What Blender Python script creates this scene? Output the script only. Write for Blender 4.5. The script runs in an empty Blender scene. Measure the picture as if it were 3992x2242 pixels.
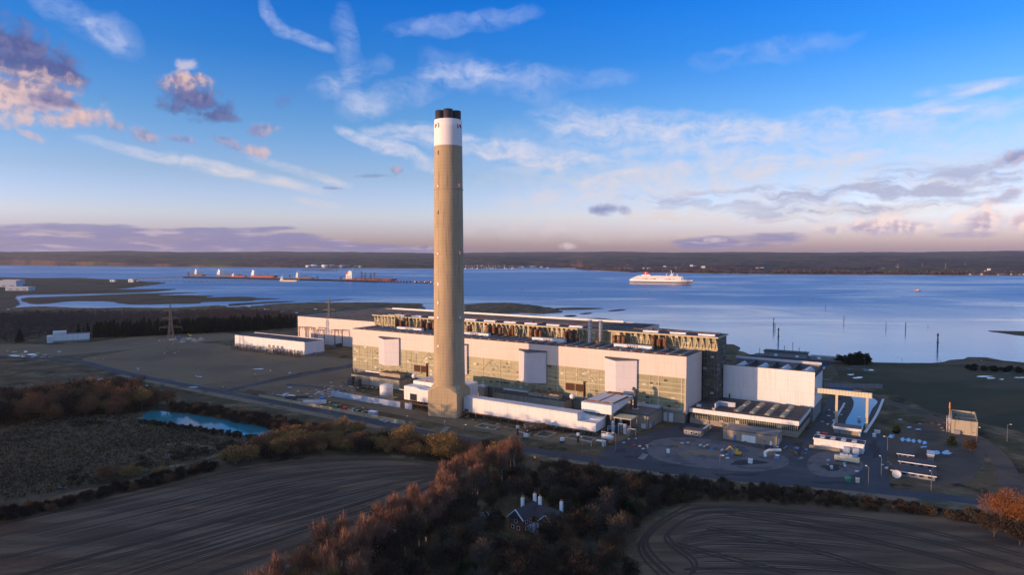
import bpy, math, random
import numpy as np
from mathutils import Vector, Matrix
R = math.radians
sc = bpy.context.scene
C = sc.collection

# ------------------------------------------------------------------ camera
F, HY, H = 2560.0, 999.0, 104.0            # focal length and horizon row in photo pixels, drone height in metres
PITCH = math.atan((1121 - HY) / F)
CP, SP = math.cos(PITCH), math.sin(PITCH)
cam = bpy.data.cameras.new('camera'); camo = bpy.data.objects.new('camera', cam); C.objects.link(camo)
camo.location = (0, 0, H); camo.rotation_euler = (R(90) - PITCH, 0, 0)
cam.sensor_width = 36; cam.lens = 36 * F / 3992; cam.clip_start = 1; cam.clip_end = 80000
sc.camera = camo
sc.view_settings.view_transform = 'Standard'; sc.view_settings.look = 'None'
sc.view_settings.exposure = 0.0; sc.view_settings.gamma = 1; sc.view_settings.use_curve_mapping = False

# ------------------------------------------------------------------ frames
YAW = R(32.7); CU, SU = math.cos(YAW), math.sin(YAW)
U0, V0 = -126.66, 396.18                    # front right foot of the boiler house: origin of the works' own grid
def W(u, v, z=0):                           # works grid (u along the long front, v away from it) -> world
    u += U0; v += V0
    return Vector((u * CU + v * SU, -u * SU + v * CU, z))
def at(px, py, z=0):                        # where the line of sight of a photo pixel meets height z
    a = (px - 1996) / F; b = (1121 - py) / F
    d = (a, CP + b * SP, -SP + b * CP); t = (z - H) / d[2]
    return Vector((d[0] * t, d[1] * t, z))
def loc(px, py, z=0):                       # the same in works grid coordinates
    p = at(px, py, z)
    return (p.x * CU - p.y * SU - U0, p.x * SU + p.y * CU - V0)
D = 3992 / 2576.0
def ad(x, y, z=0): return at(x * D, y * D, z)   # same, from the downsized view of the photo

# ------------------------------------------------------------------ light
SUN_EL = R(3.7)
AW = W(0.553, 0.833) - W(0, 0)              # the way the light travels over the ground
AW.z = 0; AW.normalize()
SUN_AZ = math.atan2(-AW.x, -AW.y)
sun = bpy.data.lights.new('sun', 'SUN'); suno = bpy.data.objects.new('sun', sun); C.objects.link(suno)
sun.energy = 5.0; sun.angle = R(0.5); sun.color = (1.0, 0.585, 0.315)
suno.rotation_euler = Vector((AW.x, AW.y, -math.tan(SUN_EL))).to_track_quat('-Z', 'Y').to_euler()
suno.location = (-300, -200, 300)

# ------------------------------------------------------------------ node helpers
class NT:
    def __init__(s, tree): s.t = tree; s.n = tree.nodes; s.l = tree.links
    def new(s, typ, **kw):
        n = s.n.new(typ)
        for k, v in kw.items(): setattr(n, k, v)
        return n
    def put(s, sock, v):
        if isinstance(v, bpy.types.NodeSocket): s.l.new(v, sock)
        elif isinstance(v, (int, float)) and getattr(sock, 'type', '') in ('RGBA', 'VECTOR'):
            sock.default_value = (v, v, v, 1) if sock.type == 'RGBA' else (v, v, v)
        elif isinstance(v, (tuple, list)) and sock.type == 'RGBA' and len(v) == 3: sock.default_value = (*v, 1)
        else: sock.default_value = v
    def m(s, op, a, b=0.0, c=None, clamp=False):
        n = s.new('ShaderNodeMath', operation=op, use_clamp=clamp); s.put(n.inputs[0], a); s.put(n.inputs[1], b)
        if c is not None: s.put(n.inputs[2], c)
        return n.outputs[0]
    def vm(s, op, a, b=None, scale=None):
        n = s.new('ShaderNodeVectorMath', operation=op); s.put(n.inputs[0], a)
        if b is not None: s.put(n.inputs[1], b)
        if scale is not None: s.put(n.inputs['Scale'], scale)
        return n.outputs['Value' if op in ('DOT_PRODUCT', 'LENGTH', 'DISTANCE') else 'Vector']
    def mix(s, f, a, b, mode='MIX'):
        n = s.new('ShaderNodeMix', data_type='RGBA', blend_type=mode)
        s.put(n.inputs[0], f); s.put(n.inputs[6], a); s.put(n.inputs[7], b)
        return n.outputs[2]
    def noise(s, vec, scale, detail=4, rough=.55, dist=0.0, dims='3D'):
        n = s.new('ShaderNodeTexNoise', noise_dimensions=dims)
        s.put(n.inputs['Vector'], vec); n.inputs['Scale'].default_value = scale; n.inputs['Detail'].default_value = detail
        n.inputs['Roughness'].default_value = rough; n.inputs['Distortion'].default_value = dist
        return n.outputs['Fac']
    def ss(s, v, lo, hi):
        n = s.new('ShaderNodeMapRange', interpolation_type='SMOOTHSTEP'); s.put(n.inputs[0], v)
        n.inputs[1].default_value = lo; n.inputs[2].default_value = hi
        return n.outputs[0]
    def comb(s, x, y, z=0.0):
        n = s.new('ShaderNodeCombineXYZ'); s.put(n.inputs[0], x); s.put(n.inputs[1], y); s.put(n.inputs[2], z); return n.outputs[0]
    def sep(s, v):
        n = s.new('ShaderNodeSeparateXYZ'); s.put(n.inputs[0], v); return n.outputs
    def ramp(s, v, stops):
        n = s.new('ShaderNodeValToRGB'); s.put(n.inputs[0], v); e = n.color_ramp.elements
        while len(e) < len(stops): e.new(0.5)
        for k, (p, c) in enumerate(stops): e[k].position = p; e[k].color = (*c, 1)
        return n.outputs[0]

# ------------------------------------------------------------------ sky
def make_world():
    w = bpy.data.worlds.new('World'); sc.world = w; w.use_nodes = True
    N = NT(w.node_tree); bg = w.node_tree.nodes['Background']
    sky = N.new('ShaderNodeTexSky', sky_type='NISHITA', sun_disc=False)
    sky.sun_elevation = SUN_EL; sky.sun_rotation = SUN_AZ; sky.altitude = 100
    tc = N.new('ShaderNodeTexCoord').outputs['Generated']
    x, y, z = N.sep(tc)
    el = N.m('MULTIPLY', N.m('ARCSINE', z), 180 / math.pi)
    az = N.m('MULTIPLY', N.m('ARCTAN2', x, y), 180 / math.pi)
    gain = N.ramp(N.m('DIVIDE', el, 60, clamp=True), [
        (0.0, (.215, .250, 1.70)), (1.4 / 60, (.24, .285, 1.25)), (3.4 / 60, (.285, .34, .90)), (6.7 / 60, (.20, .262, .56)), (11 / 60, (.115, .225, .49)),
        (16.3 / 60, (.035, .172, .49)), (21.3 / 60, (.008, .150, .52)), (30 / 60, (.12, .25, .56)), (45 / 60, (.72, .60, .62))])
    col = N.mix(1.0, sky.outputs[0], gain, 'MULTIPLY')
    P = N.comb(az, el)
    warp = N.new('ShaderNodeTexNoise'); N.put(warp.inputs['Vector'], P); warp.inputs['Scale'].default_value = .35; warp.inputs['Detail'].default_value = 4
    wv = N.vm('SUBTRACT', warp.outputs['Color'], (.5, .5, .5))
    Pw = N.vm('ADD', P, N.vm('SCALE', wv, scale=2.2))
    Pw3 = N.vm('ADD', P, N.vm('SCALE', wv, scale=.5))
    Pw2 = N.vm('ADD', P, N.vm('SCALE', wv, scale=3.0))
    def ang(px, py):
        d = Vector(((px - 1996) / F, CP + (1121 - py) / F * SP, -SP + (1121 - py) / F * CP))
        d.normalize(); return math.degrees(math.atan2(d.x, d.y)), math.degrees(math.asin(d.z))
    # high thin cloud: streaks between two photo points, half width in degrees, strength
    fib = N.noise(N.vm('MULTIPLY', Pw, (.35, 1.3, 1)), .8, 6, .62)
    fib2 = N.noise(N.vm('MULTIPLY', Pw2, (1, 1.2, 1)), .55, 5, .6)
    streak_tex = N.ss(N.m('ADD', N.m('MULTIPLY', fib, .6), N.m('MULTIPLY', fib2, .4)), .30, .68)
    total = 0.0
    def seg(p0, p1, wd, calm=False):
        a, b = Vector(ang(*p0)), Vector(ang(*p1)); d = b - a; L = d.length; d.normalize()
        rel = N.vm('SUBTRACT', Pw3 if calm else Pw, (a.x, a.y, 0))
        t = N.m('DIVIDE', N.vm('DOT_PRODUCT', rel, (d.x, d.y, 0)), L)
        s = N.m('DIVIDE', N.vm('DOT_PRODUCT', rel, (-d.y, d.x, 0)), wd)
        e = N.m('MULTIPLY', N.m('SUBTRACT', t, .5), 1.55)
        r2 = N.m('ADD', N.m('POWER', N.m('ABSOLUTE', e), 4), N.m('MULTIPLY', s, s))
        return N.m('SUBTRACT', 1, r2, clamp=True)
    S = [((150, 0), (520, 170), 1.3, .30), ((330, 90), (480, 165), .8, .35), ((1010, 0), (1110, 130), .7, .42), ((1090, 110), (1290, 190), .55, .45),
         ((1345, 40), (1375, 330), 1.1, .26), ((1230, 345), (1500, 250), 1.0, .22), ((1260, 330), (1480, 420), 1.1, .28),
         ((1320, 500), (1500, 580), .55, .75), ((1460, 555), (1700, 640), .75, .85), ((1430, 500), (1700, 540), .9, .5), ((1600, 490), (2200, 640), .9, .5),
         ((1570, 120), (2060, 60), .9, .36), ((1650, 290), (1980, 280), 1.0, .40), ((1680, 250), (2150, 340), 1.6, .25), ((1350, 420), (1720, 330), 1.2, .28),
         ((350, 545), (900, 680), .5, .55), ((700, 610), (1240, 745), .55, .62), ((1000, 620), (1340, 715), .45, .5), ((1150, 780), (1320, 800), .4, .35),
         ((1800, 560), (2300, 620), .9, .4), ((1900, 600), (4300, 520), 3.4, .26), ((2000, 700), (3992, 640), 3.0, .24), ((2140, 460), (3000, 500), 1.3, .34), ((2150, 455), (2900, 560), 2.2, .32), ((2700, 530), (3992, 410), 1.1, .42), ((3000, 500), (3700, 425), .35, .4),
         ((2300, 720), (3300, 590), 1.0, .5), ((2000, 790), (2900, 680), 1.4, .45), ((3250, 500), (3992, 300), .35, .35), ((3600, 360), (4100, 300), .5, .4), ((2750, 230), (3300, 150), .9, .2),
         ((1900, 870), (2900, 830), 1.2, .42), ((2500, 850), (3700, 810), .7, .5), ((2900, 800), (4000, 700), 1.8, .35), ((1850, 900), (3000, 920), .8, .3), ((2050, 300), (2450, 300), .9, .2)]
    for p0, p1, wd, k in S:
        total = N.m('ADD', total, N.m('MULTIPLY', seg(p0, p1, wd, wd < .56), k * 1.3))
    cir = N.m('MULTIPLY', N.m('MINIMUM', total, .9), streak_tex)
    cir = N.m('MULTIPLY', cir, N.ss(el, -.1, 2.0))
    ccol = N.ramp(N.m('DIVIDE', el, 20, clamp=True), [(0, (.72, .58, .60)), (.2, (.78, .68, .68)), (.5, (.72, .72, .86)), (1, (.50, .60, .92))])
    ccol = N.vm('SCALE', ccol, scale=1.0)
    col = N.mix(cir, col, ccol)
    # grey layers at the right and low banks of cloud near the horizon
    lay = N.ss(N.noise(N.vm('MULTIPLY', Pw, (.22, 1.5, 1)), .75, 6, .6), .40, .62)
    def layer(col, segs, c, k):
        tt = 0.0
        for p0, p1, wd in segs: tt = N.m('ADD', tt, seg(p0, p1, wd))
        return N.mix(N.m('MULTIPLY', N.m('MULTIPLY', N.m('MINIMUM', tt, 1), lay), k), col, c)
    col = layer(col, [((2500, 780), (3700, 730), 1.0), ((3300, 720), (4200, 650), 1.5), ((2900, 830), (3992, 790), .8)], (.40, .42, .60), .75)
    bank = N.noise(N.vm('MULTIPLY', Pw3, (.14, 1.25, 1)), 1.0, 6, .58)
    tt = 0.0; Pkeep = Pw; Pw = Pw3
    for p0, p1, wd in [((-300, 890), (460, 885), .36), ((450, 905), (1120, 893), .30), ((-300, 945), (900, 925), .95), ((-200, 985), (1300, 958), .9), ((600, 935), (1200, 920), .4), ((900, 975), (1750, 972), .6), ((2650, 955), (3100, 930), .75)]:
        tt = N.m('ADD', tt, seg(p0, p1, wd))
    Pw = Pkeep
    bmask = N.m('MULTIPLY', N.ss(N.m('ADD', N.m('MINIMUM', tt, 1), N.m('MULTIPLY', N.m('SUBTRACT', bank, .5), 3.2)), .0, 1.0), N.m('MULTIPLY', N.ss(tt, .02, .30), .80))
    bcol = N.mix(N.ss(N.noise(N.vm('MULTIPLY', Pw3, (.25, 2.0, 1)), 1.2, 5, .55), .50, .72), (.25, .24, .46), (.56, .45, .56))
    col = N.mix(bmask, col, bcol)
    # heaped clouds: photo centre, half sizes in degrees, tilt, colour lit / shaded, shade split
    lump = N.noise(P, .85, 6, .52, .25)
    lump2 = N.noise(N.vm('ADD', P, (.30, -.25, 0)), .85, 6, .52, .25)
    shade = N.ss(N.m('SUBTRACT', lump, lump2), -.14, .14)
    def heap(col, px, py, rx, ry, rot, lit, dark, split, dens=1.0):
        cx, cy = ang(px, py); c_, s_ = math.cos(R(rot)), math.sin(R(rot))
        rel = N.vm('SUBTRACT', P, (cx, cy, 0))
        a = N.m('DIVIDE', N.vm('DOT_PRODUCT', rel, (c_, s_, 0)), rx)
        b = N.m('DIVIDE', N.vm('DOT_PRODUCT', rel, (-s_, c_, 0)), ry)
        r = N.m('SQRT', N.m('ADD', N.m('MULTIPLY', a, a), N.m('MULTIPLY', b, b)))
        f = N.m('SUBTRACT', N.m('MULTIPLY', N.m('SUBTRACT', lump, .5), 1.7), N.m('SUBTRACT', r, .86))
        msk = N.m('MULTIPLY', N.ss(f, -.20, .62), dens * .95)
        sh = N.ss(N.m('ADD', N.m('MULTIPLY', shade, .55), N.m('ADD', N.m('MULTIPLY', b, .55 * split[1]), split[0] + .12)), .05, .95)
        return N.mix(msk, col, N.mix(sh, dark, lit))
    peach, rose, white = (.80, .55, .50), (.55, .42, .52), (.86, .72, .70)
    navy, slate = (.105, .125, .32), (.20, .21, .42)
    for a in [(40, 210, 5.2, 2.9, -22, slate, navy, (-.15, .5)), (200, 250, 2.6, 1.3, -20, slate, navy, (-.2, .3)), (30, 365, 4.6, 2.4, 8, (.78, .56, .54), slate, (.30, -.55)), (190, 400, 2.0, 1.0, 10, rose, slate, (.1, -.3)),
              (300, 455, 2.6, .95, 12, peach, rose, (.2, .5)), (230, 395, 2.0, .5, -8, slate, navy, (0, 0), .7), (70, 480, 1.7, .45, 20, peach, rose, (.25, 0), .5), (120, 525, 1.0, .35, -20, peach, rose, (.3, 0), .6),
              (560, 530, 1.3, .7, -20, rose, slate, (.2, .3), .75), (460, 490, .8, .5, -10, rose, slate, (.2, .3), .6), (725, 310, 1.6, .75, 5, peach, slate, (-.05, .7)), (730, 250, 1.0, .55, 0, white, (.5, .6, .9), (.3, 0), .6),
              (760, 390, 3.0, 1.6, -8, slate, navy, (-.15, .6)), (725, 330, 2.0, 1.1, 5, peach, slate, (-.05, .8)), (850, 455, 2.2, .45, -6, slate, navy, (-.1, .2), .8), (690, 420, 1.6, .6, 0, slate, navy, (-.1, .2), .8), (1010, 505, 1.6, .62, 8, rose, slate, (.15, .3), .7),
              (990, 590, 1.5, .62, -12, peach, rose, (.1, .3), .75), (900, 560, 1.6, .5, -25, rose, slate, (0, .2), .6), (700, 540, 1.3, .35, -5, rose, slate, (0, .2), .5), (1110, 390, 1.1, .6, 40, (.16, .28, .62), (.12, .2, .5), (0, 0), .5),
              (1550, 662, .7, .38, 0, rose, slate, (.1, .3), .7), (1460, 685, 1.8, .22, 3, slate, slate, (0, 0), .45), (1290, 733, .9, .18, 0, slate, slate, (0, 0), .5),
              (2355, 815, 2.2, .62, -2, (.33, .35, .58), (.25, .28, .52), (0, .3)), (3480, 876, 3.6, .98, -3, (1.0, .78, .74), (.45, .38, .55), (.2, .9)), (3360, 880, 1.2, .55, 0, (.95, .70, .66), (.45, .38, .55), (.2, .9), .9), (3225, 893, 1.7, .6, 0, white, (.45, .4, .56), (.2, .8), .8),
              (3825, 855, 2.1, 1.4, 10, (1.0, .78, .74), (.5, .40, .55), (.2, .8)), (3985, 855, 1.2, 1.1, 10, (1, .75, .70), (.5, .40, .55), (.3, .7)), (3770, 915, 2.4, .28, 0, rose, (.4, .36, .54), (.1, .5), .7), (3950, 610, 1.8, .7, 20, rose, slate, (.2, .4), .8), (3930, 760, 1.3, .5, 20, rose, (.4, .36, .54), (.1, .4), .7),
              (2215, 960, .9, .42, 0, white, rose, (.2, .5), .6), (2790, 935, 1.2, .3, 0, white, rose, (.2, .5), .6), (1650, 965, 1.2, .35, 0, rose, slate, (.1, .4), .6)]:
        col = heap(col, *a)
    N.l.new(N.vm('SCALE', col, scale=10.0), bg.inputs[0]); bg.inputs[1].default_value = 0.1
    w.cycles.sampling_method = 'MANUAL'; w.cycles.sample_map_resolution = 256
make_world()

# ------------------------------------------------------------------ materials
def pm(name, col, rough=.7, var=.12, scale=.15, bump=0.0, bscale=2.0, rib=0.0, ribp=1.0, streak=0.0, joint=0.0, jp=(12, 6), metal=0.0, spec=.3, panes=0.0, col2=None, c2lo=.5, c2hi=.62, c2scale=.1, sq=(1, 1, 1)):
    m = bpy.data.materials.new(name); m.use_nodes = True; N = NT(m.node_tree); b = m.node_tree.nodes['Principled BSDF']
    tc = N.new('ShaderNodeTexCoord').outputs['Object']
    c = (*col, 1)
    v = N.noise(N.vm('MULTIPLY', tc, sq), scale, 5, .6)
    cc = N.mix(1.0, c, N.comb(*[N.m('ADD', 1 - var, N.m('MULTIPLY', v, 2 * var))] * 3), 'MULTIPLY')
    if col2 is not None:
        f = N.ss(N.noise(N.vm('MULTIPLY', tc, sq), c2scale, 6, .62), c2lo, c2hi)
        cc = N.mix(f, cc, (*col2, 1))
    x, y, z = N.sep(tc)
    if streak:
        sv = N.noise(N.vm('MULTIPLY', tc, (.9, .9, .05)), 1.0, 4, .65)
        cc = N.mix(1.0, cc, N.comb(*[N.m('SUBTRACT', 1, N.m('MULTIPLY', N.ss(sv, .48, .72), streak))] * 3), 'MULTIPLY')
    if panes:
        cell = N.new('ShaderNodeTexWhiteNoise', noise_dimensions='3D')
        N.put(cell.inputs['Vector'], N.vm('FLOOR', N.vm('MULTIPLY', tc, (.42, .42, .75))))
        cv = cell.outputs['Value']
        cc = N.mix(1.0, cc, N.comb(*[N.m('ADD', 1 - panes, N.m('MULTIPLY', cv, 2 * panes))] * 3), 'MULTIPLY')
        cc = N.mix(N.m('GREATER_THAN', cv, .965), cc, (.55, .52, .42, 1)); cc = N.mix(N.m('LESS_THAN', cv, .03), cc, (.04, .04, .03, 1))
    if rib:
        w = N.m('PINGPONG', N.m('ADD', x, y), ribp)
        cc = N.mix(1.0, cc, N.comb(*[N.m('SUBTRACT', 1, N.m('MULTIPLY', N.ss(w, .7 * ribp, ribp), rib))] * 3), 'MULTIPLY')
    if joint:
        fx = N.m('LESS_THAN', N.m('FRACT', N.m('DIVIDE', N.m('ADD', x, 500), jp[0])), .25 / jp[0]); fz = N.m('LESS_THAN', N.m('FRACT', N.m('DIVIDE', N.m('ADD', z, 500), jp[1])), .22 / jp[1])
        cc = N.mix(1.0, cc, N.comb(*[N.m('SUBTRACT', 1, N.m('MULTIPLY', N.m('MAXIMUM', fx, fz), joint))] * 3), 'MULTIPLY')
    N.l.new(cc, b.inputs['Base Color']); b.inputs['Roughness'].default_value = rough; b.inputs['Metallic'].default_value = metal
    b.inputs['Specular IOR Level'].default_value = spec
    if bump:
        bn = N.new('ShaderNodeBump'); bn.inputs['Distance'].default_value = bump; bn.inputs['Strength'].default_value = 1
        N.put(bn.inputs['Height'], N.noise(tc, bscale, 4, .6)); N.l.new(bn.outputs[0], b.inputs['Normal'])
    return m
M = {}
M['clad'] = pm('cream_cladding', (.69, .575, .50), .55, .05, .06, rib=.06, ribp=.9, streak=.14, joint=.16, jp=(24, 6.8))
M['white'] = pm('white_cladding', (.76, .73, .70), .5, .08, .05, rib=.06, ribp=.8, streak=.15, joint=.14, jp=(15, 7))
M['bay'] = pm('grey_white_cladding', (.60, .57, .58), .5, .06, .1, rib=.10, ribp=.7, streak=.08, joint=.18, jp=(40, 7.4))
M['concrete'] = pm('concrete', (.44, .335, .205), .85, .22, .06, streak=.34, joint=.16, jp=(900, 2.2), bump=.05)
M['wband'] = pm('chimney_white_paint', (.84, .78, .74), .6, .05, .1, streak=.06)
M['black'] = pm('black_paint', (.035, .030, .030), .6, .2, .3)
M['grey'] = pm('grey_render', (.24, .235, .235), .8, .14, .1, streak=.25)
M['brick'] = pm('pale_brick', (.33, .27, .20), .85, .14, .2, streak=.2)
M['redbrick'] = pm('red_brick', (.22, .085, .05), .85, .2, .6)
M['roof'] = pm('dark_roof_felt', (.055, .055, .062), .85, .3, .12, col2=(.10, .09, .085), c2scale=.07)
M['roof2'] = pm('grey_roof_felt', (.10, .105, .12), .8, .25, .12)
M['slate'] = pm('slate_roof', (.06, .05, .055), .8, .2, .5)
M['glass'] = pm('green_glazing', (.275, .255, .15), .35, .22, .09, rib=.10, ribp=.6, streak=.18, col2=(.20, .20, .11), c2lo=.52, c2hi=.66, c2scale=.12, sq=(1, 1, .6), spec=.5, panes=.14)
M['dkglass'] = pm('dark_glazing', (.05, .058, .045), .25, .4, .12, rib=.3, ribp=1.2, col2=(.13, .12, .07), c2lo=.5, c2hi=.6, c2scale=.3, spec=.6, panes=.3)
M['bar'] = pm('glazing_bar_paint', (.47, .42, .29), .6, .1, .3)
M['fin'] = pm('cream_steel', (.56, .46, .28), .6, .12, .3)
M['rust'] = pm('rusty_steel', (.17, .072, .03), .85, .35, .4, col2=(.30, .22, .14), c2scale=.5, streak=.3)
M['louvre'] = pm('brown_louvre', (.085, .035, .015), .8, .3, .8, rib=.5, ribp=.6)
M['steel'] = pm('galvanised_steel', (.50, .49, .49), .45, .12, .3, joint=.4, jp=(900, 2.6), metal=.5)
M['dksteel'] = pm('dark_steel', (.075, .07, .07), .7, .25, .4)
M['lattice'] = pm('weathered_galvanised_steel', (.16, .145, .13), .6, .1, .3)
M['pipe'] = pm('pale_grey_paint', (.55, .55, .57), .55, .1, .5)
M['beige'] = pm('stained_beige_render', (.40, .34, .25), .85, .15, .12, streak=.45, col2=(.22, .11, .05), c2lo=.60, c2hi=.72, c2scale=.3)
M['paleroof'] = pm('pale_metal_roof', (.50, .50, .55), .5, .08, .1, rib=.12, ribp=.8)
M['blue'] = pm('blue_paint', (.06, .16, .40), .5, .1, .4)
M['bluepale'] = pm('pale_blue_sheeting', (.33, .40, .50), .55, .12, .15, rib=.10, ribp=.9, streak=.15)
M['red'] = pm('red_paint', (.55, .04, .03), .5, .1, .5)
M['yellow'] = pm('yellow_paint', (.62, .36, .03), .5, .1, .5)
M['green'] = pm('green_paint', (.03, .16, .12), .6, .1, .5)
M['orange'] = pm('orange_paint', (.62, .20, .04), .6, .1, .5)
M['window'] = pm('window_glass', (.03, .035, .045), .12, .2, .5, spec=.6)
M['wframe'] = pm('white_frame', (.80, .80, .80), .5, .03, .5)
M['cream'] = pm('cream_paint', (.62, .56, .40), .6, .08, .3)
M['asphalt'] = pm('asphalt', (.050, .054, .068), .9, .22, .06, col2=(.075, .075, .08), c2scale=.03)
M['earth'] = pm('bare_earth', (.110, .086, .070), .95, .3, .06, col2=(.070, .062, .055), c2scale=.04, spec=.1)
M['gravel'] = pm('gravel', (.135, .125, .135), .95, .25, .3, col2=(.085, .08, .09), c2scale=.1)
M['pathm'] = pm('pale_track', (.17, .145, .12), .95, .2, .1)
M['line'] = pm('road_paint', (.55, .55, .55), .8, .1, .5)
M['snow'] = pm('standing_water_film', (.22, .30, .42), .06, .1, .3, spec=.8)
M['trunk'] = pm('bark', (.13, .085, .06), .9, .2, 1.0)
M['birch'] = pm('birch_bark', (.62, .47, .36), .85, .2, 1.0)
M['hullred'] = pm('red_hull_paint', (.36, .075, .05), .6, .1, .1)
M['hulldk'] = pm('dark_hull_paint', (.10, .095, .095), .6, .1, .1)
M['hullgrey'] = pm('grey_hull_paint', (.20, .19, .185), .6, .06, .1)
M['shipwhite'] = pm('ship_white', (.80, .77, .74), .5, .04, .2)
M['deck'] = pm('rust_red_deck', (.22, .085, .055), .8, .15, .1)
M['jetty'] = pm('jetty_timber_and_steel', (.14, .10, .085), .85, .25, .1)
def emit(name, col, k):
    m = bpy.data.materials.new(name); m.use_nodes = True; b = m.node_tree.nodes['Principled BSDF']
    b.inputs['Base Color'].default_value = (*col, 1); b.inputs['Emission Color'].default_value = (*col, 1); b.inputs['Emission Strength'].default_value = k
    return m
M['redlamp'] = emit('red_warning_lamp', (.8, .05, .03), 1.2)

# ------------------------------------------------------------------ mesh helpers
class MB:
    def __init__(s): s.v = []; s.f = []
    def add(s, vs, fs):
        n = len(s.v); s.v += [tuple(p) for p in vs]; s.f += [tuple(n + i for i in f) for f in fs]; return s
    def box(s, x0, x1, y0, y1, z0, z1):
        return s.add([(x0, y0, z0), (x1, y0, z0), (x1, y1, z0), (x0, y1, z0), (x0, y0, z1), (x1, y0, z1), (x1, y1, z1), (x0, y1, z1)],
                     [(3, 2, 1, 0), (4, 5, 6, 7), (0, 1, 5, 4), (1, 2, 6, 5), (2, 3, 7, 6), (3, 0, 4, 7)])
    def prism(s, pts, z0, z1):
        n = len(pts); zs = z1 if isinstance(z1, (list, tuple)) else [z1] * n; z0s = z0 if isinstance(z0, (list, tuple)) else [z0] * n
        a = sum(pts[i][0] * pts[(i + 1) % n][1] - pts[(i + 1) % n][0] * pts[i][1] for i in range(n))
        o = list(range(n)) if a > 0 else list(range(n))[::-1]
        vs = [(pts[i][0], pts[i][1], z0s[i]) for i in o] + [(pts[i][0], pts[i][1], zs[i]) for i in o]
        return s.add(vs, [tuple(range(n))[::-1], tuple(range(n, 2 * n))] + [(i, (i + 1) % n, n + (i + 1) % n, n + i) for i in range(n)])
    def lathe(s, x, y, prof, n=20, cap=(True, True)):
        k = len(prof); vs = []; fs = []
        for r, z in prof:
            for i in range(n): a = 2 * math.pi * i / n; vs.append((x + r * math.cos(a), y + r * math.sin(a), z))
        for j in range(k - 1):
            for i in range(n): fs.append((j * n + i, j * n + (i + 1) % n, (j + 1) * n + (i + 1) % n, (j + 1) * n + i))
        if cap[0]: fs.append(tuple(range(n))[::-1])
        if cap[1]: fs.append(tuple(range((k - 1) * n, k * n)))
        return s.add(vs, fs)
    def cyl(s, x, y, z0, z1, r, r1=None, n=16): return s.lathe(x, y, [(r, z0), (r if r1 is None else r1, z1)], n)
    def tube(s, p, q, r, n=6, r1=None):
        p, q = Vector(p), Vector(q); d = (q - p).normalized(); a = d.orthogonal().normalized(); b = d.cross(a); r1 = r if r1 is None else r1
        vs = [p + r * (a * math.cos(2 * math.pi * i / n) + b * math.sin(2 * math.pi * i / n)) for i in range(n)]
        vs += [q + r1 * (a * math.cos(2 * math.pi * i / n) + b * math.sin(2 * math.pi * i / n)) for i in range(n)]
        return s.add(vs, [(i, (i + 1) % n, n + (i + 1) % n, n + i) for i in range(n)] + [tuple(range(n))[::-1], tuple(range(n, 2 * n))])
    def bar(s, p, q, w): return s.tube(p, q, w * .707, 4)
    def path(s, pts, r, n=6):
        for a, b in zip(pts[:-1], pts[1:]): s.tube(a, b, r, n)
        return s
    def capsule(s, p, q, r, n=14):
        p, q = Vector(p), Vector(q); d = (q - p).normalized(); a = d.orthogonal().normalized(); b = d.cross(a); L = (q - p).length
        prof = [(0.15, -.55), (.6, -.42), (.9, -.2), (1, 0)]
        rows = [(f * r, t * r) for f, t in prof] + [(f * r, L - t * r) for f, t in prof[::-1]]
        vs = []; fs = []
        for rr, t in rows:
            for i in range(n): an = 2 * math.pi * i / n; vs.append(p + d * t + rr * (a * math.cos(an) + b * math.sin(an)))
        for j in range(len(rows) - 1):
            for i in range(n): fs.append((j * n + i, j * n + (i + 1) % n, (j + 1) * n + (i + 1) % n, (j + 1) * n + i))
        fs += [tuple(range(n))[::-1], tuple(range((len(rows) - 1) * n, len(rows) * n))]
        return s.add(vs, fs)
    def ball(s, c, r, n=12, k=7):
        prof = [(max(.02, math.sin(math.pi * j / k)) * r, c[2] - math.cos(math.pi * j / k) * r) for j in range(k + 1)]
        return s.lathe(c[0], c[1], prof, n)
    def obj(s, name, mat, parent=None, smooth=False, loc=None):
        me = bpy.data.meshes.new(name); me.from_pydata(s.v, [], s.f)
        if smooth: me.polygons.foreach_set('use_smooth', [True] * len(me.polygons))
        me.materials.append(M[mat] if isinstance(mat, str) else mat); me.update()
        o = bpy.data.objects.new(name, me); C.objects.link(o)
        if parent: o.parent = parent
        if loc: o.location = loc
        return o
def box(*a): return MB().box(*a)
def tag(o, label, cat=None, group=None, kind=None):
    if label: o['label'] = label
    if cat: o['category'] = cat
    if group: o['group'] = group
    if kind: o['kind'] = kind
    return o
def thing(name, label, cat, p, rz=-YAW, group=None):
    o = bpy.data.objects.new(name, None); o.empty_display_size = 2; C.objects.link(o); o.location = p; o.rotation_euler = (0, 0, rz)
    return tag(o, label, cat, group)
def copy_tree(o, p, rz=None, label=None, s=None, group=None):
    c = o.copy(); C.objects.link(c); c.location = p
    if rz is not None: c.rotation_euler = (0, 0, rz)
    if s is not None: c.scale = (s, s, s) if isinstance(s, (int, float)) else s
    if label: c['label'] = label
    if group: c['group'] = group
    for ch in o.children:
        d = ch.copy(); C.objects.link(d); d.parent = c
        for g in ch.children:
            e = g.copy(); C.objects.link(e); e.parent = d
    return c
def structure(o, label): return tag(o, label, None, None, 'structure')

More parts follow.
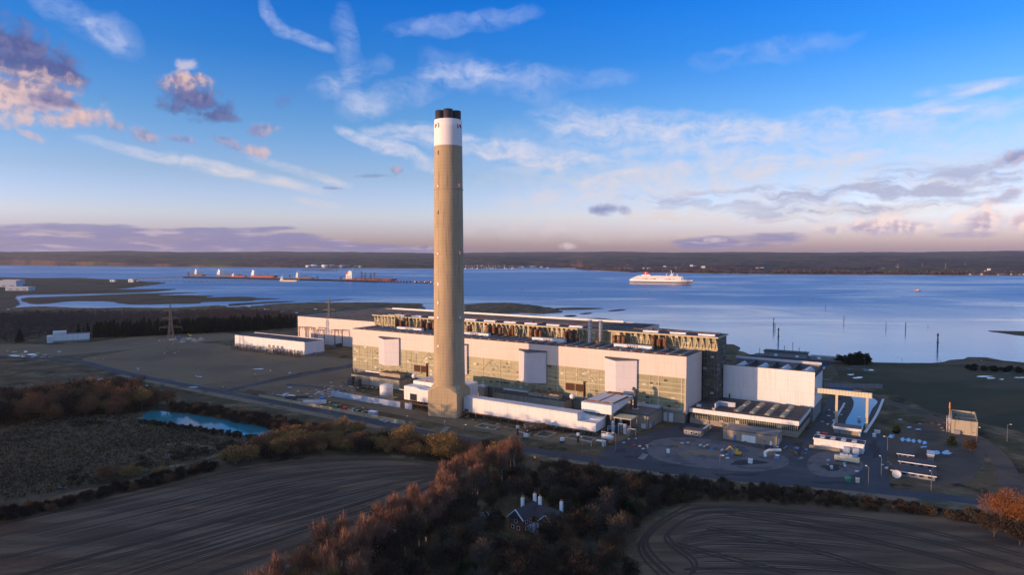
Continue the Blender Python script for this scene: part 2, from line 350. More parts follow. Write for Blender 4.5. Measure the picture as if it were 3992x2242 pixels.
# ------------------------------------------------------------------ water, land, far shore
def catmull(pts, k=4, closed=False):
    out = []; n = len(pts); rng = range(n if closed else n - 1)
    for i in rng:
        p0, p1, p2, p3 = [Vector(pts[j % n] if closed else pts[min(max(j, 0), n - 1)]) for j in (i - 1, i, i + 1, i + 2)]
        for t in [q / k for q in range(k)]:
            out.append(.5 * (2 * p1 + (p2 - p0) * t + (2 * p0 - 5 * p1 + 4 * p2 - p3) * t * t + (3 * p1 - p0 - 3 * p2 + p3) * t ** 3))
    if not closed: out.append(Vector(pts[-1]))
    return out
def sheet(name, pts, z, mat, label, skirt=0.0, smooth=0, kind='structure', jag=0.0):
    """a flat polygon at height z, from world points, its sides going down by skirt"""
    from mathutils.geometry import tessellate_polygon
    ps = [Vector((p[0], p[1], 0)) for p in pts]
    if smooth: ps = catmull(ps, smooth, True)
    if jag:
        rg = random.Random(len(ps)); out = []
        for i, p in enumerate(ps):
            q = ps[(i + 1) % len(ps)]; L = (q - p).length; k = max(1, min(10, int(L / (jag * 2.5)))); nrm = Vector((-(q - p).y, (q - p).x, 0)) / max(L, .01)
            for j in range(k): out.append(p.lerp(q, j / k) + nrm * (rg.uniform(-jag, jag) if j else 0))
        ps = out
    tri = tessellate_polygon([ps]); m = MB()
    m.add([(p.x, p.y, z) for p in ps], [])
    for t in tri:
        a, b, c = [ps[i] for i in t]
        m.f.append(tuple(t) if (b - a).cross(c - a).z > 0 else tuple(t)[::-1])
    if skirt:
        n = len(ps); m.v += [(p.x, p.y, z - skirt) for p in ps]
        m.f += [(i, (i + 1) % n, n + (i + 1) % n, n + i) for i in range(n)]
    o = m.obj(name, mat); return tag(o, label, None, None, kind)
def ribbon(name, pts, width, z, mat, label=None, k=5, parent=None):
    ps = catmull([Vector((p[0], p[1], 0)) for p in pts], k); m = MB(); n = len(ps)
    for i, p in enumerate(ps):
        d = (ps[min(i + 1, n - 1)] - ps[max(i - 1, 0)]).normalized(); q = Vector((-d.y, d.x, 0)) * width / 2
        m.v += [(p.x + q.x, p.y + q.y, z), (p.x - q.x, p.y - q.y, z)]
    m.f = [(2 * i, 2 * i + 1, 2 * i + 3, 2 * i + 2) for i in range(n - 1)]
    o = m.obj(name, mat, parent); return structure(o, label) if label else o

def water_mat():
    m = bpy.data.materials.new('estuary_water'); m.use_nodes = True; N = NT(m.node_tree); b = m.node_tree.nodes['Principled BSDF']
    tc = N.new('ShaderNodeTexCoord').outputs['Object']
    patch = N.noise(N.vm('MULTIPLY', tc, (.0010, .0030, 1)), 1.0, 5, .6, 1.2)      # cat's paws and slicks
    yy = N.sep(tc)[1]
    calm = N.ss(N.m('ADD', yy, N.m('MULTIPLY', N.m('SUBTRACT', N.noise(tc, .002, 4, .6), .5), 900)), 1900, 650)      # sheltered water under the near shore
    slick = N.m('ADD', N.m('MULTIPLY', N.ss(patch, .44, .64), .45), N.m('MULTIPLY', calm, .9), clamp=True)
    fine = N.noise(N.vm('MULTIPLY', tc, (.10, .14, 1)), 1.0, 3, .6)
    bn = N.new('ShaderNodeBump'); bn.inputs['Strength'].default_value = .6
    N.put(bn.inputs['Distance'], N.m('MULTIPLY_ADD', slick, -.7, .9)); N.put(bn.inputs['Height'], fine); N.l.new(bn.outputs[0], b.inputs['Normal'])
    N.l.new(N.mix(slick, (.010, .165, .42, 1), (.10, .26, .46, 1)), b.inputs['Base Color'])  # paler base where calm: the pale sky's reflection painted into the colour
    N.put(b.inputs['Roughness'], N.m('MULTIPLY_ADD', slick, -.29, .39)); b.inputs['IOR'].default_value = 1.33; b.inputs['Specular IOR Level'].default_value = .5
    return m
M['water'] = water_mat()
M['pondwater'] = pm('pond_water', (.03, .20, .26), .08, .15, .05, spec=.5, bump=.02, bscale=.6)
M['stillwater'] = pm('still_water', (.015, .075, .20), .06, .1, .05, spec=.5, bump=.02, bscale=.6)
WZ = -1.0
m = MB(); m.add([(-20500, -2000, WZ), (20500, -2000, WZ), (20500, 22500, WZ), (-20500, 22500, WZ)], [(0, 1, 2, 3)])
structure(m.obj('water', 'water'), 'blue estuary water')

def ground_mat():
    m = bpy.data.materials.new('winter_grass'); m.use_nodes = True; N = NT(m.node_tree); b = m.node_tree.nodes['Principled BSDF']
    tc = N.new('ShaderNodeTexCoord').outputs['Object']
    a = N.noise(tc, .006, 6, .62, .5); f = N.noise(tc, .05, 5, .65); g = N.noise(tc, .5, 3, .6)
    c = N.mix(N.ss(a, .40, .62), (.115, .083, .050, 1), (.058, .056, .027, 1))
    c = N.mix(N.ss(f, .50, .64), c, (.165, .126, .078, 1))
    c = N.mix(N.ss(f, .36, .46), (.032, .026, .018, 1), c)
    c = N.mix(1.0, c, N.comb(*[N.m('ADD', .75, N.m('MULTIPLY', g, .5))] * 3), 'MULTIPLY')
    N.l.new(c, b.inputs['Base Color']); b.inputs['Roughness'].default_value = .95; b.inputs['Specular IOR Level'].default_value = .1
    bn = N.new('ShaderNodeBump'); bn.inputs['Distance'].default_value = .5; N.put(bn.inputs['Height'], N.m('ADD', f, N.m('MULTIPLY', g, .3))); N.l.new(bn.outputs[0], b.inputs['Normal'])
    return m
M['ground'] = ground_mat()
M['marsh'] = pm('marsh_grass', (.075, .058, .036), .95, .3, .02, col2=(.035, .030, .020), c2scale=.01, spec=.1)
M['sand'] = pm('shingle', (.34, .25, .19), .95, .1, .02)
M['dry'] = pm('dry_winter_turf', (.190, .138, .088), .95, .22, .03, col2=(.150, .112, .078), c2scale=.012, bump=.2, bscale=.6, spec=.1)
M['verge'] = pm('verge_grass', (.21, .165, .115), .95, .22, .08, spec=.1, col2=(.085, .075, .05), c2scale=.05)
M['greengrass'] = pm('green_grass', (.050, .050, .028), .95, .3, .02, col2=(.085, .072, .045), c2scale=.008, bump=.2, bscale=.5, spec=.1)
M['reed'] = pm('pale_reeds', (.130, .100, .066), .95, .35, .06, col2=(.048, .040, .026), c2lo=.42, c2hi=.60, c2scale=.022, bump=.8, bscale=.5, spec=.1)
def za(x, y): return (x * .3882, 950 + y * .3882)      # photo pixels from the enlarged crops the outlines were read off
def zb(x, y): return (900 + x * .3882, 950 + y * .3882)
def zc(x, y): return (1700 + x * .4658, 950 + y * .4658)
def zd(x, y): return (2800 + x * .4627, 950 + y * .4627)
shore = [za(-400, 700), za(60, 668), za(200, 642), za(430, 632), za(700, 645), za(1000, 648), za(1240, 642), za(1500, 646), za(1800, 642), za(2200, 622), zb(0, 640),
         zb(250, 627), zb(500, 602), zb(800, 592), zb(1100, 594), zb(1400, 592), zb(1900, 603), zb(1915, 625), zb(1960, 650), zb(1900, 665), zc(230, 575), zc(240, 510), zc(450, 496), zc(620, 498), zc(800, 516),
         zc(960, 536), zc(1030, 552), zc(1050, 572), zc(900, 585), zc(700, 579), zc(480, 586), zc(660, 596), zc(880, 604), zc(960, 612), zc(840, 622), zc(760, 632), zc(860, 640), (2110, 1262), (2220, 1262), (2330, 1250),
         (2420, 1256), (2500, 1275), (2590, 1283), (2700, 1292), (2800, 1340), zd(65, 851), zd(130, 853), zd(185, 880), zd(150, 902), zd(260, 936), zd(400, 946), zd(520, 955), zd(800, 975), zd(950, 985), zd(1050, 975), zd(1290, 1006),
         zd(1480, 1015), zd(1800, 1011), zd(1950, 985), zd(2100, 960), zd(2260, 962), zd(2400, 990), zd(2576, 1006), (4500, 1440), (5600, 1440)]
sp = [at(*p, -.5) for p in shore]
outer = [Vector((3500, 500, 0)), Vector((3500, -1500, 0)), Vector((-3500, -1500, 0)), Vector((-3500, sp[0].y, 0))]
sheet('ground', sp + outer, 0.0, 'ground', 'rough winter grass and heath around the works', 1.5, jag=6)
for nm, pts, lab in [
    ('marsh_land', [za(-300, 345), za(150, 340), za(400, 345), za(800, 343), za(1000, 355), za(1350, 360), za(1400, 378), za(1650, 390), za(1600, 405), za(1450, 425), za(1250, 450), za(1150, 458), za(1500, 456), za(1770, 456), za(1650, 472), za(1400, 490), za(1000, 502), za(600, 508), za(240, 515), za(150, 545), za(200, 600), za(60, 660), za(-400, 690)], 'flat brown marsh running out to the jetty'),
    ('marsh_island', [za(240, 545), za(500, 535), za(1000, 515), za(1400, 500), za(1960, 490), za(1850, 500), za(1550, 515), za(1900, 518), za(2150, 523), za(2060, 540), za(2400, 532), za(2576, 540), zb(200, 545), zb(500, 552), zb(250, 565), za(2500, 575), za(2050, 585), za(2000, 598), za(1700, 605), za(1400, 612), za(1250, 605), za(1100, 582), za(950, 578), za(700, 578), za(500, 600), za(330, 605), za(230, 575)], 'long flat marsh island between two bright creeks'),
    ('mud_bank', [zb(0, 605), zb(250, 590), zb(480, 580), zb(650, 580), zb(480, 592), zb(250, 605), zb(0, 625)], 'thin mud bank in the bay'),
    ('mud_bank', [zb(820, 574), zb(1000, 570), zb(1220, 548), zb(1000, 575)], 'thin dark mud streak off the marsh'),
    ('mud_bank', [zc(1000, 540), zc(1200, 535), zc(1400, 541), zc(1250, 550), zc(1060, 553)], 'flat mud bank off the marsh point'),
    ('mud_bank', [zc(1440, 563), zc(1520, 551), zc(1590, 552), zc(1500, 564)], 'small outer mud bank off the marsh point'),
    ('mud_bank', [zc(1200, 586), zc(1270, 578), zc(1310, 580), zc(1250, 590)], 'small inner mud bank off the marsh point'),
    ('mud_bank', [zc(1070, 603), zc(1130, 597), zc(1180, 602), zc(1120, 611)], 'mud bank nearest the works roof'),
    ('mud_bank', [(2240, 1248), (2330, 1240), (2400, 1250), (2380, 1260), (2290, 1258)], 'mud patch beyond the works roof'),
    ('mud_bank', [(2430, 1275), (2500, 1262), (2570, 1275), (2500, 1283)], 'second mud patch beyond the works roof'),
    ('mud_bank', [zd(2275, 735), zd(2400, 736), zd(2650, 742), zd(2800, 770), zd(2576, 775), zd(2420, 755)], 'dark mud spit at the right edge of the water')]:
    sheet(nm, [at(*p, -.6) for p in pts], -.6, 'marsh', lab, 1.0, smooth=3, jag=4)

def fbm(x, y, seed=0):
    t = 0; a = 1
    for k in range(5):
        f = 2 ** k; t += a * (math.sin(x * f * 1.1 + 1.7 * k + seed) * math.cos(y * f * .9 + 2.3 * k + seed * 2) + math.sin((x + y) * f * .63 + seed + k)) * .5; a *= .55
    return t
def far_shore():
    prof = [(-900, 1026), (0, 1034), (400, 1038), (700, 1041), (1000, 1043), (1330, 1046), (1700, 1048), (1990, 1047), (2060, 1044), (2240, 1046), (2260, 1052), (2455, 1062), (2900, 1069), (3400, 1072), (3992, 1075), (5200, 1078)]
    xs = [p[0] for p in prof]; ys = [p[1] for p in prof]; nx, nr = 260, 90; vs = []; fs = []
    ridge = lambda a: 1 + .10 * fbm(a * 9, .3, 1) + .05 * fbm(a * 30, 2, 3)
    for i in range(nx + 1):
        px = -1100 + i * 6400 / nx; p = at(px, float(np.interp(px, xs, ys)), WZ); d0 = math.hypot(p.x, p.y); dx, dy = p.x / d0, p.y / d0
        for j in range(nr + 1):
            t = j / nr; r = d0 * (1 + .002 * fbm(px * .02, 0, 5)) + 11000 * t ** 1.7
            s_ = (r - d0)
            h = 1.5 + 26 * (1 - math.exp(-s_ / 700)) * (1 + .35 * fbm(dx * 22, r / 900, 2))
            h += min(1.0, max(0, (r - 6000) / 8000)) * 150 * ridge(dx * 2 + r / 16000)
            if s_ > 120: h += (random.Random(i * 997 + j).random()) * 11 * min(1, s_ / 400)
            vs.append((dx * r, dy * r, WZ - .5 if j == 0 else h if s_ > 25 else .8))
    for i in range(nx):
        for j in range(nr): a = i * (nr + 1) + j; fs.append((a, a + nr + 1, a + nr + 2, a + 1))
    m = MB(); m.add(vs, fs)
    mt = bpy.data.materials.new('far_woods_and_fields'); mt.use_nodes = True; N = NT(mt.node_tree); b = mt.node_tree.nodes['Principled BSDF']
    tc = N.new('ShaderNodeTexCoord').outputs['Object']
    big = N.noise(tc, .0016, 5, .6, .8); fld = N.noise(N.vm('MULTIPLY', tc, (.0012, .0030, 0)), 1.0, 3, .5, .5); fine = N.noise(tc, .02, 4, .7)
    c = N.mix(N.ss(big, .42, .58), (.105, .066, .060, 1), (.040, .032, .040, 1))
    c = N.mix(N.ss(fld, .57, .63), c, (.085, .095, .035, 1))
    c = N.mix(N.ss(fld, .36, .30), c, (.20, .13, .08, 1))
    c = N.mix(1.0, c, N.comb(*[N.m('ADD', .05, N.m('MULTIPLY', fine, 1.9))] * 3), 'MULTIPLY')
    N.l.new(c, b.inputs['Base Color']); b.inputs['Roughness'].default_value = .95; b.inputs['Specular IOR Level'].default_value = .05
    structure(m.obj('hills', mt), 'low wooded hills beyond the water')
    bp = []; bo = []
    for i in range(0, nx + 1, 2):
        p = vs[i * (nr + 1)]; r = math.hypot(p[0], p[1]); bp.append((p[0] * (1 - 18 / r), p[1] * (1 - 18 / r))); bo.append((p[0] * (1 + 30 / r), p[1] * (1 + 30 / r)))
    mb = MB(); n = len(bp)
    mb.v = [(x, y, WZ - .3) for x, y in bp] + [(x, y, 2.2) for x, y in bo]; mb.f = [(i, i + 1, n + i + 1, n + i) for i in range(n - 1)]
    structure(mb.obj('beach', 'sand'), 'thin strip of pale beach along the far shore')
    return xs, ys
SHX, SHY = far_shore()
def far_pt(px, back, z=2):                  # a point so many metres inland of the far shore on the line of sight of column px
    p = at(px, float(np.interp(px, SHX, SHY)), WZ); r = math.hypot(p.x, p.y); k = (r + back) / r
    return Vector((p.x * k, p.y * k, z))

# ------------------------------------------------------------------ fields, roads, yards on the near land
def poly(pts): return [ad(*p) for p in pts]
M['plough'] = pm('ploughed_earth', (.100, .068, .048), .95, .3, .15, col2=(.160, .112, .078), c2scale=.04, bump=.3, bscale=.8, spec=.1, sq=(.30, 1.9, 1), c2lo=.44, c2hi=.60)
lf = [(-260, 1470), (0, 1318), (150, 1278), (300, 1243), (450, 1208), (560, 1182), (700, 1162), (850, 1147), (950, 1148), (1060, 1160), (1130, 1170), (1168, 1184), (1150, 1205), (1100, 1232), (1030, 1292), (950, 1345), (860, 1390), (760, 1450), (560, 1620), (-200, 1700)]
structure(sheet('field', poly(lf), .06, 'plough', 'bare ploughed field in the left foreground'), 'bare ploughed field in the left foreground')
rf = [(1600, 1470), (1590, 1390), (1602, 1358), (1630, 1325), (1690, 1284), (1745, 1262), (1830, 1260), (1980, 1266), (2200, 1283), (2400, 1308), (2500, 1330), (2620, 1390), (2900, 1560), (1600, 1640)]
sheet('field', poly(rf), .06, 'plough', 'bare ploughed field in the right foreground')
M['tram'] = pm('pressed_earth', (.058, .040, .030), .95, .2, .3)
M['tramp'] = pm('pale_stubble', (.165, .120, .088), .95, .3, .2)
k = 0
for pts in [[(-60, 1360), (300, 1290), (700, 1205), (900, 1178), (1090, 1180)], [(-60, 1420), (300, 1340), (700, 1250), (950, 1200), (1130, 1186)], [(100, 1447), (500, 1350), (800, 1265), (1000, 1215), (1150, 1192)],
            [(330, 1447), (650, 1350), (900, 1270), (1060, 1215), (1158, 1190)], [(520, 1447), (760, 1370), (950, 1290), (1060, 1235), (1140, 1200)], [(-40, 1330), (350, 1243), (600, 1185), (800, 1160), (1000, 1158), (1150, 1180)],
            [(640, 1447), (830, 1375), (970, 1300), (1060, 1240)], [(-60, 1480), (250, 1395), (600, 1300), (850, 1235)]]:
    for off in (-1.1, 1.1):
        k += 1; ps = [ad(*p) for p in pts]; ps = [p + Vector((0, off, 0)) for p in ps]
        ribbon('wheel_track', ps, 1.0, .10 + .004 * k, 'tram', 'dark wheel track across the ploughed field')
def furrows(label, ca, cb, n, seed, w0):
    rg = random.Random(seed); m = MB(); mp = MB()
    A = catmull([ad(*p) for p in ca], 8); B = catmull([ad(*p) for p in cb], 8); na, nb = len(A), len(B)
    for i in range(n):
        f = (i + rg.uniform(.1, .9)) / n; t0 = rg.uniform(0, .5); t1 = t0 + rg.uniform(.2, .5); q = mp if rg.random() < .45 else m; w = rg.uniform(.3, 1.0) * w0; z = .075 + .0009 * i; pts = []
        for k in range(15): t = min(1, t0 + (t1 - t0) * k / 14); a = A[int(t * (na - 1))]; b = B[int(t * (nb - 1))]; pts.append(a.lerp(b, f))
        j = len(q.v)
        for k, p in enumerate(pts):
            d = pts[min(k + 1, 14)] - pts[max(k - 1, 0)]
            if d.length < .01: d = Vector((1, 0, 0))
            d.normalize(); s_ = Vector((-d.y, d.x, 0)) * w * math.sin(math.pi * (k + .4) / 14.8) / 2; q.v += [(p.x + s_.x, p.y + s_.y, z), (p.x - s_.x, p.y - s_.y, z)]
        q.f += [(j + 2 * k, j + 2 * k + 1, j + 2 * k + 3, j + 2 * k + 2) for k in range(14)]
    structure(m.obj('furrows', 'tram'), 'dark furrows in ' + label); structure(mp.obj('furrows', 'tramp'), 'pale furrows in ' + label)
furrows('the left ploughed field', [(-60, 1330), (350, 1243), (600, 1187), (800, 1162), (1000, 1158), (1150, 1180)], [(200, 1540), (620, 1400), (840, 1330), (980, 1280), (1060, 1238), (1152, 1196)], 150, 61, .9)
furrows('the right ploughed field', [(1700, 1300), (1800, 1280), (1950, 1285), (2250, 1320), (2620, 1400)], [(1720, 1470), (1800, 1470), (1950, 1475), (2150, 1480), (2500, 1500)], 120, 62, .8)
for pts in [[(1690, 1447), (1640, 1400), (1625, 1360), (1680, 1310), (1760, 1280), (1950, 1285), (2250, 1320), (2576, 1400)], [(1740, 1447), (1745, 1415), (1690, 1370), (1680, 1345), (1730, 1305), (1800, 1290), (1950, 1300), (2300, 1355), (2576, 1430)],
            [(1665, 1447), (1612, 1380), (1650, 1320), (1730, 1272)], [(1700, 1370), (1850, 1410), (2000, 1447)], [(1780, 1330), (2000, 1375), (2250, 1447)], [(1830, 1292), (2050, 1330), (2350, 1400), (2500, 1447)]]:
    for off in (-.9, .9):
        k += 1; ps = [ad(*p) + Vector((off, off, 0)) for p in pts]
        ribbon('wheel_track', ps, .9, .10 + .004 * k, 'tram', 'dark wheel track across the ploughed field')
sheet('turf', poly([(205, 905), (260, 893), (330, 880), (410, 868), (500, 862), (590, 872), (720, 888), (890, 905), (885, 918), (800, 930), (680, 955), (590, 975), (480, 968), (380, 950), (290, 930)]), .03, 'dry', 'wide bare turf field before the switch house', smooth=3)
sheet('turf', poly([(0, 866), (150, 868), (300, 852), (420, 840), (560, 836), (640, 850), (560, 856), (440, 868), (300, 882), (150, 893), (0, 893)]), .02, 'dry', 'strip of turf beside the conifer belt', smooth=2)
sheet('turf', poly([(600, 975), (700, 955), (800, 940), (885, 925), (895, 985), (1000, 1010), (1080, 1040), (1400, 1095), (1530, 1070), (1620, 1080), (1560, 1110), (1440, 1120), (1200, 1085), (1000, 1045), (850, 1012), (700, 990)]), .03, 'dry', 'worn turf round the chimney foot')
sheet('meadow', poly([(2110, 905), (2200, 912), (2350, 915), (2576, 925), (2900, 960), (2900, 1150), (2560, 1085), (2450, 1060), (2340, 1035), (2240, 985), (2180, 965), (2110, 950)]), .02, 'greengrass', 'dark green meadow by the water', smooth=2)
sheet('reed_bed', poly([(0, 1075), (120, 1045), (300, 1040), (420, 1062), (560, 1095), (700, 1125), (560, 1150), (480, 1175), (330, 1205), (150, 1245), (0, 1280), (-150, 1300), (-200, 1120)]), .02, 'reed', 'rough reed meadow with low scrub', smooth=2)
sheet('reed_bed', poly([(330, 1035), (400, 1020), (520, 1025), (700, 1060), (780, 1085), (700, 1115), (520, 1080), (390, 1062)]), .03, 'reed', 'reeds round the long pond', smooth=2)
sheet('pond', poly([(357, 1055), (372, 1036), (400, 1034), (440, 1040), (520, 1048), (600, 1062), (660, 1075), (692, 1090), (690, 1102), (640, 1100), (560, 1088), (480, 1072), (420, 1066)]), .05, 'pondwater', 'long narrow pond among the reeds', smooth=2)
for pts_ in [[(-40, 1190), (130, 1152), (300, 1128), (430, 1112), (520, 1106)], [(40, 1160), (120, 1195), (220, 1222), (300, 1232)], [(-40, 1240), (60, 1225), (150, 1200), (230, 1160), (260, 1110)], [(250, 1068), (330, 1078), (450, 1096), (600, 1120)], [(430, 1140), (520, 1120), (640, 1122)]]:
    ribbon('ditch', [ad(*p) for p in pts_], 3.2, .045, 'marsh', 'dark wet ditch across the reed meadow')
ribbon('path', [ad(*p) for p in [(-40, 1110), (80, 1095), (250, 1063), (360, 1052)]], 3, .06, 'pathm', 'pale path across the reed meadow')
ribbon('path', [ad(*p) for p in [(370, 1140), (400, 1122), (470, 1118), (530, 1128), (545, 1145), (500, 1160), (430, 1175), (300, 1190)]], 4, .07, 'verge', 'bare scraped loop of earth near the hedge')
# works roads and yards
RW = [(-120, 893), (0, 896), (120, 902), (200, 910), (300, 936), (400, 957), (480, 972), (560, 987), (700, 1014), (850, 1043), (1050, 1085), (1200, 1112), (1480, 1157), (1700, 1187), (1900, 1208), (2100, 1224), (2230, 1238), (2420, 1258), (2600, 1285), (2800, 1330)]
sheet('verge', [ad(*p) for p in [(290, 945), (480, 985), (700, 1030), (850, 1058), (1050, 1100), (1200, 1128), (1480, 1172), (1700, 1203), (1900, 1226), (2230, 1262), (2430, 1285), (2700, 1345), (2700, 1325), (2450, 1265), (2230, 1236), (1900, 1205), (1480, 1150), (1200, 1105), (850, 1035), (480, 965), (330, 938)]], .04, 'verge', 'pale grass verge along the works road')
ribbon('road', [ad(*p) for p in RW], 9, .10, 'asphalt', 'dark perimeter road round the works')
ribbon('road', [ad(*p) for p in [(560, 987), (640, 968), (760, 945), (860, 925), (900, 912)]], 8, .11, 'asphalt', 'dark side road past the turf field')
ribbon('road', [ad(*p) for p in [(0, 893), (150, 893), (300, 880), (420, 858), (520, 845), (700, 850)]], 6, .08, 'pathm', 'pale track below the conifer belt')
ribbon('road', [ad(*p) for p in [(720, 968), (800, 975), (880, 985)]], 6, .115, 'asphalt', 'short dark road by the pipe yard')
sheet('yard', [ad(*p) for p in [(1500, 1150), (1560, 1112), (1640, 1085), (1700, 1070), (1730, 1045), (2010, 1110), (2060, 1050), (2085, 1000), (2120, 1010), (2110, 1070), (2180, 1085), (2215, 1090), (2235, 1110), (2230, 1160), (2240, 1232), (1900, 1206), (1700, 1185)]], .12, 'asphalt', 'dark tarmac yard before the workshops')
for nm, pts, lab in [('gravel_patch', [(1625, 1130), (1650, 1108), (1720, 1102), (1820, 1112), (1930, 1135), (1980, 1155), (1975, 1175), (1900, 1188), (1780, 1180), (1660, 1160)], 'rough gravel patch in the yard'),
                     ('gravel_patch', [(2030, 1165), (2060, 1140), (2130, 1140), (2170, 1165), (2160, 1190), (2110, 1202), (2050, 1195)], 'oval gravel patch beside the striped shed')]:
    sheet(nm, poly(pts), .16, 'gravel', lab, smooth=4)
M['tarpatch'] = pm('tarmac_patch', (.030, .032, .040), .9, .2, .2)
for i, (x, y, a, b) in enumerate([(1600, 1150, 34, 3.5), (1735, 1078, 30, 7), (1850, 1195, 60, 3), (2010, 1130, 14, 18), (2200, 1130, 10, 26), (1560, 1135, 18, 6), (2090, 1215, 50, 4), (1690, 1172, 30, 3), (1790, 1085, 26, 5)]):
    sheet('tarmac_patch', [ad(x + a * c, y + b * d_) for c, d_ in ((-1, -.8), (.9, -1), (1, .8), (-.8, 1))], .128, 'tarpatch', 'darker patch in the yard tarmac', jag=1.2)
for i, (x, y, a, b) in enumerate([(1760, 1140, 50, 9), (1880, 1165, 44, 7), (1700, 1125, 22, 5), (2095, 1178, 30, 7), (1930, 1145, 20, 5)]):
    sheet('earth_patch', [ad(x + a * math.cos(t) * (1 + .3 * math.sin(3 * t + i)), y + b * math.sin(t) * (1 + .3 * math.cos(2 * t + i))) for t in [q * 2 * math.pi / 10 for q in range(10)]], .165 + .002 * i, 'tarpatch' if i % 2 else 'verge', 'uneven patch on the gravel', smooth=3)
sheet('hardstanding', poly([(2240, 1085), (2330, 1065), (2440, 1090), (2480, 1120), (2440, 1215), (2260, 1205), (2235, 1150)]), .05, 'earth', 'worn hardstanding around the dark huts', smooth=2)
ribbon('track', [ad(*p) for p in [(2150, 985), (2260, 1020), (2400, 1075), (2480, 1120), (2530, 1180), (2560, 1300)]], 9, .06, 'earth', 'worn earth track past the concrete tank')

def puddle(x, y, a, b, seed):
    rg = random.Random(seed); k = 9; pts = [at(x + a * math.cos(2 * math.pi * i / k) * rg.uniform(.5, 1.1), y + b * math.sin(2 * math.pi * i / k) * rg.uniform(.5, 1.1)) for i in range(k)]
    sheet('puddle', pts, .19 + .002 * (seed % 9), 'snow', 'bright puddle of standing water on the ground', smooth=3)
for i, (x, y, a, b) in enumerate([(3340, 1428, 26, 3), (3385, 1444, 34, 3.5), (3312, 1440, 12, 2), (3318, 1462, 16, 3), (3345, 1474, 24, 4), (3370, 1440, 14, 2), (3835, 1469, 40, 3), (3860, 1476, 26, 3), (3930, 1457, 24, 2.5), (3975, 1473, 30, 3), (3905, 1480, 12, 2), (3475, 1703, 16, 9), (3545, 1668, 12, 3), (3580, 1676, 16, 3), (3510, 1637, 12, 2), (3600, 1745, 14, 4),
    (3518, 1716, 13, 8), (3540, 1718, 13, 8), (3562, 1722, 11, 8), (3584, 1722, 11, 8), (3604, 1727, 9, 8), (3650, 1765, 22, 10), (3692, 1768, 20, 10), (120, 1383, 24, 4), (60, 1388, 30, 3), (230, 1372, 12, 3), (100, 1372, 9, 3), (370, 1480, 40, 7), (430, 1497, 26, 5), (545, 1505, 40, 5), (1010, 1440, 22, 2.5), (1130, 1456, 10, 2), (780, 1470, 14, 2), (755, 1511, 22, 2), (1130, 1512, 14, 2),
    (700, 1766, 28, 6), (650, 1776, 14, 4), (560, 1660, 20, 3), (240, 1902, 24, 5), (300, 1850, 14, 4), (1150, 1220, 16, 2), (1040, 1206, 14, 1.5), (970, 1195, 12, 1.5), (1230, 1206, 8, 1.5), (1095, 1216, 10, 1.2)]): puddle(x, y, a, b, i)
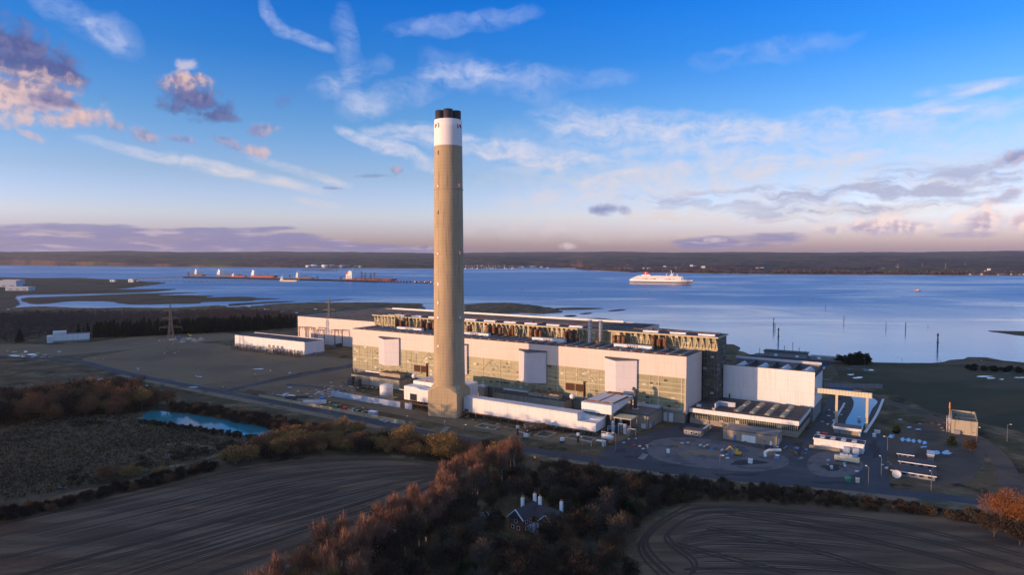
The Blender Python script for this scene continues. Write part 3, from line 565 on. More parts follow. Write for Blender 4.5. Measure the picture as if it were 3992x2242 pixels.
# ------------------------------------------------------------------ chimney
def chimney():
    u, v = -139.8, -57.5
    t = thing('chimney', 'very tall round concrete chimney with a white top band and black flues', 'chimney', W(u, v))
    rad = lambda z: 10.35 - 1.45 * z / 197 + (0.25 * max(0, (60 - z) / 60) ** 2)
    n = 48
    # square plinth whose corners are cut by a cone
    per = []; a_ = 10.35
    for k in range(4):
        c, s = [(0, -1), (1, 0), (0, 1), (-1, 0)][k]
        for i in range(8):
            q = -a_ + 2 * a_ * i / 8; x, y = (q, -a_) if k == 0 else (a_, q) if k == 1 else (-q, a_) if k == 2 else (-a_, -q)
            ca, sa = math.cos(R(11.8)), math.sin(R(11.8)); per.append((x * ca - y * sa, x * sa + y * ca))
    m = MB(); N_ = len(per); rr = [math.hypot(*p) for p in per]
    m.v = [(x, y, 0) for x, y in per] + [(x, y, 19.6 - (r - 10.6) * .95) for (x, y), r in zip(per, rr)] + [(x / r * 10.5, y / r * 10.5, 20.3) for (x, y), r in zip(per, rr)]
    m.f = [(k * N_ + i, k * N_ + (i + 1) % N_, (k + 1) * N_ + (i + 1) % N_, (k + 1) * N_ + i) for k in range(2) for i in range(N_)]
    m.f.append(tuple(range(2 * N_, 3 * N_)))
    m.obj('plinth', 'concrete', t)
    m = MB(); zs = [20 + i * (175 - 20) / 20 for i in range(21)]; m.lathe(0, 0, [(rad(z), z) for z in zs], n, (False, False)); m.obj('shaft', 'concrete', t, True)
    m = MB(); m.lathe(0, 0, [(rad(z) + .04, z) for z in (174.9, 180, 186, 191.6)] + [(rad(191) - .7, 191.8)], n, (False, True)); m.obj('white_band', 'wband', t, True)
    for a in (0, 90, 180, 270):
        x, y = 5.15 * math.cos(R(a - 51.8)), 5.15 * math.sin(R(a - 51.8))
        f = MB(); f.lathe(x, y, [(3.1, 190), (3.1, 197.6), (2.8, 197.9), (2.8, 194)], 28, (False, True)); f = f.obj('flue', 'black', t, True)
        f['label'] = 'black flue rising from the white chimney top'
    for z, nm in ((63.0, 'platform_ring'), (105.5, 'platform_ring'), (147, 'platform_ring')):
        MB().lathe(0, 0, [(rad(z), z), (rad(z) + .35, z), (rad(z) + .35, z + .4), (rad(z), z + .4)], n, (False, False)).obj(nm, 'concrete', t)
    def on(ang, z, w, h, d=.25):            # a small plate on the shaft at a bearing round from the camera side
        a = R(-90 + ang + 32.7 - 5.9 + 12); r = rad(z); c = Vector((math.cos(a), math.sin(a), 0)); s = Vector((-c.y, c.x, 0))
        m = MB(); vs = []
        for dz in (-h / 2, h / 2):
            for dr in (-.3, d):
                for q in (-w / 2, w / 2): vs.append(c * (r + dr) + s * q + Vector((0, 0, z + dz)))
        m.add(vs, [(0, 1, 3, 2), (4, 6, 7, 5), (0, 4, 5, 1), (2, 3, 7, 6), (0, 2, 6, 4), (1, 5, 7, 3)]); return m
    for b in (-62, -42, 42, 60):
        on(b, 187.2, .7, 2.4).obj('vent', 'black', t)
    for b in (-52, 52):
        on(b, 187.6, 1.0, 1.3).obj('vent', 'rust', t)
    for z in (188.6, 150.0, 106.8):
        for b in (-45, 45):
            l = on(b, z, .5, .55, .6).obj('warning_light', 'redlamp', t); on(b, z - 1.1, 1.1, 1.1, .5).obj('bracket', 'wframe', l)
    for z in (64.5, 46, 86, 74):
        on(-45, z, 1.0, 1.6, .3).obj('hatch', 'wframe', t)
    on(45, 64.5, 1.0, 1.6, .3).obj('hatch', 'wframe', t)
    for z0, z1 in ((132, 128), (170, 171)): on(-45, z0, .7, 2.4, .15).obj('vent', 'black', t)
    m = MB()
    for z in range(20, 172, 4): m.add(on(-45, z + 2, .35, 4, .06).v, on(0, 1, 1, 1).f)
    m.obj('cable_duct', 'concrete', t)
    on(55, 60, .35, 40, .06)
chimney()

# ------------------------------------------------------------------ boiler house
BL, BD, BH = 289.5, 32.0, 42.0              # length, depth, height
def lbar(m, x0, x1, y, z, w): m.box(x0, x1, y - .12, y, z - w / 2, z + w / 2)
def boiler_house():
    t = thing('boiler_house', 'long boiler house with pale cladding over a greenish glazed band', 'power station', W(0, 0))
    x0 = -BL
    box(x0, 0, 0, .5, 28.6, BH).obj('front_cladding', 'clad', t)
    MB().box(-.5, 0, .5, BD, 6, BH).obj('end_wall', 'clad', t)
    box(x0, x0 + .5, .5, BD, 6, BH).obj('end_wall', 'clad', t)
    box(x0 + .5, -.5, BD - .5, BD, 6, BH).obj('rear_wall', 'clad', t)
    g = box(x0 + .02, -.02, .12, .5, 8.6, 28.6).obj('front_glazing', 'glass', t)
    rg = random.Random(4); m = MB()
    for z in (8.7, 13.0, 15.2, 18.6, 21.8, 24.6, 28.4):
        w = .9 if z == 18.6 else .35
        m.box(x0, 0, -.06, .12, z - w / 2, z + w / 2)
    x = x0
    while x < -1:
        m.box(x, x + (.7 if int(x) % 3 == 0 else .3), -.1, .12, 8.7, 28.4); x += rg.choice((5.5, 7.6, 9.2, 12.4, 15))
    m.box(-.9, -.003, -.12, .12, 8.7, 28.4)
    m.obj('mullions', 'bar', g)
    for xc in (-206, -70, -146):
        b = MB()
        for sgn in (-1, 1): b.bar((xc, .0, 27.8), (xc + sgn * 9, .0, 19), .5)
        b.obj('bracing', 'bar', g); b = MB(); b.bar((xc - 5, 0, 14), (xc, 0, 18.5), .4); b.bar((xc + 5, 0, 14), (xc, 0, 18.5), .4); b.obj('bracing', 'bar', g)
    m = MB().box(x0 + 1.2, -1.2, 1.2, BD - 1.2, 0, 8.6); m.obj('base_wall', 'brick', t)
    box(x0, 0, -.05, 1.3, 7.0, 8.55).obj('base_band', 'grey', t)
    for x in range(-288, 0, 12): box(x, x + 1.0, .1, 1.2, 0, 7).obj('column', 'concrete', t)
    box(-23, -16, 1.0, 1.2, 0, 6.2).obj('roller_door', 'bluepale', t)
    d = box(-14.5, -8.5, .95, 1.2, 0, 5.6).obj('roller_door', 'white', t); box(-12, -11, .9, .95, 3, 3.6).obj('door_window', 'window', d)
    # louvres
    for xa, xb, za_, zb_ in ((-220.5, -206.5, 12.2, 17.4), (-83.7, -69.2, 12.4, 17.3)):
        l = box(xa, xb, -.25, .12, za_, zb_).obj('louvre', 'louvre', t); MB().box(xa - .3, xb + .3, -.3, -.0, zb_, zb_ + .3).box((xa + xb) / 2 - .15, (xa + xb) / 2 + .15, -.35, -.25, za_, zb_).obj('louvre_frame', 'bar', l)
        MB().path([(xb - .5, -.6, 9), (xb - .5, -.6, zb_ + 1.6), (xb - .1, -1.3, zb_ + 2.2)], .55, 8).obj('vent_pipe', 'louvre', t)
    for xa in (-141.5, -135): box(xa, xa + 5, -.05, .12, 11.5, 12.4).obj('louvre', 'louvre', t)
    # V-fronted bays
    for xc in (-246.6, -178.3, -110, -42.9):
        w = 11.1; d = 1.4; ap = 3.8; zb_, zt = 14.6, 37.6
        pts = [(xc - w, 0.1), (xc - w, -d), (xc - w * .22, -ap), (xc + w, -d), (xc + w, 0.1)]
        m = MB().prism(pts, [zb_ + .6, zb_ + .6, zb_, zb_ + .6, zb_ + .6], [zt, zt - .5, zt - 1.6, zt - .5, zt]); b = m.obj('bay', 'bay', t)
        p2 = [(x * 1.0, y) for x, y in [(xc - w - .3, 0), (xc - w - .3, -d - .3), (xc - w * .22, -ap - .35), (xc + w + .3, -d - .3), (xc + w + .3, 0)]]
        MB().prism(p2, [zt + .02, zt - .48, zt - 1.58, zt - .48, zt + .02], [zt + .3, zt - .2, zt - 1.3, zt - .2, zt + .3]).obj('bay_roof', 'roof2', b)
    # roof
    box(x0 + .1, -.1, .1, BD - .1, BH - .6, BH - .2).obj('roof', 'roof', t)
    MB().box(x0, 0, 0, .5, BH + .003, BH + .45).box(-.5, 0, .5, BD, BH + .003, BH + .45).box(x0, x0 + .5, .5, BD, BH + .003, BH + .45).obj('parapet', 'dksteel', t)
    for i in range(36):
        x = x0 + 5 + i * 8; ye = 15 if any(abs(x - c) < 16 for c in (-240, -173, -107, -42)) else 24
        m = MB().prism([(x - .9, 1.2), (x + .9, 1.2), (x + .9, ye), (x - .9, ye)], BH - .2, BH + .75)
        m.add([(x - .9, 1.2, BH + .75), (x + .9, 1.2, BH + .75), (x + .9, ye, BH + .75), (x - .9, ye, BH + .75), (x, 1.2, BH + 1.25), (x, ye, BH + 1.25)], [(0, 1, 4), (2, 3, 5), (1, 2, 5, 4), (3, 0, 4, 5)])
        m.obj('rooflight', 'grey', t)
    m = MB()
    for y in (1.6, 2.6): m.tube((x0 + 2, y, BH + .9), (-2, y, BH + .9), .14, 5)
    for i in range(48): m.box(x0 + 3 + i * 6, x0 + 3.2 + i * 6, 1.55, 2.65, BH - .2, BH + .9)
    m.obj('roof_pipes', 'rust', t)
    for xc in (-240, -173, -107, -42):     # one long fan housing per boiler
        u_ = box(xc - 13.5, xc + 13.5, 16.0, 19.2, BH - .2, BH + 2.3).obj('fan_housing', 'white', t)
        MB().box(xc - 13.7, xc + 13.7, 15.8, 19.4, BH + 2.3, BH + 2.55).obj('housing_roof', 'paleroof', u_)
        box(xc - 4, xc + 4, 15.92, 16.0, BH + .4, BH + 2.1).obj('fan_panel', 'louvre', u_)
        for q in (-2.6, 0, 2.6):
            f = MB(); n = 12; f.add([(xc + q + 1.05 * math.cos(2 * math.pi * i / n), 15.86, BH + 1.25 + .7 * math.sin(2 * math.pi * i / n)) for i in range(n)] + [(xc + q + .6 * math.cos(2 * math.pi * i / n), 15.86, BH + 1.25 + .4 * math.sin(2 * math.pi * i / n)) for i in range(n)], [((i + 1) % n, i, n + i, n + (i + 1) % n) for i in range(n)]); f.obj('fan_ring', 'wframe', u_)
    rg = random.Random(9)
    for px0, px1, k in ((1533, 1592, 5), (1636, 1697, 5), (1818, 1840, 2), (1895, 1957, 5), (1981, 2004, 3), (2066, 2114, 5), (2197, 2256, 5), (2392, 2438, 5), (2542, 2602, 5)):
        for i in range(k):
            uu, vv = loc(px0 + (px1 - px0) * (i + .5) / k, 1300, BH); f_ = (px0 + (px1 - px0) * (i + .5) / k - 1996) / F
            # column of sight meets the depth line v = 19 or 22
            vv = 26.0 + (i % 2) * 3.2; d = Vector((f_, 1, 0)); du, dv = d.x * CU - d.y * SU, d.x * SU + d.y * CU; uu = (vv + V0) / dv * du - U0
            h = rg.uniform(6.0, 8.8); r = 1.45 if k > 3 else 1.1
            s_ = MB().lathe(uu, vv, [(r, BH - .2), (r, BH + h * .5), (r * 1.06, BH + h * .5), (r * 1.06, BH + h * .54), (r, BH + h * .54), (r, BH + h), (r * .85, BH + h + .1), (r * .85, BH + h - .6)], 14).obj('safety_valve_stack', 'rust', t)
    for i in range(26):
        x = rg.uniform(x0 + 4, -6); y = rg.uniform(20.5, 28); MB().box(x, x + rg.uniform(.6, 2.2), y, y + rg.uniform(.6, 2), BH - .2, BH + rg.uniform(1.0, 3.4)).obj('roof_vent', rg.choice(('rust', 'dksteel', 'grey')), t)
    fr = MB(); xa = x0 + 16                  # steel lifting frame at the left end of the roof
    for x in (xa, xa + 14): fr.bar((x, 20, BH), (x, 20, BH + 11), .6); fr.bar((x, 27, BH), (x, 27, BH + 11), .6)
    fr.bar((xa, 20, BH + 11), (xa + 14, 20, BH + 11), .7); fr.bar((xa, 20, BH + 6), (xa + 7, 20, BH + 11), .4); fr.bar((xa + 14, 20, BH + 6), (xa + 7, 20, BH + 11), .4); fr.bar((xa, 27, BH + 11), (xa + 14, 27, BH + 11), .6)
    fr.obj('lifting_frame', 'bar', t)
    for px, top in ((2300, 58.6), (2340, 58.2)):
        uu, vv = loc(px, 1339, BH)
        s_ = MB().lathe(uu, vv, [(1.75, BH - .2), (1.7, BH + 1), (1.55, BH + 1.2), (1.55, top)], 20).obj('exhaust_stack', 'steel', t, False)
        m = MB()
        for k in range(6): m.lathe(uu, vv, [(1.55, BH + 3 + k * 2.4), (1.68, BH + 3 + k * 2.4), (1.68, BH + 3.25 + k * 2.4), (1.55, BH + 3.25 + k * 2.4)], 20, (False, False))
        m.obj('stack_band', 'dksteel', s_)
boiler_house()

def bunker_house():
    x0, x1, y0, y1, zt = -298.0, 9.6, BD + 1.2, 57.0, 51.2
    t = thing('bunker_house', 'tall glazed gallery with cream steel fins rising behind the boiler house', 'power station', W(0, 0))
    y0 += 1.6
    box(x0 + .5, x1 - .5, y0, y1, 4, zt - .6).obj('glazed_wall', 'dkglass', t)
    m = MB()
    for i in range(10): m.box(x1 - .5, x1 - .3, y0 + 2.4 * i, y0 + .25 + 2.4 * i, 5, zt - .6)
    for i in range(12): m.box(x1 - .5, x1 - .28, y0, y1, 8 + 3.6 * i, 8.3 + 3.6 * i)
    for i in range(12): m.box(.3, x1 - .5, y0 - .2, y0, 8 + 3.6 * i, 8.25 + 3.6 * i)
    for i in range(4): m.box(.6 + 2.3 * i, .85 + 2.3 * i, y0 - .22, y0, 5, zt - .6)
    m.obj('mullions', 'lattice', t)
    box(x0 + .6, x1 - .6, y0 - .12, y0 - .01, BH + .6, zt - .7).obj('clerestory_glazing', 'glass', t)  # paler than the dark wall behind: sunlit look put into the glass colour
    MB().box(x0 + .5, x1 - .5, y0 - .3, y0, 43.0, 43.6).box(x0 + .5, x1 - .5, y0 - .3, y0, BH - .1, BH + .5).obj('sill_rail', 'fin', t)
    r = MB().box(x0 - .4, x1 + .6, BD + .6, y1 + .6, zt - .6, zt).obj('roof', 'roof', t)
    MB().box(x0 - .5, x1 + .7, BD + .45, BD + .6, zt - .75, zt + .12).box(x1 + .6, x1 + .75, BD + .6, y1 + .6, zt - .75, zt + .12).box(x0 - .55, x0 - .4, BD + .6, y1 + .6, zt - .75, zt + .12).obj('fascia', 'fin', r)
    gap = [(loc(2248, 1339, BH)[0] + 2, loc(2385, 1339, BH)[0] + 4)]
    n = 74
    for i in range(n):
        x = x0 + 2 + i * (x1 - x0 - 3.2) / (n - 1)
        if gap[0][0] < x < gap[0][1]: continue
        m = MB(); yb = y0; zb_ = BH + .6; zt_ = zt - .76
        # a triangular fin: deep under the eaves, running out to nothing at the sill, with two splayed legs
        m.prism([(x - .22, yb), (x + .22, yb), (x + .12, yb - 2.1), (x - .12, yb - 2.1)], [zt_ - 2.2, zt_ - 2.2, zt_ - 1.0, zt_ - 1.0], zt_)
        m.tube((x, yb - 1.9, zt_ - .8), (x - 1.15, yb - .3, zb_), .27, 4); m.tube((x, yb - 1.9, zt_ - .8), (x + 1.15, yb - .3, zb_), .27, 4)
        m.obj('fin', 'fin', t)
    # roof strips: raised lights with sunlit sloping sides
    for i in range(15):
        x = x0 + 22 + i * 19.4
        if gap[0][0] - 6 < x + 6 < gap[0][1] + 10: continue
        m = MB(); ya = BD + 5.4
        m.add([(x, ya, zt), (x + 11, ya, zt), (x + 11, ya + 2.6, zt), (x, ya + 2.6, zt), (x, ya + .5, zt + 1.05), (x + 11, ya + .5, zt + 1.05), (x + 11, ya + 2.2, zt + 1.05), (x, ya + 2.2, zt + 1.05)], [(0, 1, 5, 4), (1, 2, 6, 5), (2, 3, 7, 6), (3, 0, 4, 7), (4, 5, 6, 7)])
        m.obj('rooflight', 'wframe', t)
    MB().box(x0 + 14, x1 - 3, y1 - 6.4, y1 - 3, zt, zt + .7).obj('monitor_roof', 'roof2', t)
    MB().box(x0 + 14, x1 - 3, y1 - 6.6, y1 - 6.4, zt, zt + .55).obj('monitor_side', 'rust', t)
    for px in (1566, 2077, 2545): 
        f_ = (px - 1996) / F; vv = BD + 10; d = Vector((f_, 1, 0)); du, dv = d.x * CU - d.y * SU, d.x * SU + d.y * CU; uu = (vv + V0) / dv * du - U0
        MB().lathe(uu, vv, [(1.0, zt), (1.0, zt + 1.6), (1.3, zt + 1.7), (1.3, zt + 2.2), (.3, zt + 2.6)], 12).obj('roof_cowl', 'rust', t)
bunker_house()

def turbine_hall():
    z = 31.0; a = loc(1161, 1233, z); b = loc(1483, 1201, z)
    x0, x1, y0, y1 = a[0], -120, a[1], b[1]
    t = thing('turbine_hall', 'low wide turbine hall with a dark blue roof behind the boiler house', 'power station', W(0, 0))
    MB().box(x0, x1, y0, y0 + .5, 0, z).box(x0, x0 + .5, y0 + .5, y1, 0, z).box(x1 - .5, x1, y0 + .5, y1, 0, z).box(x0 + .5, x1 - .5, y1 - .5, y1, 0, z).obj('wall', 'clad', t)
    box(x0 + .5, x1 - .5, y0 + .5, y1 - .5, z - 1, z - .5).obj('roof', 'roof2', t)
    m = MB()
    for i in range(24): m.box(x0 + 2, x1 - 2, y0 + 4 + i * (y1 - y0 - 8) / 24, y0 + 4.5 + i * (y1 - y0 - 8) / 24, z - .5, z - .1)
    m.obj('roof_ribs', 'roof', t)
    MB().box(x0 + 20, x1 - 40, y1 - 3, y1 - 1, z - .5, z + 1.6).obj('parapet', 'white', t)
    box(x0 + .2, x0 + .5, y0 + 3, y1, z + .003, z + .4).obj('coping', 'paleroof', t)
turbine_hall()

def annexe():
    t = thing('annexe', 'big white windowless block at the right end of the boiler house', 'power station', W(0, 0))
    x0, x1, y0, y1, z0, z1 = 9.8, 66.0, 48.0, 82.0, 9.0, 31.5
    MB().box(x0, x1, y0, y0 + .6, 8.9, z1).obj('front_wall', 'white', t)
    e = MB().box(x1 - .5, x1, y0 + .6, y1, 9.5, 28.0).obj('end_wall', 'white', t)
    MB().box(x1 - .45, x1 - .05, y0 + .6, y1, 28.0, 29.6).obj('window_strip', 'dkglass', t)
    MB().box(x1 - .5, x1, y0 + .6, y1, 29.6, z1).obj('end_band', 'white', t)
    MB().box(x0, x1 - .6, y0 + 1, y1, 0, 8.9).box(x0, x1 - .5, y1 - .5, y1, 8.9, z1).obj('rear_wall', 'grey', t)
    MB().box(x0, x1 - .5, y0 + .6, y1 - .5, z1 - 3.4, z1 - 3.0).obj('roof', 'roof', t)
    m = MB(); m.box(x0, x1 + .1, y0 - .1, y0 + .6, z1 + .002, z1 + .35).box(x1 - .5, x1 + .1, y0 + .6, y1, z1 + .002, z1 + .35).obj('coping', 'dksteel', t)
    MB().box(x0, x1 - .5, y1 - 1.2, y1, z1 + .003, z1 + 1.6).obj('rear_parapet', 'paleroof', t)
    for i in range(4):                      # deep roof wells between cross beams, a pale hipped light in each
        x = x0 + 2 + i * 14
        l = MB().add([(x + 1, y0 + 3, z1 - 3), (x + 10, y0 + 3, z1 - 3), (x + 10, y0 + 24, z1 - 3), (x + 1, y0 + 24, z1 - 3), (x + 6.8, y0 + 3.5, z1 + .4), (x + 6.8, y0 + 22, z1 + .4)], [(0, 1, 4), (1, 2, 5, 4), (2, 3, 5), (3, 0, 4, 5)]).obj('hipped_rooflight', 'paleroof', t)
        MB().box(x + 11, x + 12.4, y0 + .6, y1 - 1.2, z1 - 3, z1 + .1).obj('roof_beam', 'dksteel', t)
    box(x0 + 4, x0 + 4.8, y0 - .7, y0 - .05, 9, 12.2).obj('flue_pipe', 'dksteel', t)
annexe()

def workshop():
    t = thing('workshop', 'low flat-roofed workshop with a white fascia and rows of rooflights', 'workshop', W(0, 0))
    x0, x1, y0, y1, z = .4, 64.2, 4.4, 47.8, 9.6
    MB().box(x0 + .6, x1 - .6, y0 + .6, y1, 0, 3.4).obj('base_wall', 'brick', t)
    g = MB().box(x0 + .6, x1 - .6, y0 + .7, y0 + 1.0, 3.4, 7.0).box(x1 - 1, x1 - .65, y0 + 1, y1, 3.4, 7.0).obj('window_band', 'dkglass', t)
    m = MB()
    for i in range(60): m.box(x0 + 1 + i * 1.05, x0 + 1.18 + i * 1.05, y0 + .6, y0 + .7, 3.4, 7.0)
    m.obj('mullions', 'bar', g)
    MB().box(x0, x1, y0, y0 + .6, 7.0, z).box(x1 - .6, x1, y0 + .6, y1, 7.0, z).obj('fascia', 'white', t)
    MB().box(x0, x1 - .6, y0 + .6, y1, z - .7, z - .25).obj('roof', 'roof', t)
    MB().box(x0, x1, y0 - .05, y0 + .4, z + .002, z + .3).box(x1 - .4, x1 + .05, y0 + .4, y1, z + .002, z + .3).obj('coping', 'dksteel', t)
    m = MB().tube((x0 + 4, y0 + 1.3, z + .9), (x1 - 2, y0 + 1.3, z + .9), .1, 5)
    for i in range(24): m.box(x0 + 4 + i * 2.5, x0 + 4.12 + i * 2.5, y0 + 1.24, y0 + 1.36, z - .3, z + .9)
    m.obj('railing', 'dksteel', t)
    for i in range(4):
        for j in range(2):
            x = x0 + 28 + i * 8.6; y = y0 + 5 + j * 17
            m = MB().add([(x - 1.5, y, z - .25), (x + 1.5, y, z - .25), (x + 1.5, y + 14.5, z - .25), (x - 1.5, y + 14.5, z - .25), (x - 1.1, y + .4, z + 1.0), (x + 1.1, y + .4, z + 1.0), (x + 1.1, y + 14, z + 1.0), (x - 1.1, y + 14, z + 1.0)], [(0, 1, 5, 4), (1, 2, 6, 5), (2, 3, 7, 6), (3, 0, 4, 7), (4, 5, 6, 7)])
            m.obj('rooflight', 'beige', t)
    MB().box(x0 + 13.5, x0 + 24, y0 + 17, y0 + 18, z - .25, z + 2.6).box(x0 + 13.5, x0 + 14.3, y0 + 9, y0 + 17, z - .25, z + 2.6).obj('roof_well', 'paleroof', t)
    box(x0 + 3, x0 + 5.5, y0 + 6, y0 + 8, z - .25, z + 1.2).obj('roof_unit', 'white', t); box(x0 + 14, x0 + 15.6, y0 + 1.8, y0 + 3, z - .25, z + 1.1).obj('roof_unit', 'white', t)
    box(x0 + 27, x0 + 28, y0 + 1.8, y0 + 2.8, z - .25, z + 2.2).obj('roof_vent', 'rust', t)
workshop()

# ------------------------------------------------------------------ ducts, tanks and plant round the chimney
def onv(px, py, v):                         # where the line of sight of a photo pixel meets the upright plane at grid depth v -> (u, z)
    a = (px - 1996) / F; b = (1121 - py) / F; d = (a, CP + b * SP, -SP + b * CP)
    du, dv = d[0] * CU - d[1] * SU, d[0] * SU + d[1] * CU; t = (v + V0) / dv
    return du * t - U0, H + d[2] * t
def place(px, py, name, label, cat, rz=-YAW, group=None): return thing(name, label, cat, at(px, py, 0), rz, group)
def legs(t, xs, y, z1, nm='leg', r=.22, mat='lattice'):
    for x in xs: box(x - r, x + r, y - r, y + r, 0, z1).obj(nm, mat, t)

def main_duct():
    v = -56.5; t = thing('flue_duct', 'long raised white flue duct running from chimney to the fan house', 'duct', W(0, v)); dep = 7.0
    (xa, za_), (xb, zb_) = onv(1789, 1546, v), onv(2251, 1616, v); xc, zc_ = onv(2323, 1653, v); z0 = onv(2323, 1683, v)[1]; z0l = onv(1794, 1603, v)[1]
    zt = (za_ + zb_) / 2; z0 = (z0 + z0l) / 2
    xa = max(xa, -129)
    m = MB(); pr = [(xa, z0), (xc, z0), (xc, zc_), (xb, zc_), (xb, zt), (xa, zt + .4)]
    n = len(pr); m.v = [(x, 0, z) for x, z in pr] + [(x, dep, z) for x, z in pr]
    m.f = [tuple(range(n)), tuple(range(n, 2 * n))[::-1]] + [(i, n + i, n + (i + 1) % n, (i + 1) % n) for i in range(n)]
    m.obj('casing', 'white', t)
    MB().box(xa - .05, xb + .15, -.15, dep + .15, zt + .41, zt + .55).box(xb + .16, xc + .15, -.15, dep + .15, zc_ + .003, zc_ + .16).obj('roof_sheet', 'paleroof', t)
    box(xa, xc, -.6, 1.2, z0 - .55, z0 - .003).obj('support_beam', 'rust', t)
    x = xa + 3
    while x < xc: legs(t, [x], .6, z0 - .56); legs(t, [x], dep - .6, z0 - .004); x += 6.4
    box(xa + 1.2, xa + 4, -.5, -.01, z0 + .4, z0 + 1.6).obj('inspection_box', 'rust', t)
    # bend towards the fan house, with a rounded back
    m = MB(); pts = [(xc - 13, dep), (xc - .4, dep), (xc - .4, dep + 6), (xc - 1.2, dep + 9), (xc - 4, dep + 11.5), (xc - 8, dep + 12.5), (xc - 13, dep + 12)]
    m.prism(pts, z0, [zc_ + 1, zc_ + .2, zc_ + .6, zc_ + .9, zc_ + 1.2, zc_ + 1.6, zc_ + 1.8]); m.obj('bend', 'white', t)
    m = MB(); m.add([(xb, dep + .02, zc_), (xb, dep + .02, zt), (xb + 7, dep + 3, zc_ + .2), (xb - 6, dep + .02, zt), (xb - 6, dep + 5, zc_)], [(0, 2, 1), (1, 2, 4, 3)]); m.obj('transition', 'white', t)
main_duct()
def west_duct():
    v = -56.0; t = thing('flue_duct', 'short raised white flue duct on the sunny side of the chimney with a dark doorway', 'duct', W(0, v)); dep = 8.0
    xa, zt = onv(1575, 1504, v); z0 = onv(1575, 1557, v)[1]; xb = -150.6
    xs = onv(1618, 1512, v)[0]; zt2 = zt - 1.2
    m = MB(); pr = [(xa, z0), (xb, z0), (xb, zt2), (xs + 5, zt2), (xs, zt), (xa, zt)]; n = 6
    m.v = [(x, 0, z) for x, z in pr] + [(x, dep, z) for x, z in pr]
    m.f = [tuple(range(n)), tuple(range(n, 2 * n))[::-1]] + [(i, n + i, n + (i + 1) % n, (i + 1) % n) for i in range(n)]
    m.obj('casing', 'white', t)
    xd, zd_ = onv(1599, 1535, v); xe = onv(1625, 1540, v)[0]
    f = box(xd, xe, -.06, -.005, z0 + .1, zd_).obj('doorway', 'window', t); MB().box(xd - .3, xd, -.12, -.004, z0 + .1, zd_ + .3).box(xe, xe + .3, -.12, -.004, z0 + .1, zd_ + .3).box(xd, xe, -.12, -.062, zd_, zd_ + .3).obj('door_frame', 'bar', f)
    MB().bar((xa, 1, zt - 3.4), (xa - 5, 1, zt - 3.2), .6).obj('bracket', 'pipe', t)
    legs(t, [xa + 1 + i * 5.2 for i in range(8)], .8, z0 - .004); legs(t, [xa + 1 + i * 5.2 for i in range(8)], dep - .8, z0 - .004)
    # upper chamber behind
    v2 = 9.0; xq, zq = onv(1611, 1484, v + v2); m = box(xq, xb + 12, v2, v2 + 20, z0 + 2, zq).obj('upper_chamber', 'white', t)
    MB().box(xq + 4, xq + 22, v2 + 3, v2 + 15, zq + .003, zq + 1.0).obj('roof_hatch', 'paleroof', t); MB().box(xq + 3.6, xq + 22.4, v2 + 2.6, v2 + 3, zq + .003, zq + .9).obj('hatch_rim', 'rust', t)
    legs(t, [xq + 2, xq + 14, xq + 26], v2 + 2, z0 + 2); legs(t, [xq + 2, xq + 14, xq + 26], v2 + 18, z0 + 2)
    m = MB().tube((xa - 45, -3, 3.6), (xb, -3, 3.6), .45, 6).tube((xa - 45, -4.2, 3.4), (xb, -4.2, 3.4), .3, 6); m.obj('pipe_run', 'rust', t)
    legs(t, [xa - 44 + i * 7 for i in range(12)], -3.6, 3.1, 'pipe_stand', .16)
west_duct()
def fan_house():
    z = 16.2; a = loc(2265, 1568, z); b = loc(2384, 1583, z); c = loc(2467, 1544, z); v = b[1]
    t = thing('fan_house', 'raised white fan house with two rust-edged roof hatches', 'plant building', W(b[0], v)); L = b[0] - a[0]; dep = c[1] - v; z0 = onv(2384, 1619, v)[1]
    m = MB(); pr = [(0, z0), (dep, z0 + 3.6), (dep, z), (0, z)]
    m.v = [(-L, y, q) for y, q in pr] + [(0, y, q) for y, q in pr]; m.f = [(0, 1, 2, 3), (7, 6, 5, 4), (0, 4, 5, 1), (1, 5, 6, 2), (2, 6, 7, 3), (3, 7, 4, 0)]
    m.obj('casing', 'white', t)
    MB().box(-L - .1, .1, -.1, dep + .1, z + .003, z + .15).obj('roof_sheet', 'paleroof', t)
    for x0 in (-L + 1.5, -L * .45):
        h = box(x0, x0 + L * .4, 5, dep - 6, z + .16, z + 1.0).obj('roof_hatch', 'paleroof', t)
        MB().box(x0 - .5, x0 + L * .4 + .5, 4.4, 5, z + .16, z + .9).box(x0 - .5, x0, 5, dep - 6, z + .16, z + .9).box(x0 + L * .4, x0 + L * .4 + .5, 5, dep - 6, z + .16, z + .9).obj('hatch_rim', 'rust', h)
    box(-L * .8, -L * .3, dep - 5, dep - 1, z + .16, z + 1.4).obj('roof_hatch', 'rust', t)
    legs(t, [-L + .6, -L / 2, -.6], 1.0, z0 + .1, r=.4); legs(t, [-L + .6, -L / 2, -.6], dep - 1.2, z0 + 3.4, r=.4); legs(t, [-L + .6, -.6], dep / 2, z0 + 1.7, r=.4)
    for i in range(4): MB().box(-L + 2 + i * 5, -L + 5 + i * 5, 3, 8, 0, z0 + .3).obj('hopper', ('grey', 'dksteel')[i % 2], t)
    MB().path([(2.5, dep - 2, 3), (2.5, dep - 2, z + 3.2), (2.0, dep - 2, z + 4.6), (.6, dep - 2, z + 5.2)], 1.15, 10).obj('exhaust_bend', 'dksteel', t); MB().cyl(2.5, dep - 2, 3, 9, 2.1).obj('silencer', 'pipe', t)
fan_house()
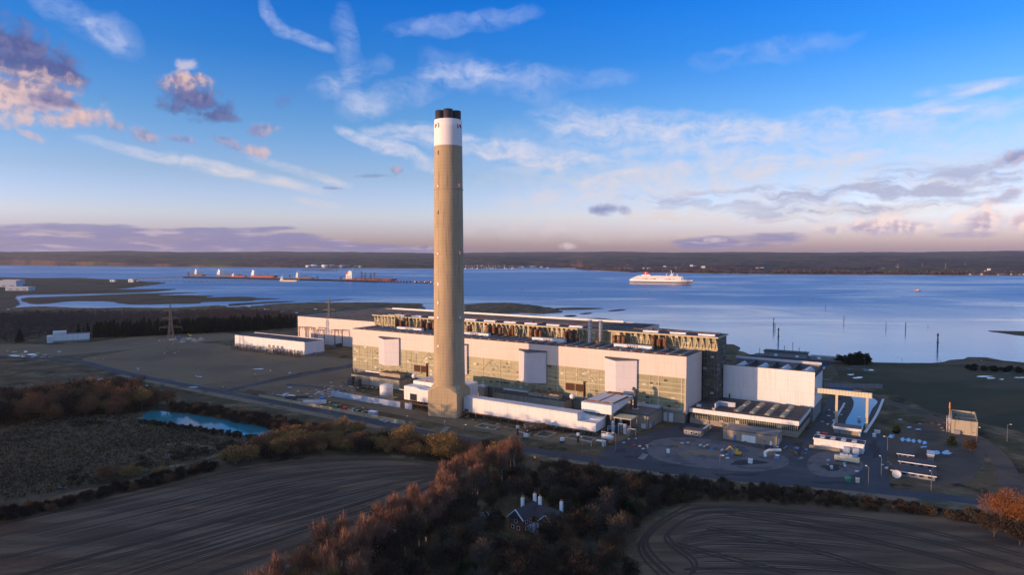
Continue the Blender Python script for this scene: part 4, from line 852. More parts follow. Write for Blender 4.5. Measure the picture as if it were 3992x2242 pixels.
def switch_block():
    a = loc(2527, 1675); z = 8.2; c = loc(2566, 1595, z)
    t = thing('pump_room', 'flat-roofed brick block beside the fan house', 'plant building', W(a[0], a[1])); L = 20; dep = c[1] - a[1] + 4
    MB().box(-L, 0, 0, dep, 0, z).obj('wall', 'brick', t)
    MB().box(-L - .2, .2, -.2, dep + .2, z + .002, z + .5).obj('roof', 'roof2', t); MB().box(-L + .5, -.5, dep - 5, dep - .5, z + .5, z + 1.6).obj('roof_upstand', 'paleroof', t)
    box(.01, .1, 8, 10, .1, 3).obj('door', 'blue', t); box(.01, .1, 3, 4.2, .1, 2.6).obj('door', 'white', t); box(-L + 2, -L + 9, -.08, -.01, .1, 3.6).obj('doorway', 'dksteel', t); box(-4.4, -1.6, -.1, -.01, .1, 3).obj('door', 'white', t)
    MB().tube((.25, -.2, 0), (.25, -.2, 6.5), .12).obj('downpipe', 'dksteel', t)
switch_block()
def oil_room(px, px2, pyb, label, lab2, zt):
    u0_, v_ = loc(px, pyb); u1_ = onv(px2, 1500, v_)[0]
    t = thing('oil_room', label, 'plant building', W(u0_, v_)); L = u1_ - u0_; dep = -v_ - 2.2
    box(0, L, 0, dep, 0, zt).obj('wall', 'beige', t); box(-.15, L + .15, -.15, dep, zt + .002, zt + .35).obj('roof', 'roof', t)
    x = L * .48
    h = box(x, x + L * .42, dep - 8, dep - 2, zt + .36, zt + 3.0).obj('roof_tank', 'beige', t)
    for q in (.02, .22): MB().prism([(x + L * q - .3, dep - 8.3), (x + L * (q + .18), dep - 8.3), (x + L * (q + .18), dep - 1.7), (x + L * q - .3, dep - 1.7)], zt + 3.003, zt + 3.5).obj('tank_lid', 'rust', h)
    for q in (.1, .3): MB().cyl(x + L * q, dep - 5, zt + 3.5, zt + 4.8, .5).obj('tank_vent', 'dksteel', h)
    box(2, L * .4, dep - 1.2, dep - .3, zt + .36, zt + 1.3).obj('roof_upstand', 'white', t)
oil_room(1370, 1556, 1493, 'stained beige oil room with rusty roof tanks beside the white storage tank', '', 7.2)
oil_room(1925, 2200, 1568, 'stained beige oil room with rusty roof tanks behind the long flue duct', '', 7.2)

def storage_tank():
    t = place(1506, 1552, 'storage_tank', 'upright white cylindrical storage tank with rails by the stained oil room', 'tank')
    r, h = 4.7, 9.2
    MB().lathe(0, 0, [(r, 0), (r, h), (r * .5, h + .9), (.1, h + 1.2)], 28).obj('shell', 'white', t, True)
    m = MB()
    for z in (2.4, 4.8, 7.2): m.lathe(0, 0, [(r, z), (r + .14, z), (r + .14, z + .18), (r, z + .18)], 28, (False, False))
    m.obj('hoop', 'pipe', t)
    m = MB(); k = 16
    for i in range(k): a = 2 * math.pi * i / k; m.tube((r * math.cos(a), r * math.sin(a), h), (r * math.cos(a), r * math.sin(a), h + 1.2), .06, 4)
    for i in range(k): a = 2 * math.pi * i / k; b = 2 * math.pi * (i + 1) / k; m.tube((r * math.cos(a), r * math.sin(a), h + 1.2), (r * math.cos(b), r * math.sin(b), h + 1.2), .06, 4)
    m.obj('railing', 'pipe', t)
    m = MB(); m.tube((r + 1.6, -1.5, 0), (r + 1.6, -1.5, h + 2), .12).tube((r + 1.6, .2, 0), (r + 1.6, .2, h + 2), .12)
    for i in range(9): m.tube((r + 1.6, -1.5, 1 + i), (r + 1.6, .2, 1 + i), .06, 4)
    m.obj('ladder', 'pipe', t); box(-r - 1, r + 2.4, -r - 1, r + 1, 0, .4).obj('plinth', 'concrete', t)
storage_tank()
def boundary_wall(name, p, q, h, mat, label, wd=.5, panel=None):
    a, b = at(*p), at(*q); d = b - a; t = thing(name, label, 'wall', a, math.atan2(d.y, d.x)); L = d.length
    box(0, L, -wd / 2, wd / 2, 0, h).obj('panel', mat, t)
    if panel:
        x = 0
        while x < L: box(x, x + .35, -wd / 2 - .12, wd / 2 + .12, 0, h + .15).obj('post', 'concrete', t); x += panel
    return t
boundary_wall('screen_wall', (1292, 1545), (1561, 1590), 3.9, 'bluepale', 'tall pale screen wall in front of the white storage tank', .8)
boundary_wall('screen_wall', (1580, 1594), (1606, 1598), 3.9, 'bluepale', 'short pale screen wall next to the chimney foot', .8)
boundary_wall('channel_fence', (3212, 1512), (3440, 1516), 3.6, 'grey', 'grey panel fence beyond the intake channel', .3, 5.0)
w_ = boundary_wall('concrete_fence', (1010, 1549), (1578, 1655), 2.2, 'concrete', 'long low concrete panel fence along the perimeter road', .3, 6.0)
def slope_conveyor():
    a, b = at(1880, 1545), at(1962, 1520); t = thing('conveyor', 'sloping white covered walkway rising behind the flue duct', 'walkway', a, -YAW)
    m = MB(); p = Vector((0, 0, 6)); q = Vector((3, 26, 11)); 
    m.add([p + Vector(v) for v in ((-1.6, 0, 0), (1.6, 0, 0), (1.6, 0, 2.6), (-1.6, 0, 2.6))] + [q + Vector(v) for v in ((-1.6, 0, 0), (1.6, 0, 0), (1.6, 0, 2.6), (-1.6, 0, 2.6))], [(0, 1, 2, 3), (7, 6, 5, 4), (0, 4, 5, 1), (1, 5, 6, 2), (2, 6, 7, 3), (3, 7, 4, 0)])
    m.obj('casing', 'white', t); box(-4, 5, -5, 0, 0, 8).obj('transfer_tower', 'beige', t); MB().box(-4.2, 5.2, -5.2, .2, 8.003, 8.3).obj('tower_roof', 'paleroof', t); box(1, 1.8, 12, 12.8, 0, 8.4).obj('trestle', 'lattice', t)
slope_conveyor()
for k, (px, py, pt) in enumerate(((1615, 1530, 1466), (2231, 1610, 1546))):
    p = at(px, py); z = 104 - (pt - 999) * (104 * F / (py - 999)) / F
    t = thing('globe_vessel', ('round pale globe on a rusty post beside the short flue duct', 'round pale globe on a rusty post beside the fan house')[k], 'globe', p)
    MB().ball((0, 0, z), 1.9, 18, 10).obj('globe', 'wband', t, True); MB().cyl(0, 0, 0, z - 1.7, .35, .3, 10).obj('post', 'rust', t)
    m = MB()
    for i in range(6): m.tube((.5, -.3, 1 + i * (z - 4) / 6), (.5, .3, 1 + i * (z - 4) / 6), .06, 4)
    m.tube((.5, -.3, 0), (.5, -.3, z - 2), .06, 4).tube((.5, .3, 0), (.5, .3, z - 2), .06, 4); m.obj('ladder', 'rust', t)
def lying_tank(px, py, label, length, r, mat, ang, bund=True):
    t = place(px, py, 'fuel_tank', label, 'tank', -YAW + R(ang))
    MB().capsule((-length / 2, 0, r + 1.2), (length / 2, 0, r + 1.2), r, 18).obj('shell', mat, t, True)
    for x in (-length / 3, length / 3): box(x - .4, x + .4, -r * .8, r * .8, 0, 1.6).obj('saddle', 'concrete', t)
    MB().path([(-length / 2 - 1, 0, 0), (-length / 2 - 1, 0, r * 2 + 2), (length / 2, 0, r * 2 + 2)], .14).obj('pipe', 'pipe', t)
    MB().lathe(0, 0, [(.5, r * 2 + 1.0), (.5, r * 2 + 1.9)], 10).obj('manhole', mat, t)
lying_tank(2085, 1690, 'long rusty cylindrical fuel tank lying in front of the flue duct', 12.5, 2.2, 'rust', 62)
lying_tank(2368, 1722, 'small white cylindrical fuel tank lying by the pipework', 6.2, 1.5, 'white', -12)
def bund(px, py, L, Wd, label):
    t = place(px, py, 'bund_pit', label, 'pit'); h = .9
    MB().box(-L / 2, L / 2, -Wd / 2, -Wd / 2 + .4, 0, h).box(-L / 2, L / 2, Wd / 2 - .4, Wd / 2, 0, h).box(-L / 2, -L / 2 + .4, -Wd / 2 + .4, Wd / 2 - .4, 0, h).box(L / 2 - .4, L / 2, -Wd / 2 + .4, Wd / 2 - .4, 0, h).obj('rim', 'concrete', t)
    box(-L / 2 + .4, L / 2 - .4, -Wd / 2 + .4, Wd / 2 - .4, .14, .2).obj('floor', 'dksteel', t)
bund(2125, 1697, 9, 11, 'open concrete pit beside the rusty fuel tank'); bund(2265, 1712, 16, 8, 'open concrete pit with a pipe loop over it'); bund(1900, 1668, 14, 8, 'open pit full of scrap near the chimney')
def pipe_stand(px, py, label, mat):
    t = place(px, py, 'valve_stand', label, 'pipework'); MB().cyl(0, 0, 0, 4.2, .7, .7, 10).obj('column', mat, t); MB().cyl(0, 0, 4.2, 5.6, 1.0, 1.0, 10).obj('cap', 'pipe', t)
    MB().path([(0, 0, 2.4), (4, -1, 2.4), (9, -2, 2.4), (9, -2, 0)], .2).obj('pipe', 'pipe', t)
pipe_stand(2018, 1698, 'stubby brick-red valve stand with a white cap beside the rusty fuel tank', 'rust'); pipe_stand(2254, 1728, 'stubby brick-red valve stand with a white cap over the pipe loop', 'rust')
def bowser(px, py, label):
    t = place(px, py, 'hopper_unit', label, 'machine'); MB().prism([(-1, -1), (1, -1), (1, 1), (-1, 1)], 1.2, 2.8).obj('hopper', 'white', t); MB().box(-1.1, 1.1, -1.1, 1.1, .3, 1.2).obj('base', 'dksteel', t)
    for x in (-.8, .8): MB().tube((x, -1.2, .4), (x, 1.2, .4), .4, 10).obj('roller', 'dksteel', t)
bowser(2051, 1712, 'small white hopper on a dark base by the road near the rusty tank'); bowser(2192, 1727, 'small white hopper on a dark base by the road near the pipe loop')
def pipework():
    t = place(2415, 1690, 'pipework', 'tangle of pale vertical pipes and vessels under a steel canopy', 'pipework'); rg = random.Random(2)
    for i in range(7): x, y = rg.uniform(-7, 5), rg.uniform(-5, 5); h = rg.uniform(4, 8.5); MB().lathe(x, y, [(.9, 0), (.9, h - .8), (.4, h)], 12).obj('vessel', rg.choice(('pipe', 'pipe', 'dksteel')), t)
    for i in range(6): x, y = rg.uniform(-8, 6), rg.uniform(-6, 4); z = rg.uniform(2, 7); MB().path([(x, y, 0), (x, y, z), (x + 4, y, z), (x + 4, y + 2, z), (x + 4, y + 2, 0)], .22).obj('pipe', 'pipe', t)
    box(-3, 8, -2, 8, 9.2, 9.7).obj('canopy', 'fin', t); legs(t, [-2.6, 7.6], -1.6, 9.2); legs(t, [-2.6, 7.6], 7.6, 9.2)
pipework()
t = place(2342, 1738, 'shelter', 'small open white-topped shelter next to the lying white tank', 'shelter'); box(-2.6, 2.6, -1.4, 1.4, 2.6, 2.8).obj('roof', 'white', t); legs(t, [-2.4], -1.2, 2.6, r=.1); legs(t, [-2.4], 1.2, 2.6, r=.1); box(1.2, 2.5, -1.3, 1.3, 0, 2.6).obj('cabinet', 'pipe', t)

# ------------------------------------------------------------------ workshops and huts at the right
def shed(name, label, cat, base, L, dep, h, wall='brick', roof='roof2', rz=-YAW, over=.3, lip=.35, group=None):
    t = thing(name, label, cat, base, rz, group); box(0, L, 0, dep, 0, h).obj('wall', wall, t)
    box(-over, L + over, -over, dep + over, h + .002, h + lip).obj('roof', roof, t); return t
def span(p, q): a, b = loc(*p), loc(*q); return W(a[0], a[1]), b[0] - a[0]
b0, L = span((2819, 1712), (3033, 1738))
t = shed('store_building', 'pale brick store with a ribbed flat roof and a wide lilac-white door', 'building', b0, L, 14, 5.6, 'brick', 'roof2')
m = MB(); 
for i in range(6): m.box(-.2, L + .2, 1 + i * 2.2, 1.4 + i * 2.2, 5.95, 6.2)
m.obj('roof_rib', 'grey', t)
box(L * .2, L * .25, -.08, -.01, .1, 3.4).obj('door', 'blue', t); box(L * .355, L * .61, -.1, -.01, .1, 4.0).obj('sliding_door', 'white', t); box(L * .87, L * .91, -.08, -.01, .1, 2.6).obj('door', 'wframe', t); box(L + .01, L + .08, 3, 6, .1, 3.4).obj('door', 'white', t); box(L * .76, L * .79, -.06, -.01, 1.8, 2.3).obj('vent', 'window', t)
b0, L = span((2665, 1695), (2738, 1702))
t = shed('site_office', 'small brick site office with three white windows', 'building', b0, L, 5.5, 3.1, 'brick', 'roof2')
for q in (.16, .44, .72): f = box(L * q - .9, L * q + .9, -.09, -.01, 1.0, 2.4).obj('window', 'wframe', t); box(L * q - .65, L * q + .65, -.12, -.092, 1.2, 2.2).obj('pane', 'window', f)
box(L - 1.8, L - .4, 5.6, 22, 2.7, 2.95).obj('covered_way', 'paleroof', t)
for y in range(6, 22, 3): box(L - .7, L - .5, y, y + .2, 0, 2.7).obj('post', 'fin', t)
b0, L = span((3172, 1745), (3365, 1775))
t = shed('striped_shed', 'long low white shed with four pale rooflights', 'building', b0, L, 8.5, 4.7, 'white', 'roof')
MB().box(-.35, L + .35, -.4, -.3, 4.5, 5.4).box(-.35, L + .35, 8.8, 8.9, 4.5, 5.2).box(-.4, -.3, -.3, 8.8, 4.5, 5.3).box(L + .3, L + .4, -.3, 8.8, 4.5, 5.3).obj('parapet', 'white', t)
for i in range(4):
    x = L * (.16 + i * .215); m = MB(); m.prism([(x - 1.2, 2.2), (x + 1.2, 2.2), (x + 1.2, 6.2), (x - 1.2, 6.2)], 5.06, 5.5); m.obj('rooflight', 'paleroof', t)
box(-2, L * .55, -2.6, -.42, 0, 1.5).obj('lean_to', 'brick', t)
for q in (.62, .8): box(L * q, L * q + 3, -3.0, -.42, 0, 3.2).obj('porch', 'bluepale', t)
b0, L = span((3250, 1689), (3353, 1705))
t = shed('canal_house', 'small flat-roofed canal house with a white fascia by the intake water', 'building', b0, L, 10, 2.9, 'brick', 'roof2')
MB().box(-.3, L + .3, -.9, -.31, 2.7, 4.2).box(L + .31, L + .5, -.9, 10.3, 2.7, 4.2).obj('fascia', 'white', t); box(-.2, L + .3, -.3, 10.2, 3.3, 3.9).obj('roof_deck', 'roof2', t); box(L * .18, L * .26, -.08, -.01, .1, 2.3).obj('door', 'blue', t); box(L - .6, L + .3, -.9, -.3, 0, 2.7).obj('pier', 'white', t)
b0, L = span((3252, 1800), (3350, 1812))
t = thing('raised_cabin', 'long cream cabin on short legs with blue roof boxes', 'cabin', b0)
box(0, L, 0, 2.6, 1.0, 3.2).obj('body', 'cream', t); legs(t, [.6, L / 2, L - .6], .5, 1.0, r=.2)
for i in range(4): box(2.4 + i * (L - 4) / 4, 4.8 + i * (L - 4) / 4, 1, 3.4, 3.21, 4.3).obj('roof_box', 'blue' if i > 2 else 'bluepale', t)
m = MB()
for i in range(12): m.box(.4 + i * L / 12.3, .5 + i * L / 12.3, -.05, -.002, 1.0, 3.2)
m.obj('ribs', 'bar', t)
b0, L = span((3708, 1690), (3809, 1694))
L = max(L, 12)
t = thing('concrete_tank', 'open square concrete tank with an outside stair, sunlit', 'tank', b0); h = 8.2; dep = 30; w = .5
MB().box(0, L, 0, w, 0, h).obj('front_wall', 'beige', t); MB().box(0, w, w, dep, 0, h + .003).obj('side_wall', 'beige', t); MB().box(L - w, L, w, dep, 0, h + .003).obj('side_wall', 'beige', t); MB().box(w, L - w, dep - w, dep, 0, h + .006).obj('rear_wall', 'beige', t); box(w, L - w, dep * .48, dep * .5, 0, h - 1).obj('divider', 'beige', t); box(w, L - w, w, dep - w, 0, 3.0).obj('floor', 'dksteel', t)
box(1.2, 4.4, -1.6, -.01, 0, 2.4).obj('door_lobby', 'grey', t)
m = MB()
for k in range(3):
    y0_, y1_ = (2, 9) if k % 2 == 0 else (9, 2); m.bar((-1.4, y0_, k * 2.7), (-1.4, y1_, (k + 1) * 2.7), .35); m.bar((-1.4, y0_, k * 2.7 + 1.1), (-1.4, y1_, (k + 1) * 2.7 + 1.1), .12)
for y in (1.5, 9.5): m.bar((-2.2, y, 0), (-2.2, y, h), .16); m.bar((-.7, y, 0), (-.7, y, h), .16)
m.box(-2.2, 0, 1, 2, h - .2, h).box(-2.2, 0, 9, 10, h * .66 - .2, h * .66); m.obj('stair', 'pipe', t)
MB().tube((-.8, 12, 0), (-.8, 12, 12.5), .25).tube((-.8, 12, 12.5), (-.8, 12, 16), .5, 8, .35).obj('vent_pole', 'orange', t)
for k, (p, q, dep, lab) in enumerate([((3500, 1786), (3560, 1790), 14, 'dark-roofed hut farthest back in the hut row'), ((3506, 1816), (3643, 1820), 8.5, 'long dark-roofed hut in the middle of the hut row'), ((3477, 1852), (3645, 1862), 10.5, 'long dark-roofed hut nearest the road')]):
    b0, L = span(p, q); t = shed('hut', lab, 'hut', b0, L, dep, 2.3, 'grey', 'slate', over=.6, lip=.2, group='dark-roofed huts'); box(-.62, L + .62, -.75, -.61, 2.15, 2.52).obj('fascia', 'wframe', t)
    n = max(3, int(L / 3))
    for i in range(n): box(L * (i + .2) / n, L * (i + .7) / n, -.06, -.01, .9, 2.0).obj('window', 'window', t)
b0, L = span((3615, 1795), (3640, 1797)); shed('hut', 'small pale-roofed hut at the end of the hut row', 'hut', b0, L, 8, 2.8, 'grey', 'paleroof', group='dark-roofed huts')
t = place(3495, 1866, 'disc_antenna', 'round pale dish standing against the nearest hut', 'dish'); MB().lathe(0, 0, [(.1, 0), (1.2, .15), (1.9, .5)], 18, (True, False)).obj('dish', 'pipe', t).rotation_euler = (R(75), 0, 0); t.children[0].location = (0, 0, 2); MB().cyl(0, .3, 0, 2, .15).obj('post', 'pipe', t)
# gantry crane over the intake channel
def gantry():
    a, b = loc(3260, 1654), loc(3378, 1670); c = loc(3177, 1630); t = thing('gantry_crane', 'cream gantry beam on tall legs over the blue intake channel', 'crane', W(a[0], a[1])); L = b[0] - a[0]; h = 18.4
    m = MB().box(-15, L + 2.5, -.9, .9, h, h + 3.0).obj('beam', 'cream', t); r = MB()
    for i in range(20): r.box(-14.6 + i * (L + 16.6) / 19, -14.35 + i * (L + 16.6) / 19, -1.0, 1.0, h + .2, h + 3.05)
    r.obj('stiffener', 'bar', m)
    for x in (0, L): MB().prism([(x - .7, -.8), (x + .7, -.8), (x + .7, .8), (x - .7, .8)], 0, h).obj('leg', 'fin', t)
    MB().tube((-13.5, 0, 0), (-13.5, 0, h), .5).obj('leg', 'dksteel', t); box(L * .55, L * .8, -1.2, 1.2, h + 3.06, h + 4.2).obj('trolley', 'dksteel', t)
gantry()
# intake channel: water between concrete kerbs
ch = [(2088, 966), (2122, 968), (2150, 979), (2190, 1000), (2208, 1012), (2194, 1030), (2170, 1076), (2132, 1076), (2128, 1060), (2142, 1035), (2148, 1012), (2134, 992), (2112, 985), (2096, 980)]
M['bank'] = pm('muddy_bank', (.06, .05, .045), .9, .3, .2)
sheet('channel', poly([(2072, 960), (2122, 962), (2156, 974), (2200, 996), (2226, 1010), (2208, 1032), (2180, 1086), (2112, 1082), (2106, 1060), (2122, 1020), (2116, 1004), (2088, 988)]), .14, 'bank', 'dark muddy sides of the intake channel')
sheet('channel_water', poly(ch), .20, 'stillwater', 'bright blue water of the intake channel', smooth=2)
ribbon('channel_kerb', [ad(*p) for p in [(2222, 1005), (2205, 1045), (2176, 1090)]], 1.6, .3, 'pipe', 'pale concrete kerb of the intake channel')
ribbon('channel_kerb', [ad(*p) for p in [(2094, 1075), (2108, 1045), (2125, 1015)]], 1.2, .3, 'pipe', 'pale concrete kerb of the intake channel')
sheet('channel_water', poly([(2062, 905), (2078, 904), (2110, 893), (2085, 918), (2072, 930)]), .2, 'stillwater', 'small bright creek behind the annexe')
# pump house and jetty on the shore
def shore_pumps():
    t = place(3105, 1402, 'pump_house', 'dark low pump house with masts standing at the water edge', 'building')
    MB().prism([(-42, -6), (-34, -12), (34, -12), (44, -4), (42, 10), (-40, 10)], -1, 2.2).obj('quay', 'dksteel', t); box(-30, 10, -6, 6, 2.2, 7).obj('house', 'grey', t); box(-31, 11, -7, 7, 7.002, 7.6).obj('roof', 'roof', t); box(14, 34, -6, 5, 2.2, 5.4).obj('screen_house', 'grey', t)
    for x in (-36, -12, -4, 2, 8, 36): MB().tube((x, 2, 2), (x, 2, (9, 13, 17, 12, 9, 8)[(-36, -12, -4, 2, 8, 36).index(x)]), .3).obj('mast', 'lattice', t)
    for x in (-20, 0, 20): box(x, x + 3, -6.1, -6, 3, 5).obj('door', 'wframe', t)
shore_pumps()
def jetty_line(name, p, q, h, wd, label, every=10, rail=True):
    a, b = at(*p, WZ), at(*q, WZ); d = b - a; L = d.length; t = thing(name, label, 'jetty', a, math.atan2(d.y, d.x))
    box(0, L, -wd / 2, wd / 2, h, h + .8).obj('deck', 'jetty', t); n = max(2, min(60, int(L / every)))
    for i in range(n + 1): x = L * i / n; MB().box(x - .4, x + .4, -wd / 2, wd / 2, -2, h).obj('trestle', 'jetty', t)
    if rail: m = MB().tube((0, -wd / 2, h + 2), (L, -wd / 2, h + 2), .12, 4).tube((0, wd / 2, h + 2), (L, wd / 2, h + 2), .12, 4); m.obj('rail', 'jetty', t)
    return t
jetty_line('footbridge', (3150, 1400), (3300, 1412), 2.4, 3, 'thin dark footbridge from the pump house to the bank', 8)

# ------------------------------------------------------------------ left side: switch house, pylons, blocks
def switch_house():
    v = 55.5; a = onv(917, 1355, v); z = onv(1187, 1336, v)[1]; ua, ub = onv(915.5, 1307, v)[0], onv(1187, 1336, v)[0]; L = ub - ua; dep = 26
    t = thing('switch_house', 'white switch house with a row of dark insulator frames along its front', 'building', W(ua, v))
    box(0, L, 0, dep, 2.6, z).obj('wall', 'white', t); box(.2, L - .2, .2, dep - .2, 0, 2.6).obj('base_wall', 'grey', t); box(.5, L - .5, .5, dep - .5, z - .3, z + .25).obj('roof', 'roof', t)
    MB().box(0, L, -.05, .45, z + .003, z + .5).box(0, L, dep - .45, dep + .05, z + .003, z + .9).obj('coping', 'paleroof', t)
    box(L + .01, L + 1.6, 11, 14, 0, 3.2).obj('porch', 'grey', t)
    for i in range(4): box(L * .5 + i * 7, L * .5 + i * 7 + 4, -.06, -.01, 5.5, 8.5).obj('louvre', 'grey', t)
    for i in range(10):
        x = 2 + i * (L - 6) / 9.6 + (4 if i > 4 else 0); f = MB()
        for q in range(4): f.bar((x + q * 2.2, -3.2, 0), (x + q * 2.2, -3.2, 6.6), .4); f.bar((x + q * 2.2, -6.2, 0), (x + q * 2.2, -6.2, 5.6), .35)
        f.bar((x - .4, -3.2, 5.2), (x + 7, -3.2, 5.2), .35); f.bar((x - .4, -6.2, 4.2), (x + 7, -6.2, 4.2), .35); f.bar((x, -6.2, 2), (x + 6.6, -6.2, 2), .3)
        f.obj('insulator_frame', 'black', t)
switch_house()
a_, b_ = at(206, 1338), at(349, 1330)
d_ = b_ - a_; t = thing('white_depot', 'small white windowless depot with a raised box in front of the conifer belt', 'building', a_, math.atan2(d_.y, d_.x)); L = d_.length
box(0, L, 0, 14, 2.2, 9.6).obj('wall', 'white', t); box(.2, L - .2, .2, 13.8, 0, 2.2).obj('base_wall', 'grey', t); box(0, L * .36, 3, 11, 9.61, 13.4).obj('upper_box', 'white', t); box(-6, -.02, 2, 12, 0, 8.4).obj('side_wing', 'white', t); box(.3, L - .3, .3, 13.7, 9.6, 9.75).obj('roof', 'roof2', t)
def pylon(px, py, h, label, spread, turn=0):
    t = thing('pylon', label, 'pylon', at(px, py), R(turn), 'lattice pylons at the works'); m = MB()
    lv = [(0, spread), (h * .2, spread * .72), (h * .38, spread * .47), (h * .52, spread * .30), (h * .64, spread * .25), (h * .76, spread * .2), (h * .88, spread * .15), (h, .1)]
    cs = [(-1, -1), (1, -1), (1, 1), (-1, 1)]
    for (z0, w0), (z1, w1) in zip(lv[:-1], lv[1:]):
        for k in range(4):
            a = cs[k]; b = cs[(k + 1) % 4]
            m.bar((a[0] * w0, a[1] * w0, z0), (a[0] * w1, a[1] * w1, z1), .32); m.bar((a[0] * w0, a[1] * w0, z0), (b[0] * w1, b[1] * w1, z1), .18); m.bar((b[0] * w0, b[1] * w0, z0), (a[0] * w1, a[1] * w1, z1), .18); m.bar((a[0] * w1, a[1] * w1, z1), (b[0] * w1, b[1] * w1, z1), .18)
    m.obj('tower', 'lattice', t)
    for z, w in ((h * .52, 11.5), (h * .70, 8.5), (h * .86, 5.5)):
        for s_ in (-1, 1):
            c = MB(); c.bar((s_ * .8, -1.2, z), (s_ * w, 0, z), .3).bar((s_ * .8, 1.2, z), (s_ * w, 0, z), .3).bar((s_ * .8, 0, z + 2.4), (s_ * w, 0, z), .28).bar((s_ * w * .5, -.6, z), (s_ * w * .5, 0, z + 1.2), .2); c = c.obj('cross_arm', 'lattice', t)
            MB().lathe(s_ * w, 0, [(.18, z - 3.4), (.34, z - 2.5), (.18, z - 1.6), (.34, z - .8), (.1, z)], 6).obj('insulator', 'dksteel', c)
    for k in cs: box(k[0] * spread - 1, k[0] * spread + 1, k[1] * spread - 1, k[1] * spread + 1, 0, 1).obj('footing', 'concrete', t)
pylon(1285, 1336, 56, 'steel lattice pylon in front of the turbine hall', 4.4, -20)
pylon(668, 1376, 53, 'steel lattice pylon standing alone on the turf field', 5.0, 10)
def transformer_yard():
    rg = random.Random(6)
    for i, (px, py) in enumerate([(1180, 1330), (1215, 1336), (1250, 1342), (1320, 1345), (1345, 1335)]):
        t = thing('switchyard_frame', 'tall rusty switchyard frame before the turbine hall', 'steel frame', at(px, py + 8), -YAW, 'switchyard frames'); m = MB(); h = rg.uniform(15, 21)
        m.bar((-6, 0, 0), (-6, 0, h), .8).bar((6, 0, 0), (6, 0, h), .8).bar((-6.5, 0, h - .5), (6.5, 0, h - .5), .9)
        for k in range(3): m.bar((-4 + 4 * k, 0, h - .5), (-4 + 4 * k, 0, h - 4), .35)
        m.obj('portal', 'rust', t)
        for k in range(3): box(-5 + 4 * k, -2.6 + 4 * k, -3, 0, 0, rg.uniform(3, 5)).obj('breaker', rg.choice(('grey', 'dksteel')), t)
transformer_yard()
def gear(name, px, py, label, cat, w, d, h, mat, group=None, lid=None, z=0, rz=-YAW):
    t = thing(name, label, cat, at(px, py), rz, group); box(-w / 2, w / 2, -d / 2, d / 2, .15, h).obj('body', mat, t); box(-w / 2 - .08, w / 2 + .08, -d / 2 - .08, d / 2 + .08, h + .002, h + .12).obj('lid', lid or mat, t)
    MB().box(-w / 2, -w / 2 + .3, -d / 2, d / 2, 0, .15).box(w / 2 - .3, w / 2, -d / 2, d / 2, 0, .15).obj('skids', 'dksteel', t); return t
for a in [('container', 1137, 1556, 'white shipping container inside the concrete fence', 'container', 6, 2.4, 2.6, 'white'), ('container', 1454, 1620, 'pale lilac container with a light roof inside the concrete fence', 'container', 6.4, 3, 2.7, 'bluepale', None, 'wframe'),
          ('container', 1260, 1566, 'dark blue container at the end of the pipe stacks', 'container', 3.6, 2.4, 3.2, 'blue'), ('skip', 1312, 1592, 'green skip among the coloured scrap', 'skip', 4, 2.4, 2.2, 'green'), ('skip', 1344, 1597, 'red skip among the coloured scrap', 'skip', 3.4, 2.2, 1.6, 'red'),
          ('tank_crate', 1326, 1592, 'dark rusty crate between the green and red skips', 'crate', 3, 2, 2.4, 'rust'), ('plant_box', 1370, 1500, 'tall dark plant box beside the stained oil room', 'cabinet', 5, 4, 6.5, 'dksteel'), ('plant_box', 1395, 1506, 'second dark plant box beside the stained oil room', 'cabinet', 4.2, 4, 5.5, 'dksteel'),
          ('cabinet', 2925, 1808, 'small white cabinet alone on the gravel patch', 'cabinet', 2, 1.6, 2.2, 'white'), ('toilet_cabin', 3030, 1795, 'bright blue portable toilet at the gravel edge', 'toilet', 1.6, 1.6, 2.5, 'blue', None, 'wframe'), ('cabinet', 3305, 1882, 'dark green cabinet on the verge', 'cabinet', 2.6, 1.6, 2.6, 'green'), ('cabinet', 3343, 1884, 'pale cabinet on the verge beside the green one', 'cabinet', 1.6, 1.2, 2.2, 'cream'),
          ('skip', 3214, 1704, 'bright red box beside the canal house', 'skip', 3, 2.2, 2.2, 'red'), ('sign_board', 540, 1446, 'pale sign box by the road across the turf field', 'sign', 2.4, 1.2, 2.4, 'bluepale'), ('cabinet', 2605, 1768, 'small white cabinet by the yard entrance', 'cabinet', 1.4, 1.2, 2.0, 'wframe'),
          ('cabin', 830, 1293, 'small white site cabin beyond the conifer gap', 'cabin', 8, 3, 3, 'wframe'), ('scrap_box', 3420, 1690, 'pale box by the channel kerb', 'crate', 3, 2, 1.6, 'pipe')]:
    gear(*a)
for i in range(4):
    t = thing('pipe_stack', ('stack of long dark pipes nearest the white container', 'second stack of dark pipes in the yard', 'third stack of dark pipes in the yard', 'stack of pale pipes by the dark blue container')[i], 'pipes', at(1155 + i * 24, 1560 + i * 5.5), -YAW + R(38)); 
    for j in range(3):
        for k in range(3 - j): MB().tube((-8, -1.1 + k * 1.1 + j * .55, .6 + j * .95), (8, -1.1 + k * 1.1 + j * .55, .6 + j * .95), .52, 8).obj('pipe', ('dksteel', 'dksteel', 'grey', 'pipe')[i], t)
def slab_pile(px, py, label, n, seed, mats, spread, sz, name='scrap_pile'):
    t = thing(name, label, 'scrap', at(px, py), -YAW); rg = random.Random(seed)
    for i in range(n):
        x, y = rg.gauss(0, spread[0]), rg.gauss(0, spread[1]); w, l, h = rg.uniform(.4, sz), rg.uniform(.5, sz * 1.6), rg.uniform(.15, .7)
        MB().prism([(x - w, y - l), (x + w, y - l * .8), (x + w * .9, y + l), (x - w * .8, y + l * .9)], 0, h).obj('scrap_piece', rg.choice(mats), t)
